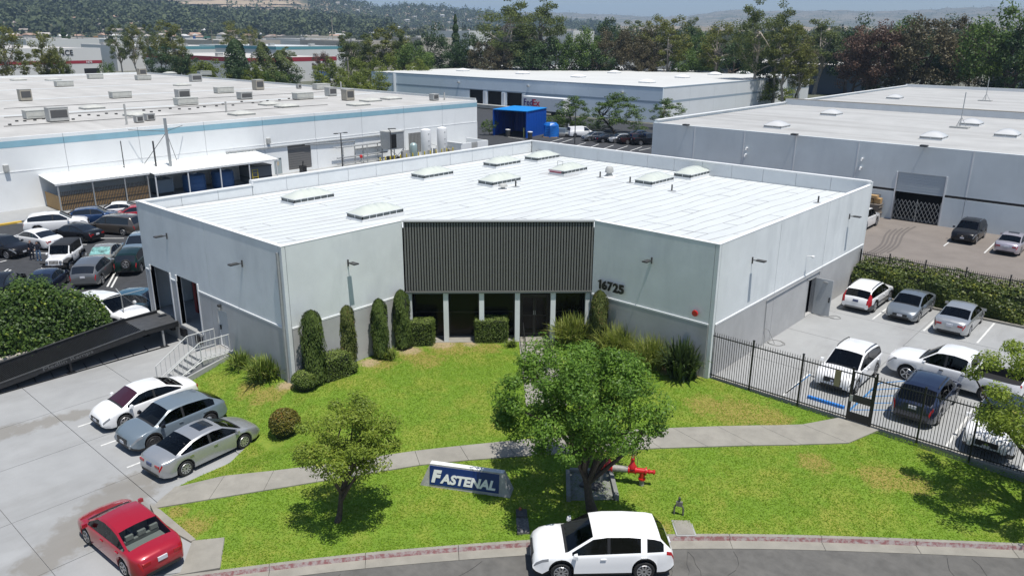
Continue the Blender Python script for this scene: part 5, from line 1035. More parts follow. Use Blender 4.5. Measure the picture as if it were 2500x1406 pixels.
p = G(1372,334,LOW); t = thing('machine_cart', 'grey wheeled machinery cart next to the blue tarpaulin', 'cart', p, R(30)); obj('cart_bed', MB().box(-1.4,1.4,-.6,.6,.5,.7), HVAC, t); obj('cart_load', MB().prism([(-1,-.4),(.6,-.5),(.9,.4),(-.8,.5)], .7, 1.5), mat('cab_bluegrey', (.2,.25,.3), .6), t); [obj('wheel', MB().lathe([(.28,-.08),(.28,.08)], c=(x,y,.28), n=12, axis='y'), TYRE, t) for x in (-.9,.9) for y in (-.65,.65)]; obj('mast', MB().tube([(1.1,.2,.7),(1.1,.2,2.2)], .12, 8), HVAC, t)
# ---------------- far delivery warehouse
WALLF = mat('wall_far_blue', (.74,.81,.86), .85, var=.05, vscale=.2); WALLF2 = mat('wall_far_pale', (.66,.69,.715), .85, var=.05, vscale=.2); STRF = mat('stripe_slate', (.30,.37,.44), .8)
fb = thing('delivery_warehouse', 'long pale blue warehouse with slate stripe and domed skylights behind the blue shelter', 'warehouse', (0,0,0)); YF = 142.7; XA, XB_ = -181, -86.1; ZF = 6.2; YB = 219
doors = [(-142.1,-137.2,LOW,3.15),(-135.8,-131.0,LOW,3.1),(-129.4,-124.4,LOW,3.05)]
for k in range(10):
    a, b = XA+(XB_-XA)*k/10, XA+(XB_-XA)*(k+1)/10; 
    for (z0, z1, off, m, nm) in ((LOW-.2,2.9,.0,WALLF,'wall_panel'),(2.905,3.35,.012,STRF,'slate_stripe'),(3.355,ZF-.25,0,WALLF,'wall_panel'),(ZF-.245,ZF,.03,STRF,'roof_edge')):
        mbx = MB(); holes_boxes(mbx, lambda u0,u1,c,d: mbx.box(u0,u1,YF-off,YF+.3,c,d), a+.02, b-.02, z0, z1, doors); 
        if mbx.v: obj(nm, mbx, m, fb)
for k in range(7):
    a, b = YF+.31+(YB-YF-.31)*k/7, YF+.31+(YB-YF-.31)*(k+1)/7
    for (z0, z1, off, m, nm) in ((LOW-.2,2.9,.0,WALLF2,'wall_panel'),(2.905,3.35,.012,STRF,'slate_stripe'),(3.355,ZF-.25,0,WALLF2,'wall_panel'),(ZF-.245,ZF,.03,STRF,'roof_edge')): obj(nm, MB().box(XB_-.3,XB_+off,a,b-.03,z0,z1), m, fb)
for d in doors: obj('dock_dark', MB().box(d[0],d[1],YF+.6,YF+.7,d[2],d[3]), DARK, fb); 
for d in doors: obj('door_pier', MB().box(d[1]+.1,d[1]+1.1,YF-.25,YF-.015,LOW,2.88), WALLF2, fb)
obj('dock_platform', MB().box(-143.5,-123,YF-2.2,YF-.3,LOW,-.1), CONC, fb)
obj('roof', MB().box(XA,XB_-.31,YF+.31,YB,ZF-.3,ZF-.04), mat('roof_far_grey', (.55,.555,.54), .85, var=.06, vscale=.1), fb)
for (px, py) in [(1010,167),(1110,160),(1130,172),(1195,153),(1222,162),(1276,179),(1310,157),(1355,169),(1412,187),(1390,158),(1500,177),(1580,200),(1515,166),(1666,188),(1583,172),(1656,171),(1745,181),(1815,178),(1290,154)]: dome(fb, G(px, py, ZF+.2)-Vector((0,0,.2)), 3.0, 2.6, .55, WHITE)
for (px, py) in [(1022,160),(1055,156),(1065,155)]: unit(fb, G(px, py, ZF+.1), 1.4, 1.4, 1.3, HVAC)
for (px, py) in [(1120,203),(945,180),(1290,212),(1520,228)]: q = ony(px, py, YF-.1); obj('wall_floodlight', MB().prism([(q.x-.25,YF-.5),(q.x+.25,YF-.5),(q.x+.25,YF),(q.x-.25,YF)], q.z, q.z+.3), HVAC, fb)
obj('downpipe', MB().tube([(ony(962,180,YF-.3).x,YF-.3,LOW),(ony(962,180,YF-.3).x,YF-.3,ZF-.3)], .45, 10), WALLF2, fb)
# white trailer with lettering behind the shelter
q = ony(1279,262,YF-6); t = thing('delivery_trailer', 'white trailer with purple and red lettering behind the blue shelter', 'trailer', (q.x-.6,YF-6,LOW)); obj('trailer_box', MB().box(0,12,0,2.5,1.0,3.9), WHITE, t); obj('trailer_chassis', MB().box(.3,11.7,.3,2.2,.6,.999), LAMPM, t)
[obj('wheel', MB().lathe([(.5,-.15),(.5,.15)], c=(x,y,.5), n=14, axis='y'), TYRE, t) for x in (9,10.2) for y in (.25,2.25)]
me = fit_text(textmesh('Fed', 2, .01, .03), 2.6, 1.5); me.materials.append(mat('letter_purple', (.05,.015,.16), .5)); o = obj('lettering', me, None, t, loc=(.6,-.03,1.9)); o.rotation_euler = (R(90),0,0)
me = fit_text(textmesh('Ex', 2, .01, .03), 2.1, 1.5); me.materials.append(mat('letter_red', (.55,.01,.05), .5)); o = obj('lettering', me, None, t, loc=(3.25,-.03,1.9)); o.rotation_euler = (R(90),0,0)
# ---------------- right warehouse
WALLR = mat('wall_right_bluegrey', (.66,.71,.725), .85, var=.10, vscale=.25, dirt=((.56,.61,.63), .5, .5, .8, (1,1,.25)))
rb = thing('right_warehouse', 'pale blue-grey warehouse with flat roof and roller door on the right', 'warehouse', (0,0,0)); YR = 77.2; XR0 = -47.6; ZRr = 6.92; gd = (-21.05,-17.0,0.,4.45)
xs = [XR0,-42.3,-36.5,-31.0,-24.9,-15.2,-5.5,4.2,14,24,34]
for a, b in zip(xs, xs[1:]):
    for (z0, z1, off, m, nm) in ((-.3,2.62,.03,WALLR,'wall_panel'),(2.625,2.84,.0,BLACK,'black_reveal'),(2.845,ZRr,.0,WALLR,'wall_panel')):
        mbx = MB(); holes_boxes(mbx, lambda u0,u1,c,d: mbx.box(u0,u1,YR-off,YR+.25,c,d), a+.015, b-.015, z0, z1, [gd]); obj(nm, mbx, m, rb)
    obj('joint_seal', MB().box(b-.05,b+.05,YR-.02,YR-.001,2.85,ZRr), WHITE, rb)
obj('side_wall', MB().box(XR0,XR0+.25,YR+.26,170,-.3,ZRr+.25), WALLR, rb); obj('side_coping', MB().box(XR0-.03,XR0+.4,YR+.26,170,ZRr+.25,ZRr+.32), WHITE, rb)
obj('roof', MB().box(XR0+.26,40,YR+.26,112.4,ZRr-.4,ZRr-.05), ROOFR, rb); obj('roof', MB().box(XR0+.26,40,113,170,ZRr-.4,ZRr-.02), ROOFR, rb)
obj('fire_wall', MB().box(XR0+.27,40,112.41,112.99,ZRr-.4,ZRr+.75), PAR, rb); obj('fire_wall_cap', MB().box(XR0+.2,40,112.36,113.04,ZRr+.752,ZRr+.82), mat('cap_brown', (.25,.23,.20), .8), rb)
obj('back_parapet', MB().box(XR0,40,170,170.3,ZRr-.4,ZRr+.5), PAR, rb)
RSK = mat('skylight_grey', (.58,.58,.57), .25, coat=.4)
for (px, py) in [(1897,309),(2280,336),(2372,303),(2030,279),(2185,240),(2460,330)]: skylight('skylight', rb, G(px, py, ZRr+.1)-Vector((0,0,.15)), 1.9, 2.3, (WHITE, HVAC, RSK), 3, .42, .28)
for (px, py, h) in [(2343,312,3.8),(2405,247,3.4)]:
    p = G(px, py, ZRr); t = thing('roof_mast', 'thin antenna mast on a tripod '+('on the near part' if py > 280 else 'on the far part')+' of the right warehouse roof', 'mast', p-Vector((0,0,.05))); obj('pole', MB().tube([(0,0,0),(0,0,h)], .05, 6), STEEL, t); [obj('tripod_leg', MB().tube([(0,0,1.2),(.7*math.cos(a),.7*math.sin(a),0)], .03, 5), STEEL, t) for a in (0.3,2.4,4.5)]; obj('ballast', MB().prism([(-.9,-.6),(.9,-.6),(.9,.6),(-.9,.6)], 0, .18), HVAC, t)
for (px, py) in [(1677,303),(1942,324),(2258,352)]: q = ony(px, py, YR-.3); obj('roof_floodlight', MB().prism([(q.x-.3,YR-.75),(q.x+.3,YR-.75),(q.x+.3,YR-.2),(q.x-.3,YR-.2)], ZRr+.05, ZRr+.2), LAMPM, rb); obj('floodlight_arm', MB().bar((q.x,YR-.4,ZRr+.04),(q.x,YR+.3,ZRr+.04), .07), LAMPM, rb)
for (px, py) in [(1822,362),(1819,378),(2104,388),(2100,410)]: q = ony(px, py, YR-.2); obj('wall_vent', MB().tube([(q.x,YR,q.z),(q.x,YR-.3,q.z+.02),(q.x,YR-.32,q.z-.2)], .09, 8), WHITE, rb)
gdx = bpy.data.objects.new('roller_door', None); col.objects.link(gdx); gdx.parent = rb
for k in range(14): z = 2.66+k*.128; obj('door_slat', MB().box(gd[0],gd[1],YR+.05+.015*(k%2),YR+.12,z,z+.122), mat('shutter_pale', (.45,.50,.53), .5), gdx)
obj('door_dark', MB().box(gd[0],gd[1],YR+1.5,YR+1.6,0,2.66), DARK, gdx); mb = MB().box(gd[0]-.12,gd[0],YR-.05,YR+.2,0,gd[3]); obj('door_jamb', mb, WHITE, gdx); obj('door_jamb', MB().box(gd[1],gd[1]+.12,YR-.05,YR+.2,0,gd[3]), WHITE, gdx)
t = thing('scissor_gate', 'folding diamond scissor gate across the roller door opening', 'gate', (0,YR+.0,0)); w_ = (gd[1]-gd[0])/12
for k in range(12):
    for s in range(3):
        x0 = gd[0]+k*w_; z0 = .1+s*.62; obj('lattice_bar', MB().bar((x0,.02,z0),(x0+w_,.02,z0+.62), .03), STEEL, t); obj('lattice_bar', MB().bar((x0+w_,.0,z0),(x0,.0,z0+.62), .03), STEEL, t)
[obj('gate_post', MB().bar((x,0,0),(x,0,2.1), .05), STEEL, t) for x in (gd[0]+.05,(gd[0]+gd[1])/2,gd[1]-.05)]
p = Vector((-22.6,YR-.9,0)); t = thing('pallet_stack', 'stack of flattened cardboard and pallets against the right warehouse', 'pallets', p)
for k in range(12): mb = MB().box(-.75+random.uniform(-.08,.08),.75+random.uniform(-.08,.08),-.6,.6,.02+k*.12,.02+k*.12+.085); obj('pallet', mb, mat('cardboard_grey', (.20,.17,.14), .9, var=.3, vscale=3), t)
for k, (x, y, z, w, h) in enumerate([(-.3,0,1.48,.7,.35),(.4,.1,1.48,.6,.45),(0,-.1,1.95,.8,.25)]): tag(obj('cardboard_box', MB().prism([(x-w/2,y-.3),(x+w/2,y-.35),(x+w/2,y+.3),(x-w/2,y+.32)], z, z+h), WOOD, loc=p), ['left','right','top'][k]+' brown carton on the pallet stack', 'box', 'cartons on the pallets')
q = ony(2135,478,YR); obj('wall_notice', MB().box(q.x-.6,q.x+.6,YR-.05,YR-.032,1.4,2.2), HVAC, rb)
# tyre marks on the brown lot
mb = MB()
for k in range(5): 
    pts = [G(2100+k*14+i*11+14*math.sin(i*.6+k*.2), 625-i*8-k*2, .012) for i in range(9)]
    for a, b in zip(pts, pts[1:]): mb.bar(a, b, .16, .006)
o = obj('tyre_mark', mb, mat('tyre_mark', (.125,.11,.10), .9), bpy.data.objects['rear_parking_lot']); o['kind'] = 'stuff'
# ---------------- two people
def person(label, p, h, heading, top, legs, hair, bag=None, arm=0.):
    t = thing('person', label, 'person', p, heading); me = bpy.data.meshes.new('body'); s = h/1.7
    J = {'pel':(0,0,.95),'che':(.02,0,1.28),'nec':(.02,0,1.45),'hea':(.05,0,1.58),'top':(.05,0,1.66),'shl':(.0,.19,1.40),'ell':(.03+.1*arm,.25,1.14),'hal':(.20+.1*arm,.18,.98+.18*arm),'shr':(.0,-.19,1.40),'elr':(.0,-.25,1.13),'har':(.12,-.22,.92),'hil':(0,.10,.92),'knl':(.06,.11,.50),'anl':(.0,.11,.08),'tol':(.14,.12,.04),'hir':(0,-.10,.92),'knr':(-.02,-.11,.50),'anr':(-.10,-.11,.08),'tor':(.04,-.12,.04)}
    E_ = [('pel','che'),('che','nec'),('nec','hea'),('hea','top'),('che','shl'),('shl','ell'),('ell','hal'),('che','shr'),('shr','elr'),('elr','har'),('pel','hil'),('hil','knl'),('knl','anl'),('anl','tol'),('pel','hir'),('hir','knr'),('knr','anr'),('anr','tor')]
    rad = {'pel':.15,'che':.16,'nec':.055,'hea':.10,'top':.08,'shl':.07,'ell':.05,'hal':.035,'shr':.07,'elr':.05,'har':.035,'hil':.10,'knl':.07,'anl':.045,'tol':.04,'hir':.10,'knr':.07,'anr':.045,'tor':.04}
    K = list(J); me.from_pydata([tuple(c*s for c in J[k]) for k in K], [(K.index(a), K.index(b)) for a, b in E_], []); o = bpy.data.objects.new('body', me); col.objects.link(o); o.parent = t
    sk = o.modifiers.new('skin', 'SKIN'); o.modifiers.new('sub', 'SUBSURF').render_levels = 1; me.skin_vertices[0].data[0].use_root = True
    for i, k in enumerate(K): me.skin_vertices[0].data[i].radius = (rad[k]*s, rad[k]*s*(.8 if k in ('che','pel') else 1))
    bpy.context.view_layer.update(); dm_ = bpy.data.meshes.new_from_object(o.evaluated_get(bpy.context.evaluated_depsgraph_get())); bpy.data.objects.remove(o)
    dm_.materials.clear(); [dm_.materials.append(m) for m in (top, legs, SKIN, hair)]
    for f in dm_.polygons: z = f.center.z/s; y = abs(f.center.y/s); f.material_index = 1 if z < .93 and y < .19 else 2 if (z < 1.05 and y >= .17 and z > .85) else 3 if z > 1.6 or (z > 1.48 and f.center.x/s < .04) else 2 if z > 1.46 else 0; f.use_smooth = True
    o = bpy.data.objects.new('body', dm_); col.objects.link(o); o.parent = t
    if bag: obj('handbag', MB().prism([(-.02,.26),(.22,.26),(.2,.36),(0,.36)], .78*s, 1.02*s), bag, t)
    return t
p = G(80,634,LOW); person('person with long hair in dark clothes carrying a white bag in the left car park', p, 1.62, R(20), CLOTHD, CLOTHD, mat('hair_red', (.10,.03,.02), .6), WHITE, .3)
p = G(97,637,LOW); person('person in navy top and jeans standing beside the dark-clothed one', p, 1.60, R(-10), CLOTHD, CLOTHJ, HAIR, None, 1.)
# ================================================================ vehicles
def paint(name, c, metal=.0, rough=.32): return mat('paint_'+name, c, rough, metal=metal, coat=1. if max(c) > .03 else .35, spec=.5 if max(c) > .03 else .25)
PW, PSIL, PGB, PRED, PBLK, PNAVY = paint('white',(.80,.80,.80)), paint('silver',(.42,.43,.44),.55,.34), paint('greyblue',(.15,.19,.225),.1), paint('red',(.36,.006,.02),.15), paint('black',(.008,.008,.010)), paint('navy',(.008,.014,.04),.2)
PGRY, PTAU, PGRN, PCHA, PBLU, PLIL, PTEAL = paint('grey',(.15,.155,.16),.4), paint('taupe',(.10,.085,.07),.4), paint('darkgreen',(.006,.022,.02),.2), paint('champagne',(.38,.36,.31),.5), paint('blue',(.01,.04,.12),.3), paint('lilac_silver',(.46,.43,.48),.5), paint('teal_blue',(.03,.10,.15),.3)
PPB = paint('pale_blue',(.22,.29,.34),.4)
AUTOG = mat('auto_glass', (.010,.013,.018), .03, spec=.8); TRIM = mat('black_plastic', (.018,.018,.019), .55); RIMS = mat('rim_silver', (.50,.50,.51), .3, metal=.7); RIMB = mat('rim_black', (.03,.03,.032), .35)
HEADL = mat('headlamp', (.20,.21,.225), .1, coat=.8); TAILL = mat('tail_lamp', (.33,.006,.008), .15, coat=.6); CHROME = mat('chrome', (.7,.7,.7), .15, metal=1.); PLATE = mat('plate', (.55,.56,.6), .5); PLATED = mat('plate_dark', (.06,.08,.16), .5); SEAMC = mat('door_gap', (.03,.03,.03), .8)
def tinted(name, c, f=.5):
    m = bpy.data.materials.new(name); m.use_nodes = True; nt = m.node_tree; nt.nodes.clear(); o = nt.nodes.new('ShaderNodeOutputMaterial'); tr = nt.nodes.new('ShaderNodeBsdfTransparent'); tr.inputs[0].default_value = (*c, 1)
    gl_ = nt.nodes.new('ShaderNodeBsdfGlossy'); gl_.inputs['Roughness'].default_value = .03; fr = nt.nodes.new('ShaderNodeFresnel'); fr.inputs[0].default_value = 1.5; mx = nt.nodes.new('ShaderNodeMixShader'); nt.links.new(fr.outputs[0], mx.inputs[0]); nt.links.new(tr.outputs[0], mx.inputs[1]); nt.links.new(gl_.outputs[0], mx.inputs[2]); nt.links.new(mx.outputs[0], o.inputs[0]); return m
GLT = tinted('tinted_glass', (.30,.33,.34)); GLD = tinted('privacy_glass', (.10,.11,.12)); GLC = tinted('clear_glass', (.55,.60,.60)); SEATG = mat('seat_grey', (.10,.10,.10), .9); SEATB = mat('seat_beige', (.38,.37,.34), .9); DASH = mat('dash', (.03,.03,.032), .8)
T = {}
T['sedan'] = dict(L=4.65,W=1.80,H=1.45,wf=1.38,wr=-1.32,r=.325, top=[(-2.325,.70),(-2.29,.90),(-2.2,.99),(-1.95,1.03),(-1.60,1.05),(-.80,1.36),(-.35,1.43),(.1,1.45),(.55,1.40),(1.32,1.00),(1.55,.95),(2.0,.83),(2.2,.74),(2.29,.64),(2.325,.52)],
  belt=[(-2.325,.64),(-2.2,.88),(-1.7,.96),(-.8,.95),(1.2,.89),(1.6,.86),(2.1,.70),(2.325,.48)], roof=(-.80,.55), cowl=1.32, back=-1.60, win=(-1.42,1.16), pil=-.12, clr=.19)
T['suv'] = dict(L=4.65,W=1.86,H=1.66,wf=1.40,wr=-1.33,r=.355, top=[(-2.325,.72),(-2.30,.98),(-2.22,1.10),(-1.86,1.50),(-1.62,1.57),(-.8,1.65),(-.1,1.66),(.36,1.60),(1.18,1.10),(1.4,1.06),(2.02,.98),(2.22,.89),(2.30,.75),(2.325,.58)],
  belt=[(-2.325,.68),(-2.27,.97),(-2.05,1.06),(-.8,1.03),(1.1,.98),(1.6,.96),(2.15,.84),(2.325,.55)], roof=(-1.86,.36), cowl=1.18, back=-2.22, win=(-1.95,1.05), pil=-.15, clr=.23)
T['crossover'] = dict(L=4.57,W=1.84,H=1.60,wf=1.37,wr=-1.29,r=.345, top=[(-2.285,.72),(-2.25,.98),(-2.15,1.07),(-1.45,1.49),(-1.15,1.55),(-.4,1.60),(.1,1.59),(.45,1.54),(1.15,1.10),(1.4,1.05),(2.0,.95),(2.2,.84),(2.26,.72),(2.285,.56)],
  belt=[(-2.285,.66),(-2.2,.96),(-1.9,1.05),(-.8,1.02),(1.1,.97),(1.6,.94),(2.1,.80),(2.285,.52)], roof=(-1.45,.45), cowl=1.15, back=-2.15, win=(-1.62,1.03), pil=-.12, clr=.21)
T['minivan'] = dict(L=5.1,W=1.92,H=1.74,wf=1.62,wr=-1.38,r=.34, top=[(-2.55,.72),(-2.52,1.0),(-2.45,1.1),(-2.15,1.62),(-2.0,1.69),(-1.0,1.74),(.2,1.72),(.75,1.64),(1.6,1.10),(1.85,1.02),(2.3,.88),(2.45,.76),(2.52,.64),(2.55,.5)],
  belt=[(-2.55,.66),(-2.5,.95),(-2.2,1.02),(1.2,.97),(1.8,.94),(2.3,.76),(2.55,.48)], roof=(-2.15,.75), cowl=1.6, back=-2.45, win=(-2.0,1.42), pil=.35, clr=.19)
T['van'] = dict(L=4.7,W=1.74,H=1.88,wf=1.55,wr=-1.38,r=.32, top=[(-2.35,.62),(-2.33,.98),(-2.3,1.15),(-2.22,1.74),(-2.1,1.84),(-1,1.88),(.3,1.87),(.85,1.76),(1.6,1.16),(1.8,1.08),(2.15,.92),(2.28,.76),(2.33,.62),(2.35,.5)],
  belt=[(-2.35,.6),(-2.3,.96),(-2.0,1.08),(1.2,1.05),(1.7,1.0),(2.15,.8),(2.35,.48)], roof=(-2.22,.85), cowl=1.6, back=-2.3, win=(.35,1.4), pil=.33, clr=.2)
T['pickup'] = dict(L=5.85,W=2.02,H=1.93,wf=1.90,wr=-1.68,r=.40, top=[(-2.925,1.18),(-2.92,1.24),(-2.90,1.25),(-.86,1.25),(-.84,1.26),(-.72,1.80),(-.55,1.88),(.0,1.93),(.5,1.90),(.75,1.84),(1.42,1.32),(1.6,1.28),(2.45,1.20),(2.74,1.14),(2.88,1.04),(2.925,.74)],
  belt=[(-2.925,1.17),(-2.9,1.22),(-.9,1.22),(-.8,1.18),(1.3,1.16),(1.7,1.14),(2.6,1.06),(2.925,.70)], roof=(-.72,.75), cowl=1.42, back=-.84, win=(-.62,1.28), pil=.28, clr=.34, bed=(-2.85,-.92,.78))
T['jeep'] = dict(L=4.4,W=1.62,H=1.86,wf=1.42,wr=-1.35,r=.41, top=[(-2.0,.9),(-1.98,1.3),(-1.95,1.78),(-1.85,1.84),(-.8,1.86),(.3,1.85),(.52,1.80),(.85,1.24),(.95,1.20),(1.9,1.14),(2.0,1.08),(2.03,.9),(2.05,.62)],
  belt=[(-2.0,.85),(-1.95,1.12),(.8,1.12),(1.0,1.12),(1.95,1.04),(2.05,.6)], roof=(-1.95,.52), cowl=.85, back=-1.98, win=(-1.75,.72), pil=-.2, clr=.45, boxy=1)
def pl(tab, x):
    xs_, zs_ = zip(*tab); return float(np.interp(x, xs_, zs_))
def car(label, kind, loc, heading, body, group, name='parked_car', cat='car', L=None, W=None, H=None, rims=RIMS, spokes=5, clad=None, roofm=None, rails=None, sunroof=False, pitch=0., spare=False, detail=True, plate='front', wsm=None, extra=None, lowerm=None, tallred=False, handles=None, cpil=None, glass=None, seats=None):
    P = dict(T[kind]); sL, sW, sH = (L or P['L'])/P['L'], (W or P['W'])/P['W'], (H or P['H'])/P['H']; hl = P['L']/2
    if kind == 'jeep': hl = 2.05
    t = thing(name, label, cat, loc, heading, group); fg, bgl = (glass or (GLT, GLD)) if detail else (AUTOG, AUTOG)
    if pitch: t.rotation_euler = (0, pitch, heading)
    rt = P['r']; wf, wr = P['wf'], P['wr']; Ra = rt+.06; zmin = P['clr']; x_min, x_max = P['top'][0][0], P['top'][-1][0]
    S = set()
    for a, b in zip(P['top'], P['top'][1:]):
        nsub = max(1, int((b[0]-a[0])/.28)+1 if detail else 1)
        for k in range(nsub): S.add(round(a[0]+(b[0]-a[0])*k/nsub, 4))
    S.add(x_max)
    arch = []
    for w_ in (wf, wr):
        S.update(round(w_+Ra*q, 4) for q in ((-1.001,-.999,-.96,-.85,-.68,-.4,0,.4,.68,.85,.96,.999,1.001) if detail else (-1.001,-.999,-.8,-.4,.4,.8,.999,1.001)))
    pil = P['pil']; dgap = [pil, P['win'][1]-.12, (P['win'][0]*.5+wr*.5)+.15]
    if kind == 'pickup': dgap = [pil, P['win'][1]-.1, P['back']+.1]
    S.update([round(pil-.05,4), round(pil+.05,4), round(P['win'][0],4), round(P['win'][1],4), *[round(v,4) for v in P['roof']], round(P['cowl'],4), round(P['back'],4), round(P['cowl']+.09,4)])
    gaps = []
    if cpil: S.update(cpil)
    if detail:
        for g_ in dgap[1:]: S.update([round(g_-.011,4), round(g_+.011,4)]); gaps.append((round(g_-.011,4), round(g_+.011,4)))
        S.update([round(pil-.011,4), round(pil+.011,4)]); gaps.append((round(pil-.011,4), round(pil+.011,4)))
    if 'bed' in P: S.update([P['bed'][0]-.01, P['bed'][0]+.001, P['bed'][1]-.001, P['bed'][1]+.01])
    S = sorted(s for s in S if x_min <= s <= x_max); S = [s for i, s in enumerate(S) if i == 0 or s-S[i-1] > 8e-4]
    Hr = P['H']; Wh = P['W']/2; rows = []; bx = P.get('boxy', 0)
    for x in S:
        d0 = min(x_max-x, x-x_min); e = 1-clamp(d0/(.55 if not bx else .12)); wq = Wh*(1-(.05 if bx else .20 if kind in ('sedan','crossover') else .12)*e**2.4) - (.0 if bx else .03*Wh*clamp((abs(x)/hl-.5)*2)**2)
        if kind == 'jeep' and x > .9: wq = Wh*.80-.04*(x-.9)
        zt_, zs_ = pl(P['top'], x), pl(P['belt'], x); zb = zmin + (.16*(1-clamp(d0/.28))**2 if not bx else 0)
        if abs(x-wf) < Ra: zb = max(zb, rt+math.sqrt(max(Ra**2-(x-wf)**2, 0)))
        if abs(x-wr) < Ra: zb = max(zb, rt+math.sqrt(max(Ra**2-(x-wr)**2, 0)))
        crown = .045 if not bx else .02; ze = zt_-crown; ws = wq-.035; c = clamp((ze-zs_)/(Hr-zs_)); hoodw = ws-.075; roofw = Wh-(.25 if not bx else .12)
        wt = hoodw+(roofw-hoodw)*c**.9; wt = min(wt, ws-.06); ze = max(ze, zs_+.012); zt_ = max(zt_, ze+.01)
        zm = max(zs_*.62, zb+(.17 if clad else .06)); zs3 = max(zs_-.09, zm+.015); zs4 = max(zs_, zs3+.01)
        pts = [(wq-.10, zb), (wq-.03, zb+.025), (wq-.004 if not clad else wq+.012, min(zb+.13, zm-.01)), (wq, zm), (wq-.008, zs3), (ws, zs4), (ws-.018, zs4+.018), (wt+.03, max(ze-.055, zs4+.03 if ze-.055 > zs4 else (zs4+.018)*.4+ze*.6)), (wt-.04, ze), (wt*.55, ze+.72*(zt_-ze)), (0, zt_)]
        if 'bed' in P and P['bed'][0] <= x <= P['bed'][1]:
            fz = P['bed'][2]; pts[6:] = [(ws-.05, zs4+.01), (ws-.10, zs4-.01), (ws-.11, fz+.02), (ws*.5, fz), (0, fz)]
        rows.append([(x*sL, y*sW, z*sH) for y, z in pts])
    NP = 11; grp = {}; EX = [(-.004)]
    def put(gname, m, f): grp.setdefault((gname, m), []).append(f)
    V = []
    for rw in rows: V += rw + [(x, -y, z) for (x, y, z) in rw]
    def vi(i, j, s): return i*2*NP + (0 if s > 0 else NP) + j
    w0, w1 = P['win']; r0, r1 = P['roof']
    for i in range(len(S)-1):
        xa, xb = S[i], S[i+1]; xm = (xa+xb)/2; isgap = any(abs(xa-g[0]) < 1e-3 and abs(xb-g[1]) < 1e-3 for g in gaps)
        inbed = 'bed' in P and P['bed'][0]-.02 <= xm <= P['bed'][1]+.02
        for s in (1, -1):
            for j in range(NP-1):
                f = (vi(i,j,s), vi(i+1,j,s), vi(i+1,j+1,s), vi(i,j+1,s)); f = f if s < 0 else f[::-1]; key = ('body', body)
                cabH = rows[i][8][2]-rows[i][6][2]; cabH2 = rows[i+1][8][2]-rows[i+1][6][2]
                if inbed:
                    if j >= 5: key = ('bed_liner', TRIM)
                elif j == 6 and w0 <= xm <= w1 and not (cpil and cpil[0] <= xm <= cpil[1]) and (cabH > .07 or cabH2 > .07):
                    if abs(xm-pil) < .051: key = ('pillar_'+('l' if s > 0 else 'r'), TRIM)
                    else: key = (('side_window_l' if s > 0 else 'side_window_r')+('_f' if xm > pil else '_b'), fg if xm > pil else bgl)
                elif j >= 8 and r1 <= xm <= P['cowl']: key = ('windshield', wsm or fg)
                elif j >= 8 and P['cowl'] < xm < P['cowl']+.09 and detail: key = ('cowl_panel', TRIM)
                elif j >= 8 and P['back'] <= xm <= r0: key = ('rear_window', bgl)
                elif j >= 8 and r0 < xm < r1: key = ('roof', roofm) if roofm else ('roof_panel', body)
                elif j == 7 and r0-.1 < xm < r1 and roofm: key = ('roof', roofm)
                elif j in (0,1) and clad: key = ('cladding', clad)
                elif j == 2 and clad and False: key = ('cladding', clad)
                elif j in (1,2) and lowerm: key = ('lower_body_'+('l' if s > 0 else 'r'), lowerm)
                elif isgap and 1 <= j <= 5 and zmin < rows[i][0][2]/sH < zmin+.2: key = ('door_gap', SEAMC)
                elif xm > x_max-.42 and xm < x_max-.03 and j == 4 and kind != 'jeep': key = ('headlight_'+('l' if s > 0 else 'r'), HEADL)
                elif xm < x_min+(.24 if kind not in ('van','pickup','jeep') else .06) and j in ((4,) if kind in ('sedan',) else (4,5) if not tallred else (3,4,5,6)): key = ('taillight_'+('l' if s > 0 else 'r'), TAILL)
                elif tallred and xm < x_min+.40 and j in (5,6,7): key = ('taillight_'+('l' if s > 0 else 'r'), TAILL)
                put(*key, f)
    for i in (0, len(S)-1):
        f = [vi(i,j,1) for j in range(NP)] + [vi(i,j,-1) for j in range(NP-2,-1,-1)]; put('body', body, tuple(f if i else f[::-1]))
    nm = lambda k: 'side_window' if k.startswith('side_window') else 'headlight' if k.startswith('head') else 'taillight' if k.startswith('tail') else 'pillar' if k.startswith('pillar') else 'lower_body' if k.startswith('lower_body') else k
    for (gname, m), fs in grp.items():
        idx = sorted({v for f in fs for v in f}); mp = {v: q for q, v in enumerate(idx)}; mb = MB(); off = .0
        mb.add([V[v] for v in idx], [tuple(mp[v] for v in f) for f in fs]); o = obj(nm(gname), mb, m, t, smooth=38, rec=False)
    X = lambda v: v*sL
    # floor pan keeps the underside dark
    obj('underbody', MB().box(X(x_min)+.25, X(x_max)-.25, -Wh*sW+.22, Wh*sW-.22, zmin+.03, rt*1.5), TRIM, t)
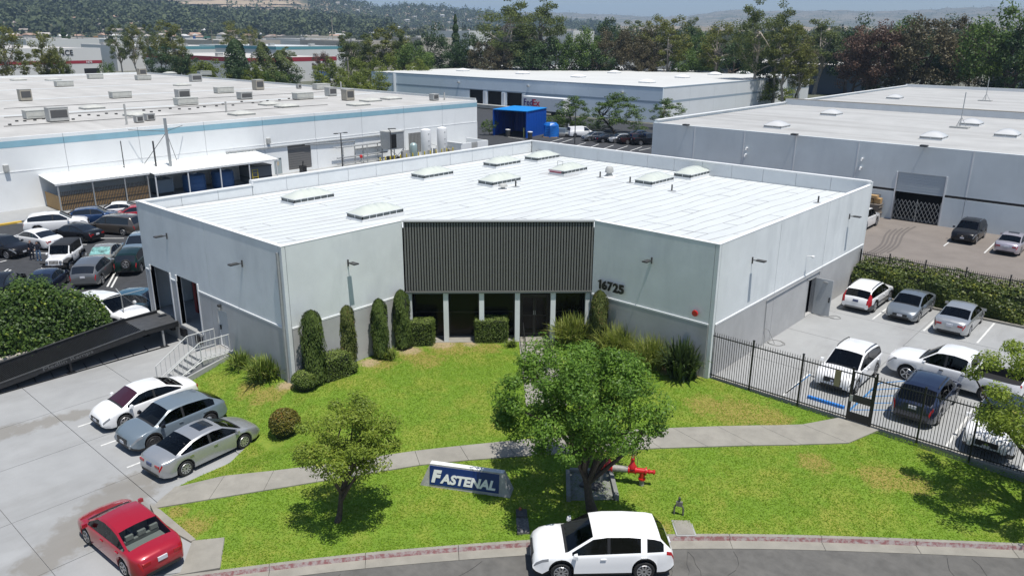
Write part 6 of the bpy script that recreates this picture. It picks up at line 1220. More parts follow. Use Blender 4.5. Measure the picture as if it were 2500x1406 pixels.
    if detail and kind not in ('jeep','van'):
        zs0 = .30 if kind in ('sedan','crossover') else .42 if kind != 'pickup' else .62; sc_ = seats or SEATG; mb0 = P['pil']
        def seat(x, y, w, nm):
            so = bpy.data.objects.new(nm, None); col.objects.link(so); so.parent = t
            obj('cushion', MB().box(X(x)-.05,X(x)+.45,y-w/2,y+w/2,zs0,zs0+.22), sc_, so); obj('seat_back', MB().add([(X(x)-.10,y-w/2,zs0+.1),(X(x)+.06,y-w/2,zs0+.1),(X(x)+.06,y+w/2,zs0+.1),(X(x)-.10,y+w/2,zs0+.1),(X(x)-.26,y-w/2+.04,zs0+.72),(X(x)-.14,y-w/2+.04,zs0+.72),(X(x)-.14,y+w/2-.04,zs0+.72),(X(x)-.26,y+w/2-.04,zs0+.72)], [(0,3,2,1),(4,5,6,7),(0,1,5,4),(1,2,6,5),(2,3,7,6),(3,0,4,7)]), sc_, so)
            for yy in ((y,) if w < .7 else (y-.42,y,y+.42)): obj('headrest', MB().box(X(x)-.28,X(x)-.18,yy-.13,yy+.13,zs0+.76,zs0+.92), sc_, so)
        seat(mb0+.22, .38*sW, .52, 'front_seat'); seat(mb0+.22, -.38*sW, .52, 'front_seat'); seat(mb0-.68 if kind != 'pickup' else mb0-.5, 0, 1.25*sW, 'rear_seat')
        xd = P['cowl']-.12; zd = (pl(P['belt'], xd)-.03)*sH; obj('dashboard', MB().box(X(xd)-.45, X(xd)+.05, -.68*sW, .68*sW, zd-.3, zd-.02), DASH, t)
        if kind == 'sedan': obj('parcel_shelf', MB().box(X(P['back'])+.05, X(mb0-.92), -.62*sW, .62*sW, .84*sH, .88*sH), seats or DASH, t)
    # wheels
    for w_ in (wf, wr):
        for s in (1, -1):
            wo = bpy.data.objects.new('wheel', None); col.objects.link(wo); wo.parent = t; wo.location = (X(w_), s*(Wh*sW-.115 if kind != 'jeep' else Wh*sW+.0), rt+.002); wo.rotation_euler.z = 0 if s < 0 else math.pi
            key = ('wheelmesh', kind, spokes, rims.name, detail)
            if key not in MATS:
                ty = MB().lathe([(rt*.66,-.10),(rt*.93,-.105),(rt,-.07),(rt,.07),(rt*.93,.105),(rt*.66,.10)], n=22 if detail else 14, axis='y').mesh('tyre'); ty.materials.append(TYRE)
                bk = MB().lathe([(rt*.67,-.06),(rt*.67,.06)], n=18, axis='y').mesh('hub'); bk.materials.append(RIMB)
                rm = MB(); rm.tube([(rt*.655*math.cos(q), -.098, rt*.655*math.sin(q)) for q in np.linspace(0, 2*math.pi, 21)], rt*.045, 5, cap=False); rm.lathe([(rt*.17,-.10),(rt*.15,-.085)], n=10, axis='y')
                for q in range(spokes): a = 2*math.pi*q/spokes; rm.bar((rt*.1*math.cos(a),-.09,rt*.1*math.sin(a)), (rt*.64*math.cos(a),-.096,rt*.64*math.sin(a)), rt*.15, .02, up=(0,1,0))
                rm = rm.mesh('rim'); rm.materials.append(rims); MATS[key] = (ty, bk, rm)
            ty, bk, rm = MATS[key]; obj('tyre', ty, TYRE, wo); obj('hub', bk, RIMB, wo); obj('rim', rm, rims, wo)
    # front: grille, bumper intake, plates
    zg = pl(P['belt'], x_max-.1)*sH
    if kind not in ('jeep',):
        gz = {'sedan':(.46,.60),'suv':(.58,.80),'crossover':(.50,.72),'minivan':(.46,.60),'van':(.5,.68),'pickup':(.72,.98)}[kind]
        obj('grille', MB().box(X(x_max)-.09, X(x_max)+.012, -.40*sW, .40*sW, gz[0]*sH, gz[1]*sH), TRIM if kind != 'pickup' else body, t)
        obj('intake', MB().box(X(x_max)-.2, X(x_max)+.006, -.52*sW, .52*sW, (zmin+.14), (zmin+.24)), TRIM, t); obj('badge', MB().box(X(x_max)+.012, X(x_max)+.022, -.06, .06, (gz[0]+gz[1])/2*sH-.04, (gz[0]+gz[1])/2*sH+.04), CHROME, t)
    obj('license_plate', MB().box(X(x_max)+.013, X(x_max)+.025, -.15, .15, zmin+.25, zmin+.38) if kind != 'jeep' else MB().box(X(x_max)+.1, X(x_max)+.12, -.15, .15, .6, .74), PLATE, t)
    zr = {'sedan':.74,'suv':.86,'crossover':.85,'minivan':.80,'van':.8,'pickup':.95,'jeep':.8}[kind]*sH
    xr_ = X(float(np.interp(zr/sH, [p[1] for p in P['top'][:3]], [p[0] for p in P['top'][:3]])))
    obj('license_plate', MB().box(xr_-.035, xr_+.02, -.16, .16, zr-.07, zr+.07), PLATED if plate == 'dark' else PLATE, t)
    obj('rear_bumper_trim', MB().box(X(x_min)-.012, X(x_min)+.2, -.6*sW, .6*sW, zmin+.12, zmin+.22), lowerm or TRIM, t)
    if kind == 'sedan':
        for s in (1, -1): y0_, y1_ = sorted((s*.40*sW, s*.67*sW)); obj('taillight', MB().box(X(x_min)-.006, X(x_min)+.05, y0_, y1_, .70*sH, .81*sH), TAILL, t)
    # mirrors, handles
    xm_ = P['win'][1]-.10; zmr = pl(P['belt'], xm_)+.08
    for s in (1, -1):
        mo = MB(); y_ = s*(Wh*sW+.10); mo.add([(X(xm_)-.06,y_-.09,zmr*sH-.06),(X(xm_)+.09,y_-.06,zmr*sH-.05),(X(xm_)+.09,y_+.06,zmr*sH-.04),(X(xm_)-.06,y_+.10,zmr*sH-.06),(X(xm_)-.06,y_-.09,zmr*sH+.08),(X(xm_)+.05,y_-.06,zmr*sH+.07),(X(xm_)+.05,y_+.06,zmr*sH+.07),(X(xm_)-.06,y_+.10,zmr*sH+.08)], [(0,3,2,1),(4,5,6,7),(0,1,5,4),(1,2,6,5),(2,3,7,6),(3,0,4,7)])
        obj('mirror', mo, extra.get('mirror', body) if extra else body, t)
        if detail:
            for hx in ((pil+.18) if kind != 'pickup' else pil+.12, dgap[2]+.20): 
                zz = (pl(P['belt'], hx)-.13)*sH; obj('door_handle', MB().box(X(hx)-.09, X(hx)+.09, s*(Wh*sW-.02), s*(Wh*sW+.028), zz-.02, zz+.02) if s > 0 else MB().box(X(hx)-.09, X(hx)+.09, -(Wh*sW+.028), -(Wh*sW-.02), zz-.02, zz+.02), handles or body, t)
    if rails:
        for s in (1, -1): yy = s*(Wh-.27)*sW; xa, xb = X(P['roof'][0]+.25), X(P['roof'][1]-.25); zz = lambda x: pl(P['top'], x/sL)*sH-.02; obj('roof_rail', MB().tube([(xa,yy,zz(xa)),(xa+.12,yy,zz(xa+.12)+.05),((xa+xb)/2,yy,zz((xa+xb)/2)+.055),(xb-.12,yy,zz(xb-.12)+.05),(xb,yy,zz(xb))], .022, 6), rails, t)
    if sunroof:
        xa, xb = X(P['roof'][0]*.3+P['roof'][1]*.7-.42), X(P['roof'][1]-.18); xs_ = np.linspace(xa, xb, 7); V = []
        for x in xs_:
            for y in (-.38,-.2,0,.2,.38): V.append((x, y, pl(P['top'], x/sL)*sH+.012-.045*sH*(abs(y)/(.55*Wh))**1.2*.5))
        obj('sunroof', MB().add(V, [(a*5+b,(a+1)*5+b,(a+1)*5+b+1,a*5+b+1) for a in range(6) for b in range(4)]), AUTOG, t)
    if kind == 'jeep':
        for w_, a in ((wf,.62),(wr,.55)):
            for s in (1,-1):
                fl = MB(); y0, y1 = s*(Wh*sW-.22), s*(Wh*sW+.16); ys_ = sorted((y0,y1)); pr = [(w_-a,.62),(w_-a*.75,.95),(w_+a*.7,.97),(w_+a,.85),(w_+a,.78),(w_+a*.7,.90),(w_-a*.7,.88),(w_-a+.1,.6)]
                n_ = len(pr); fl.add([(x,ys_[0],z) for x,z in pr]+[(x,ys_[1],z) for x,z in pr], [tuple(range(n_)), tuple(range(2*n_-1,n_-1,-1))]+[(k,(k+1)%n_,n_+(k+1)%n_,n_+k) for k in range(n_)]); obj('fender_flare', fl, TRIM, t)
        obj('front_bumper', MB().prism([(X(x_max)-.02,-.85),(X(x_max)+.22,-.6),(X(x_max)+.22,.6),(X(x_max)-.02,.85)], .5, .68), TRIM, t)
        for k in range(7): y = -.27+k*.09; obj('grille_slot', MB().box(X(x_max)-.02, X(x_max)+.012, y-.025, y+.025, .76, 1.0), TRIM, t)
        for s in (1,-1): obj('headlight', MB().lathe([(.1,-.03),(.1,.03),(.08,.045)], c=(X(x_max)-.01,s*.47,.90), n=14, axis='x'), HEADL, t)
    if spare:
        sp = bpy.data.objects.new('spare_wheel', None); col.objects.link(sp); sp.parent = t; sp.location = (X(x_min)-.10, -.1, .98); sp.rotation_euler.z = -math.pi/2
        ty, bk, rm = MATS[('wheelmesh', kind, spokes, rims.name, detail)]; obj('tyre', ty, TYRE, sp); obj('rim', rm, rims, sp); obj('hub', bk, RIMB, sp)
    return t
def park(two, z, W, side, wf, wr, dz=.0, ground=None):
    """two: sight points of rear and front tyre feet on the visible side -> centre of the car and heading"""
    a, b = G(*two[0], z), G(*two[1], z); d = (b-a); h = math.atan2(d.y, d.x); n = Vector((-d.y, d.x, 0)).normalized(); mid = (a+b)/2 + n*(-side)*(W/2-.1); f = d.normalized(); c = mid - f*(wf+wr)/2
    return Vector((c.x, c.y, z)), h
# driveway and street
g1 = 'cars parked in the driveway'; Zd = -.875
HD = R(-87.5); 
def front_at(px, py, z, h, L, side_off=0.):
    """car whose front-bumper foot centre is at the sight point"""
    p = G(px, py, z); return Vector((p.x-math.cos(h)*L/2, p.y-math.sin(h)*L/2, z))
c, h = park(((517,1039),(373,1100)), Zd, 1.80, 1, 1.37, -1.29); car('blue-grey crossover parked between the white and the silver sedan', 'crossover', c, R(-86.5), PGB, g1, L=4.57, W=1.84, H=1.57, rims=RIMB, clad=TRIM, extra={'mirror': PBLK}, detail=True)
c2, h2 = park(((454,1159),(595,1092)), Zd, 1.8, -1, 1.38, -1.32); car('silver sedan with sunroof nearest the sidewalk in the driveway', 'sedan', c2, h2, PSIL, g1, L=4.75, W=1.82, H=1.43, spokes=10, sunroof=True, plate='dark', handles=CHROME)
a = G(303,1044,Zd); car('white sedan parked nearest the dock stairs in the driveway', 'sedan', (a.x-.80-.0, a.y+1.38+.02, Zd), R(-88), PW, g1, L=4.62, W=1.78, H=1.48, spokes=7, wsm=mat('windshield_reddish', (.045,.010,.018), .04, spec=.8))
c, h = park(((312,1405),(219,1325)), -.885, 1.78, 1, 1.38, -1.32); car('bright red sedan turning out of the driveway into the street', 'sedan', c, h, PRED, None, name='moving_car', L=4.65, W=1.78, H=1.46, spokes=6, rims=RIMS, glass=(GLC, GLC), seats=SEATB)
c, h = park(((1568,1411),(1370,1415)), -1.0, 1.86, 1, 1.40, -1.33); zs_ = zkerb(c.x, c.y)-.165; c, h = park(((1568,1411),(1370,1415)), zs_, 1.86, 1, 1.40, -1.33); car('white compact utility vehicle driving along the street at the bottom', 'suv', (c.x,c.y,zs_-.02), h, PW, None, name='moving_car', L=4.66, W=1.90, H=1.66, clad=TRIM, spokes=10, extra=None, cpil=(-1.40,-1.20))
# right car park
g2 = 'cars in the right car park'; U, D_ = R(90), R(-90)
def bay(label, kind, x, y, h, body, grp, **k): return car(label, kind, (x, y, k.pop('z', .004)), h, body, grp, **k)
bay('white wagon with tall red tail lamps parked beside the warehouse wall', 'suv', -14.35, 50.35, U, PW, g2, L=4.82, W=1.87, H=1.58, tallred=True, rails=TRIM, lowerm=PGRY, clad=TRIM, plate='dark')
bay('grey sedan parked nose-out between the white wagon and the silver sedan', 'sedan', -11.75, 50.3, D_, paint('steel_grey',(.20,.225,.25),.45), g2, L=4.67, W=1.80, H=1.42, spokes=8)
bay('silver sedan parked tail-out at the right end of the back row', 'sedan', -8.95, 49.85, U, PSIL, g2, L=4.88, W=1.84, H=1.45, spokes=8)
p = G(2025,962,0); bay('white boxy utility vehicle parked nose to the fence by the blue wheel stop', 'suv', p.x, p.y+2.38, D_, PW, g2, L=4.63, W=1.88, H=1.68, rails=TRIM, rims=RIMS)
p = G(2222,1040,0); bay('dark navy utility vehicle parked tail to the fence', 'crossover', p.x-.05, p.y+2.36, U, PNAVY, g2, L=4.75, W=1.9, H=1.70, rims=RIMS, rails=TRIM, roofm=PNAVY)
p = G(2400,1120,0); bay('white crossover with dark glass roof behind the fence under the right tree', 'crossover', p.x, p.y+2.42, D_, PW, g2, L=4.72, W=1.9, H=1.66, roofm=AUTOG, rims=RIMS, clad=TRIM, glass=(GLD, GLD))
c, h = park(((2405,982),(2212,928)), 0., 2.02, 1, 1.90, -1.68); bay('white crew-cab pickup truck standing across the right car park', 'pickup', c.x, c.y, h, PW, g2, name='pickup_truck', cat='truck', spokes=5, handles=TRIM)
# lot in front of the right warehouse
g3 = 'cars by the right warehouse'
bay('black utility vehicle facing out in front of the right warehouse', 'suv', -13.75, 73.6, D_, PBLK, g3, L=4.75, W=1.88, H=1.69, rails=CHROME)
bay('lilac-silver sedan parked at the wall of the right warehouse', 'sedan', -10.3, 72.0, U, PLIL, g3, L=4.82, W=1.82, H=1.46, sunroof=True)
p = G(2124,560,0); bay('white pickup mostly hidden behind the warehouse corner beside the pallets', 'suv', p.x-.95, p.y+.3, U, PW, g3, L=5.0, H=1.9)
# left car park
g4 = 'cars in the left car park'; Zl = LOW+.004
def lcar(label, kind, px, py, h, body, **k):
    p = G(px, py, Zl); return car(label, kind, (p.x, p.y, Zl), h, body, g4, detail=k.pop('detail', False), **k)
lcar('white utility vehicle beside the yellow kerb of the left car park', 'suv', 142, 563, R(66), PW, L=5.1, W=1.95, H=1.78)
lcar('white sedan with dark rear window next to the two people', 'sedan', 95, 600, R(-165), PW, L=4.85)
lcar('black sedan parked in the row between the white sedan and the brown minivan', 'sedan', 190, 585, R(-158), PBLK, L=4.8, rims=RIMB)
lcar('taupe minivan at the end of the row by the warehouse wall', 'minivan', 287, 568, R(-152), PTAU)
lcar('blue crossover parked behind the taupe minivan', 'crossover', 232, 545, R(62), PBLU)
lcar('white sedan at the far side of the left car park', 'sedan', 293, 528, R(-118), PW)
lcar('red sedan glimpsed past the warehouse corner', 'sedan', 338, 536, R(-118), PRED)
lcar('black utility vehicle cut by the left edge beside the two people', 'crossover', 12, 622, R(22), PBLK)
lcar('white off-road vehicle with slotted grille and black hard top', 'jeep', 160, 650, R(-38), PW, roofm=TRIM, name='off_road_car', detail=True)
lcar('champagne sedan with coloured sunshade behind its windshield', 'sedan', 260, 640, R(-38), PCHA, wsm=mat('sunshade', (.18,.38,.36), .5, var=.9, vscale=3))
lcar('grey utility vehicle seen from behind with red lamp bar', 'suv', 233, 682, R(143), PGRY, L=5.0, W=1.93, H=1.75)
lcar('dark green compact utility vehicle with a spare wheel on its back', 'suv', 328, 655, R(143), PGRN, L=4.4, W=1.78, H=1.68, spare=True, name='compact_utility_car')
lcar('pale blue car half hidden behind the warehouse corner', 'suv', 345, 617, R(-38), PPB, H=1.6)
lcar('dark blue sedan seen from behind above the ivy hedge', 'sedan', 118, 706, R(143), PNAVY, L=4.7)
lcar('dark car at the left edge behind the ivy', 'sedan', 8, 715, R(143), PBLK)
lcar('white pickup truck parked behind the ivy beside the ramp', 'suv', 268, 790, R(20), PW, L=5.4, W=2.0, H=1.9, detail=True)
lcar('teal blue hatchback behind the chain-link fence', 'crossover', 352, 765, R(40), PTEAL, L=4.3)
# far row beside the delivery warehouse
g5 = 'cars in the far row by the blue shelter'
def fcar(label, kind, px, py, h, body, **k):
    p = G(px, py, Zl); return car(label, kind, (p.x, p.y, Zl), h, body, g5, detail=False, **k)
fcar('white delivery van at the left end of the far row', 'van', 1417, 334, R(60), PW, name='delivery_van', cat='van')
fcar('dark grey hatchback second in the far row', 'crossover', 1452, 343, R(-120), PGRY, H=1.5, rails=None)
fcar('black sedan third in the far row', 'sedan', 1484, 347, R(60), PBLK)
fcar('silver hatchback fourth in the far row', 'crossover', 1514, 348, R(-120), PSIL, H=1.5)
fcar('dark red-brown pickup fifth in the far row', 'pickup', 1546, 351, R(60), paint('oxblood',(.03,.008,.008)), name='pickup_truck', cat='truck', L=5.2, W=1.85, H=1.75)
fcar('black pickup sixth in the far row at the wall corner', 'pickup', 1580, 353, R(60), PBLK, name='pickup_truck', cat='truck')
fcar('dark sedan parked behind the pickups of the far row', 'sedan', 1562, 338, R(60), PNAVY)
# ================================================================ middle distance: buildings
def flat_building(name, label, x0, x1, y0, y1, zt, wm, rm, stripe=None, doors=(), wins=0, z0=LOW-.2, units=0, seed=0, group=None):
    t = thing(name, label, 'building', (0,0,0), 0, group); r = random.Random(seed)
    def side(nm, *b): obj(nm, MB().box(*b), wm, t)
    side('wall', x1-.3,x1,y0,y1,z0,zt); side('wall', x0,x1-.31,y0,y0+.3,z0,zt); side('wall', x0,x0+.3,y0+.31,y1,z0,zt); side('wall', x0+.31,x1-.31,y1-.3,y1,z0,zt)
    obj('roof', MB().box(x0+.31,x1-.31,y0+.31,y1-.31,zt-.8,zt-.25), rm, t)
    if stripe: za, zb, sm = stripe; obj('stripe', MB().box(x1,x1+.04,y0-.04,y1,za,zb), sm, t); obj('stripe', MB().box(x0,x1-.01,y0-.04,y0,za,zb), sm, t)
    for (fx, a, b, za, zb) in doors:
        if fx == 'x': obj('dock_door', MB().box(x1-.02,x1+.03,a,b,za,zb), DARK, t)
        else: obj('dock_door', MB().box(a,b,y0-.03,y0+.02,za,zb), DARK, t)
    for k in range(units):
        px, py = r.uniform(x0+3,x1-3), r.uniform(y0+3,y1-3); u = bpy.data.objects.new('roof_unit', None); col.objects.link(u); u.parent = t; u.location = (px,py,zt-.25); obj('housing', MB().box(-1,1,-1.2,1.2,0,1.1), HVAC, u); obj('lid', MB().box(-1.1,1.1,-1.3,1.3,1.1,1.2), SKYLO, u)
    return t
STRR = mat('stripe_red', (.30,.02,.035), .7); STRT = mat('stripe_teal', (.10,.28,.32), .7); WMB = mat('wall_mid_white', (.62,.62,.60), .85, var=.06, vscale=.05); RMB = mat('roof_mid_pale', (.52,.50,.47), .85, var=.12, vscale=.06); WBG = mat('wall_slate_blue', (.10,.125,.16), .85, var=.08, vscale=.1); WTAN = mat('wall_tan', (.45,.41,.35), .85, var=.08, vscale=.05)
b = flat_building('office_warehouse', 'white building with red stripe and dark lettering at the far left', -440, -346.5, 78, 135, 10.1, WMB, RMB, (4.1,5.3,STRR), [('x',127.5,133.5,LOW,2.2)], units=5, seed=1)
me = fit_text(textmesh('NCE', 3, .05, .05), onx(180,135,-346).y-onx(147,135,-346).y, 2.1); me.materials.append(BLACK); o = obj('lettering', me, None, b, loc=(-346.42, onx(147,135,-346).y, onx(147,135,-346).z-.2)); o.rotation_euler = Matrix(((0,0,1),(1,0,0),(0,1,0))).to_euler()
me = fit_text(textmesh('1675', 2, .05, .05), 2.2, .8); me.materials.append(WHITE); o = obj('lettering', me, None, b, loc=(-346.40, 128.8, 4.3)); o.rotation_euler = Matrix(((0,0,1),(1,0,0),(0,1,0))).to_euler()
z2 = onx(815,138,-262).z; b = flat_building('striped_warehouse', 'white warehouse with dark red roof stripe beyond the left warehouse', -345, -262, 152, 190, z2, WMB, RMB, (z2-1.6,z2-.1,STRR), [('x',158,163,LOW,3.2),('y',-318,-314,LOW,4.5),('y',-310,-306,LOW,4.5)], units=6, seed=2)
q = onx(595,152,-262); me = fit_text(textmesh('A.M. CASTLE', 2, .04, .03), 5.5, .9); me.materials.append(mat('letter_slate', (.12,.16,.22), .6))
o = obj('lettering', me, None, b, loc=(-261.9, q.y, q.z-.6)); o.rotation_euler = Matrix(((0,0,1),(1,0,0),(0,1,0))).to_euler()
obj('blue_gate', MB().box(-258.6,-258.4,177,184,LOW,2.6), mat('gate_blue', (.06,.14,.33), .6), b)
def fb_at(name, label, px0, px1, d, ytop, depth, wm, rm, stripe=None, **k):
    a, b_ = at_dist(px0, d), at_dist(px1, d); x0, x1 = sorted((a.x, b_.x)); y0, y1 = sorted((a.y, b_.y)); zt = max(z_at((px0+px1)/2, ytop, d), 4.)
    if x1-x0 < depth: x0 = x1-depth
    return flat_building(name, label, x0, x1, y0, max(y1, y0+18), zt, wm, rm, (zt-1.5, zt-.2, stripe) if stripe else None, **k)
far_list = [('white-roofed works with teal band beyond the red-striped warehouse',600,840,400,112,70,WMB,ROOFW,STRT),('pale works with teal band left of the conifer beyond the striped warehouse',330,560,430,112,60,WMB,RMB,STRT),('long grey-roofed shed beyond the far-left striped building',40,240,520,96,50,WMB,RMB,None),('low pale shed behind the eucalyptus group on the left',250,420,430,110,40,WMB,RMB,None),
 ('wide pale industrial roof in the left middle distance',480,700,620,98,60,WTAN,RMB,None),('grey industrial roof right of the wide pale one',690,860,650,95,60,WMB,RMB,None),('low pale roof behind the eucalyptus left of the delivery warehouse',840,1000,420,100,60,WTAN,RMB,None),('tan industrial roof left of the norfolk pine',960,1110,480,92,50,WTAN,RMB,None),('white block just left of the tallest eucalyptus',1090,1200,560,76,40,WMB,RMB,None),('white block glimpsed right of the tallest eucalyptus',1365,1420,420,76,25,WMB,RMB,None),
 ('small grey-roofed building between the trees right of the skyline',1600,1730,300,150,22,WMB,RMB,None),('white wall glimpsed between trees right of centre',1420,1600,300,150,20,WMB,RMB,None),('pale long shed in the far left haze',560,760,820,94,50,WTAN,RMB,None),('wide white roof below the wooded hill',420,600,740,97,70,WMB,ROOFW,None),('long white roof behind the left eucalyptus group',240,430,700,96,70,WMB,ROOFW,None),('pale grey roof left of the striped tower trees',80,250,760,92,60,WTAN,RMB,None),('pale roof far behind the columnar evergreen',760,900,560,100,60,WMB,RMB,None),('tan shed in front of the hillside houses',700,830,900,88,40,WTAN,RMB,None)]
for i, (lab, p0, p1, d, yt, dep, wm, rm, stp) in enumerate(far_list): fb_at('industrial_building', lab, p0, p1, d, yt, dep, wm, rm, stp, units=4 if d < 700 else 0, seed=10+i)
g = ony(2050,160,255); flat_building('slate_building', 'slate-blue walled building behind the trees at the right', -150, ony(2115,170,255).x, 255, 300, g.z, WBG, RMB, None, units=3, seed=31)
flat_building('slate_building', 'slate-blue walled building at the far right edge behind the roof mast', ony(2420,170,262).x, ony(2420,170,262).x+70, 262, 310, ony(2450,172,262).z, WBG, RMB, None, units=2, seed=32)
# shipping containers lined up far left
cols = [(.42,.10,.04),(.42,.10,.04),(.05,.16,.13),(.55,.55,.54),(.55,.55,.54),(.10,.10,.32),(.04,.16,.12),(.45,.22,.06),(.55,.54,.5),(.03,.10,.35),(.05,.18,.12),(.5,.48,.45),(.35,.20,.12),(.05,.15,.13)]
wds = ['orange','rust-orange','dark green','white','off-white','purple-blue','bottle green','ochre','cream','bright blue','deep green','grey-white','brown','sea green']
# ================================================================ hills
PX = np.arange(-900, 3700, 20.)
L1x, L1y = [-900,-300,0,200,390,480,560,640,760,880,950,1050,1200,1600,3700],[-30,-30,-18,2,22,36,42,44,48,60,68,74,79,80,81]
L2x, L2y = [-900,-300,300,600,760,830,870,930,1000,1060,1130,1200,1300,1400,1600,3700],[-60,-60,-50,-42,-22,-4,8,25,17,22,28,35,50,60,64,66]
L3x, L3y = [-900,600,900,1100,1200,1300,1400,1480,1600,1660,1720,1790,1900,2000,2150,2260,2400,2500,2700,3700],[30,25,22,28,33,29,31,35,41,41,31,23,27,24,27,22,15,18,20,30]
BAx, BAy = [-900,0,900,1200,3700],[100,100,101,102,103]
def hnoise(a, r, s): return math.sin(a*31*s+r*.004)*.5+math.sin(a*67*s-r*.007)*.3+math.sin(a*131*s+r*.013)*.2
def hz(px, r):
    zb = z_at(px, float(np.interp(px, BAx, BAy)), 1000); z1 = z_at(px, float(np.interp(px, L1x, L1y)), 1700); z2 = z_at(px, float(np.interp(px, L2x, L2y)), 2700); z3 = z_at(px, float(np.interp(px, L3x, L3y)), 6200)
    zz = float(np.interp(r, [430,1000,1700,2050,2700,3300,6200,6900], [-1.3, zb, z1, min(z1, z2)*.8, z2, min(z2,z3)*.55, z3, z3*.5])); amp = clamp((r-900)/3000, 0, 1)*9; return zz + hnoise(px*.004, r, 1.)*amp*(.35 if r < 1750 else .8)
def hill(name, rs, m):
    V = []; 
    for px in PX:
        for r in rs: p = at_dist(px, r); V.append((p.x, p.y, hz(px, r)))
    n = len(rs); F = [(i*n+j, (i+1)*n+j, (i+1)*n+j+1, i*n+j+1) for i in range(len(PX)-1) for j in range(n-1)]; mb = MB(); mb.add(V, F); o = obj(name, mb, m, smooth=180, rec=False); o.data.flip_normals() if o.data.polygons[0].normal.z < 0 else None; return tag(o, kind='structure')
HM1 = mat('hill_green', (.075,.085,.04), .95, var=.35, vscale=.02, dirt=((.20,.17,.11), .015, .55, .7, None)); HM2 = mat('hill_dry', (.27,.21,.14), .95, var=.2, vscale=.01, dirt=((.065,.07,.04), .012, .47, .58, None)); HM3 = mat('hill_far', (.22,.19,.14), .95, var=.2, vscale=.005, dirt=((.08,.085,.05), .006, .42, .58, None))
hill('wooded_hill', list(np.linspace(430,1000,7))+list(np.linspace(1080,1750,10)), HM1); hill('dry_hill', list(np.linspace(1750,3300,18)), HM2); hill('far_range', list(np.linspace(3300,6900,18)), HM3)
# bare terraced ground cut into the dry hill
for k, (px0, px1, y0, y1) in enumerate([(430,740,4,14),(520,720,15,20),(560,730,-6,0)]):
    V = []; N_ = 24
    for i in range(N_+1):
        px = px0+(px1-px0)*i/N_; tap = math.sin(math.pi*(i+.6)/(N_+1.2))**.5
        for yy in (y1, y1+(y0-y1)*tap):
            best = min((abs(z_at(px, yy, r)-hz(px, r)), r) for r in np.linspace(2060, 2690, 60))[1]; p = at_dist(px, best-6); V.append((p.x, p.y, hz(px, best-6)+3.5))
    o = obj('bare_terrace', MB().add(V, [(2*i,2*i+2,2*i+3,2*i+1) for i in range(N_)]), mat('bare_earth', (.36,.28,.19), .95, var=.15, vscale=.02)); tag(o, kind='structure')
# woods on the hills: one mass
def woods(name, label, n, rr, pxs, size, quads, leaf_m, seed, dens=None):
    r = np.random.default_rng(seed); P = []
    while len(P) < n:
        px = r.uniform(*pxs); d = r.uniform(*rr)
        if dens and r.random() > dens(px, d): continue
        p = at_dist(px, d); P.append((p.x, p.y, hz(px, d), size*(.55+.8*r.random()), r.random()))
    P = np.array(P); k = np.repeat(np.arange(n), quads); u = r.normal(size=(n*quads,3)); u /= np.linalg.norm(u, axis=1, keepdims=True); u[:,2] = np.abs(u[:,2])
    tall = 1.+1.4*(r.random(n) < .3); pos = P[k,:3]+u*np.stack([P[k,3]*.5, P[k,3]*.5, P[k,3]*.62*tall[k]], 1)*(r.random(n*quads)**.3)[:,None]+np.array([0,0,1.])*P[k,3][:,None]*.3
    nn_ = u+r.normal(size=u.shape)*.5; nn_ /= np.linalg.norm(nn_, axis=1, keepdims=True); a = np.cross(nn_, r.normal(size=u.shape)); a /= np.linalg.norm(a, axis=1, keepdims=True); b_ = np.cross(nn_, a); s = (P[k,3]*.17*(.7+.6*r.random(n*quads)))[:,None]
    V = np.stack([pos-a*s, pos-b_*s, pos+a*s, pos+b_*s], 1).reshape(-1,3); o = obj(name, mesh_np(name, V, np.arange(len(V)).reshape(-1,4), leaf_m, np.clip(P[k,4]*.6+r.random(len(k))*.4, 0, 1)), leaf_m); return tag(o, label, 'woods', kind='stuff')
LW = leafmat('leaf_far', (.028,.045,.022), (.115,.14,.065), .1, rough=.8); LW2 = leafmat('leaf_far_mixed', (.025,.035,.018), (.09,.105,.045), .1, rough=.8)
woods('hillside_woods', 'dense dark woods covering the hill on the left', 9000, (1060,1740), (-150,960), 10.5, 30, LW, 1, lambda px, d: 1. if d > 1330 else .28)
woods('dry_hill_scrub', 'scattered trees on the further hills', 5000, (2080,2760), (560,1500), 11, 12, LW, 2, lambda px, d: .12 if (px < 760 and d < 2660) else 1.)
woods('plain_trees', 'trees spread over the suburban plain', 2600, (560,1300), (-100,2600), 8.5, 20, LW2, 3, lambda px, d: (.5 if d > 1000 else .05) if px < 880 else (.7 if d > 850 else .22))
woods('range_scrub', 'dark specks of trees on the farthest range', 2500, (3400,6150), (1150,2700), 9, 3, LW, 4)
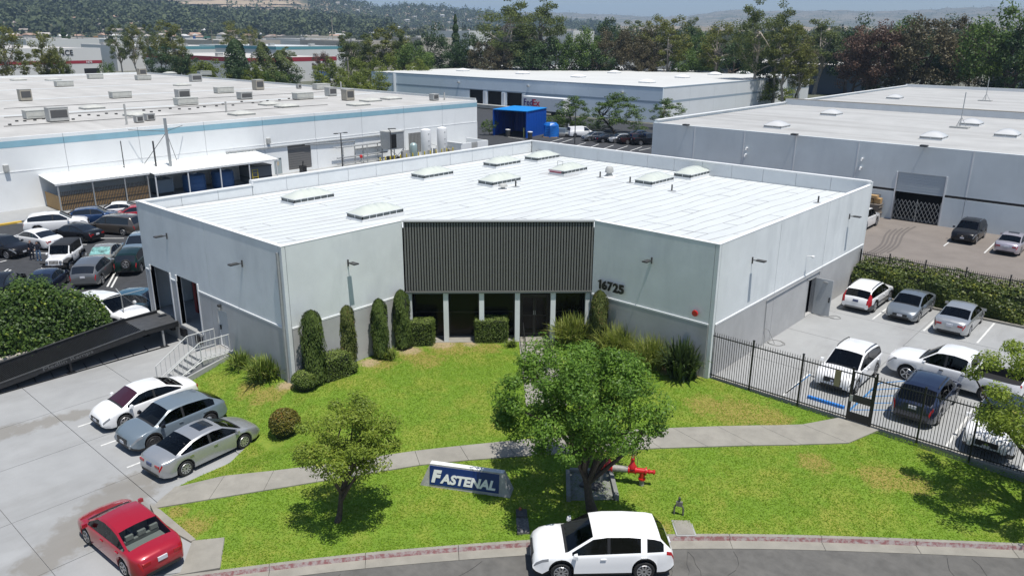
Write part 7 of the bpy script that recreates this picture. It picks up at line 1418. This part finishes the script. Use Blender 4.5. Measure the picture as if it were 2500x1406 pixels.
# houses on the slopes
hm = []
for k, (wc, rc) in enumerate([((.62,.60,.56),(.46,.42,.38)),((.58,.54,.48),(.36,.24,.18)),((.66,.65,.63),(.55,.54,.52)),((.50,.44,.36),(.28,.24,.21))]):
    mb = MB().box(-6,6,-4.5,4.5,-3,3.2); mb.i = 1; mb.add([(-6.6,-5,3.2),(6.6,-5,3.2),(6.6,5,3.2),(-6.6,5,3.2),(-6,0,5.6),(6,0,5.6)], [(0,1,5,4),(3,4,5,2),(0,4,3),(1,2,5)]); me = mb.mesh('hillside_house'); me.materials.append(mat('house_wall%d' % k, wc, .9)); me.materials.append(mat('house_roof%d' % k, rc, .9)); hm.append(me)
rh = random.Random(5); hn = ['cream house with grey-brown roof','tan house with red tile roof','white house with pale roof','beige house with dark roof']
for i in range(280):
    if i < 190: px, d, z_ = rh.uniform(-60,950), rh.uniform(900,1500), 'wooded hill on the left'
    else: px, d, z_ = rh.uniform(820,1500), rh.uniform(2000,2650), 'further hill beyond the plain'
    k = rh.randint(0,3); p = at_dist(px, d); o = obj('hillside_house', hm[k], None, loc=(p.x,p.y,hz(px,d)+4.0+(2 if d > 1900 else 0)), rz=rh.uniform(0,3.1)); s = rh.uniform(.55,1.0); o.scale = (s,s,s*.9); tag(o, hn[k]+' on the '+z_, 'house', 'houses on the '+z_)
for i, (px, c) in enumerate(zip((45,58,133,152,168,180,205,238,340,470,500,540,640,690), cols)):
    d = 980; p = at_dist(px, d); t = thing('shipping_container', wds[i]+' shipping container in the far row below the hillside', 'container', (p.x,p.y,z_at(px,93,d)-1.5), YAW+.1, 'far shipping containers'); m = mat('container_'+wds[i].replace('-','_').replace(' ','_'), c, .7); obj('container_box', MB().box(-6,6,-1.3,1.3,-6,3), m, t); obj('door_end', MB().box(6,6.1,-1.2,1.2,-2,2.8), LAMPM, t)
# utility poles
for i, (px, d, y) in enumerate([(187,620,58),(200,640,78),(258,700,60),(517,520,75),(625,600,72),(812,560,40),(1130,620,55),(1340,600,55),(940,300,142),(845,235,140)]):
    p = at_dist(px, d, LOW); h = z_at(px, y, d)-LOW; t = thing('utility_pole', ['tall thin','bare grey','slim wooden','leaning pale','dark wooden','lone tall','distant slim','far grey','short steel','white steel'][i]+' pole standing among the middle-distance roofs', 'pole', p); obj('pole', MB().tube([(0,0,0),(0,0,h)], .22, 6), BARKP if i % 2 else LAMPM, t); obj('cross_arm', MB().bar((-1.3,.6,h-.8),(1.3,-.6,h-.8), .18), LAMPM, t)
# ================================================================ trees in the middle distance
LE = leafmat('leaf_eucalyptus', (.05,.075,.024), (.17,.205,.06), .3, rough=.6, c3=(.20,.20,.08)); LEY = leafmat('leaf_euc_yellow', (.075,.095,.02), (.22,.225,.05), .3, c3=(.30,.24,.08)); LBR = leafmat('leaf_brown', (.055,.05,.028), (.16,.135,.07), .25, c3=(.20,.14,.08)); LRB = leafmat('leaf_redbrown', (.065,.042,.032), (.19,.115,.08), .25, c3=(.24,.13,.09)); LDK = leafmat('leaf_deepgreen', (.022,.05,.018), (.08,.13,.04), .25); LGR = leafmat('leaf_midgreen', (.04,.08,.018), (.14,.215,.04), .3, c3=(.22,.28,.06)); LYG = leafmat('leaf_limegreen', (.08,.115,.016), (.24,.28,.045), .3, c3=(.32,.34,.06))
PROTO = {}
def proto(kind, v):
    key = (kind, v)
    if key in PROTO: return PROTO[key]
    sd = hash(kind) % 97 + v*13 if False else sum(map(ord, kind))+v*13; r = np.random.default_rng(sd)
    S = dict(euc=(24,5.0,8.6,40,1.7,6000,.48,LE,BARKP,.42,.45), eucy=(24,5.0,8.6,42,1.7,6000,.48,LEY,BARKP,.42,.4), big=(26,6.0,9.6,52,1.8,7500,.48,LE,BARKP,.5,.5), round=(13,5.2,4.8,50,1.5,6000,.42,LGR,BARK,.35,.3), lime=(10,5.4,4.6,50,1.4,6000,.42,LYG,BARK,.3,.25), dark=(15,5.2,6.6,50,1.6,6000,.48,LDK,BARK,.4,.25), brown=(18,6.8,7.6,60,1.8,7500,.5,LBR,BARK,.45,.35), redb=(18,6.8,7.6,60,1.8,7500,.5,LRB,BARK,.45,.35), bush=(5,3.4,2.3,40,.85,2600,.3,LGR,BARK,.15,.3), leafy=(9,3.6,4.2,60,.8,5000,.30,LGR,BARK,.2,.35))
    if kind in S:
        h, rx, rzz, nc, cr, n, lf, lm, bk, tr, tt = S[kind]; q, u, k, c = crown_points(n, rx, rx, rzz, nc, cr, sd, .15); off = np.array([0,0,h-rzz]); q = q+off
        droop = np.array([0,0,.35 if kind not in ('brown','redb','euc','eucy','big') else .1]); V, F = leaves(q, u*.7+droop, lf, lf*.55); tint = np.clip(r.normal(.42,.2,n)+(r.random(nc)[k]-.5)*.45, 0, 1); cm = mesh_np('crown', V, F, lm, tint); mb = MB(); branchy(mb, (0,0,-.5), (r.normal()*.8,r.normal()*.8,h*(tt+.2)), tr, [tuple(x+off) for x in c], 16 if kind in ('euc','big','eucy') else 7, .4, sd); tm = mb.mesh('trunk'); tm.materials.append(bk); PROTO[key] = (cm, tm, h, 2*rx)
    else:
        n = 5000; h = 20 if kind == 'conifer' else 14; v_ = r.random(n)**.8; th = r.random(n)*2*np.pi
        if kind == 'conifer': rad = 3.6*(1-v_)**.8*(.45+.55*np.abs(np.sin(v_*h*1.25)))*(.35+.65*r.random(n)**.4)+.15; wd = 7.
        elif kind == 'pine': rad = 3.0*np.sin(np.pi*np.clip(v_*.8+.15,0,1))*(.3+.7*r.random(n)**.4)*(1+.35*np.sin(th*3+v_*14)); wd = 6.
        else: rad = 2.1*np.sqrt(np.clip(1-((v_-.4)/.6).clip(0)**2.2,0,1))*np.minimum(v_/.12+.3,1)*(.8+.25*r.random(n))*(1+.15*np.sin(th*3+v_*11)); wd = 4.2
        pos = np.stack([rad*np.cos(th), rad*np.sin(th), 1.+v_*(h-1)], 1); nr = np.stack([np.cos(th), np.sin(th), .5+0*th], 1); V, F = leaves(pos, nr, .5, .24); lm = LDK if kind != 'pine' else LE; cm = mesh_np('crown', V, F, lm, np.clip(r.normal(.42,.25,n), 0, 1)); tm = MB().tube([(0,0,-.5),(.1,0,h*.5),(0,0,h*.96)], [.35,.22,.05], 8).mesh('trunk'); tm.materials.append(BARK); PROTO[key] = (cm, tm, h, wd)
    return PROTO[key]
ADJ = dict(euc='loose grey-green eucalyptus', eucy='yellow-tinged eucalyptus', big='very tall open eucalyptus', round='round mid-green tree', lime='bright lime-green tree', dark='dense dark green tree', brown='brownish spreading tree', redb='red-brown spreading tree', bush='low green bush', leafy='leafy upright tree', conifer='pointed dark conifer', pine='sparse pine', column='narrow columnar evergreen')
ORD = ['first','second','third','fourth','fifth','sixth','seventh','eighth','ninth','tenth','eleventh','twelfth','thirteenth','fourteenth','fifteenth']
def belt(zone, group, items, zg=LOW):
    cnt = {}; tot = {}
    for it in items: tot[it[4]] = tot.get(it[4], 0)+1
    for i, (px, d, top, wpx, kind) in enumerate(sorted(items)):
        cm, tm, h, wd = proto(kind, i % 2); p = at_dist(px, d, zg); hh = max(z_at(px, top, d)-zg, 2.); dep = d*math.cos(math.atan((px-1250)/FPX))*1.02; w = wpx*dep/FPX; k = cnt.get(kind, 0); cnt[kind] = k+1
        lab = ADJ[kind]+' '+zone if tot[kind] == 1 else ADJ[kind]+', '+ORD[k]+' of its kind from the left '+zone
        t = thing('tree' if kind != 'bush' else 'bush', lab, 'tree' if kind != 'bush' else 'bush', p, random.uniform(0,6.2), group); t.scale = (w/wd*1.08, w/wd*1.08, hh/h); obj('crown', cm, None, t); obj('trunk', tm, None, t)
belt('behind the left warehouse roof', 'trees behind the left warehouse', [(8,228,68,80,'eucy'),(98,228,78,62,'eucy'),(137,231,112,40,'euc'),(118,228,130,42,'lime'),(288,320,56,44,'euc'),(325,320,62,44,'eucy'),(362,330,56,34,'euc'),(415,265,52,72,'eucy'),(432,258,100,45,'eucy'),(386,252,114,70,'dark'),(450,250,130,50,'dark'),(520,240,150,95,'lime'),(482,242,152,60,'lime'),(571,238,96,46,'column'),(590,234,150,60,'dark'),(680,236,124,75,'pine'),(700,232,172,50,'dark'),(636,244,104,50,'pine'),(612,231,158,55,'lime'),(660,231,170,60,'bush'),(800,228,146,78,'lime'),(565,430,54,50,'eucy'),(612,410,66,34,'eucy'),(155,600,70,40,'conifer'),(168,560,88,30,'conifer'),(250,250,150,40,'bush'),(780,300,125,40,'redb'),(700,330,112,30,'euc')])
belt('left of the delivery warehouse', 'trees left of the delivery warehouse', [(852,262,76,58,'euc'),(880,270,82,60,'euc'),(945,258,60,85,'eucy'),(905,262,78,60,'euc'),(975,256,72,45,'euc'),(1010,246,106,85,'round'),(1050,280,60,72,'dark'),(1112,268,36,42,'conifer'),(985,250,120,50,'eucy'),(868,240,146,75,'lime'),(938,236,136,70,'lime'),(895,205,172,85,'lime'),(860,200,188,80,'lime'),(1020,236,145,60,'lime')])
belt('behind the delivery warehouse roof', 'trees behind the delivery warehouse', [(1110,258,96,70,'dark'),(1150,256,80,75,'dark'),(1185,252,96,80,'brown'),(1238,246,-8,120,'big'),(1325,250,-6,95,'big'),(1285,246,70,90,'euc'),(1345,244,88,85,'dark'),(1215,243,110,80,'brown'),(1392,244,82,75,'round'),(1432,244,76,85,'round'),(1480,310,42,62,'dark'),(1500,248,70,90,'brown'),(1560,248,64,95,'brown'),(1603,248,42,65,'eucy'),(1640,243,40,80,'eucy'),(1690,280,62,80,'dark'),(1696,340,38,42,'euc'),(1722,258,90,75,'round'),(1762,243,58,90,'eucy'),(1802,238,96,80,'dark'),(1540,330,46,70,'euc'),(1460,243,110,80,'dark'),(1590,243,110,70,'brown'),(1305,243,100,80,'dark'),(1680,243,120,70,'round'),(1830,243,70,70,'dark'),(1260,300,60,80,'dark')])
belt('behind the right warehouse', 'trees behind the right warehouse', [(1850,205,-2,95,'big'),(1905,210,8,80,'big'),(1932,203,56,80,'eucy'),(1970,203,120,55,'eucy'),(1962,225,88,70,'brown'),(2005,270,42,95,'euc'),(2085,270,42,105,'dark'),(2140,222,48,120,'redb'),(2105,224,88,95,'redb'),(2205,275,40,95,'round'),(2265,221,34,145,'brown'),(2215,222,90,90,'brown'),(2340,235,46,90,'brown'),(2395,222,72,115,'brown'),(2445,206,24,150,'round'),(2500,202,62,110,'dark'),(2030,300,60,80,'euc'),(2160,232,110,90,'dark'),(2290,228,110,110,'dark'),(2470,214,110,90,'dark'),(2330,290,42,90,'dark'),(1885,212,110,60,'dark')])
def near_tree(px, by, top, wpx, kind, label, z=LOW):
    g_ = G(px, by, z); d = math.hypot(g_.x, g_.y); cm, tm, h, wd = proto(kind, 0); hh = z_at(px, top, d)-z; dep = d*math.cos(math.atan((px-1250)/FPX)); w = wpx*dep/FPX; t = thing('tree' if kind != 'bush' else 'bush', label, 'tree' if kind != 'bush' else 'bush', g_, px*.01); t.scale = (w/wd*1.08, w/wd*1.08, hh/h); obj('crown', cm, None, t); obj('trunk', tm, None, t)
near_tree(1398,322,238,85,'leafy','leafy young tree left of the far lamp post'); near_tree(1505,326,230,120,'leafy','broad leafy tree behind the far car row'); near_tree(1627,316,243,80,'leafy','small leafy tree at the corner of the delivery warehouse')
near_tree(1868,262,192,110,'lime','bright green shrubby tree beyond the corner of the right warehouse', LOW); near_tree(1055,236,188,50,'bush','tall loose bush against the delivery warehouse wall'); near_tree(935,226,190,45,'bush','round dark bush at the left end of the delivery warehouse')
for i, (px, by, top, w) in enumerate([(1355,322,282,60),(1385,322,292,60),(1440,320,300,50),(1470,322,305,45),(1560,325,308,50),(1195,330,292,40)]): near_tree(px, by, top, w, 'bush', ['dark bush left of the young tree','dark bush at the foot of the young tree','bush behind the white van','bush at the foot of the broad leafy tree','bush at the right end of the far row','dark bush left of the blue shelter'][i])
# ================================================================ air
hzm = bpy.data.materials.new('haze_air'); hzm.use_nodes = True; nt = hzm.node_tree; nt.nodes.clear(); pv = nt.nodes.new('ShaderNodeVolumePrincipled'); pv.inputs['Color'].default_value = (.50,.70,.97,1); pv.inputs['Density'].default_value = HAZE if 'HAZE' in globals() else 1.35e-4; pv.inputs['Anisotropy'].default_value = 0.
mo = nt.nodes.new('ShaderNodeOutputMaterial'); nt.links.new(pv.outputs[0], mo.inputs['Volume'])
hb = obj('haze', MB().box(-9100, 6100, -3100, 9600, -4, 420), hzm); tag(hb, 'thin blue summer haze over the whole valley', 'haze', kind='stuff')
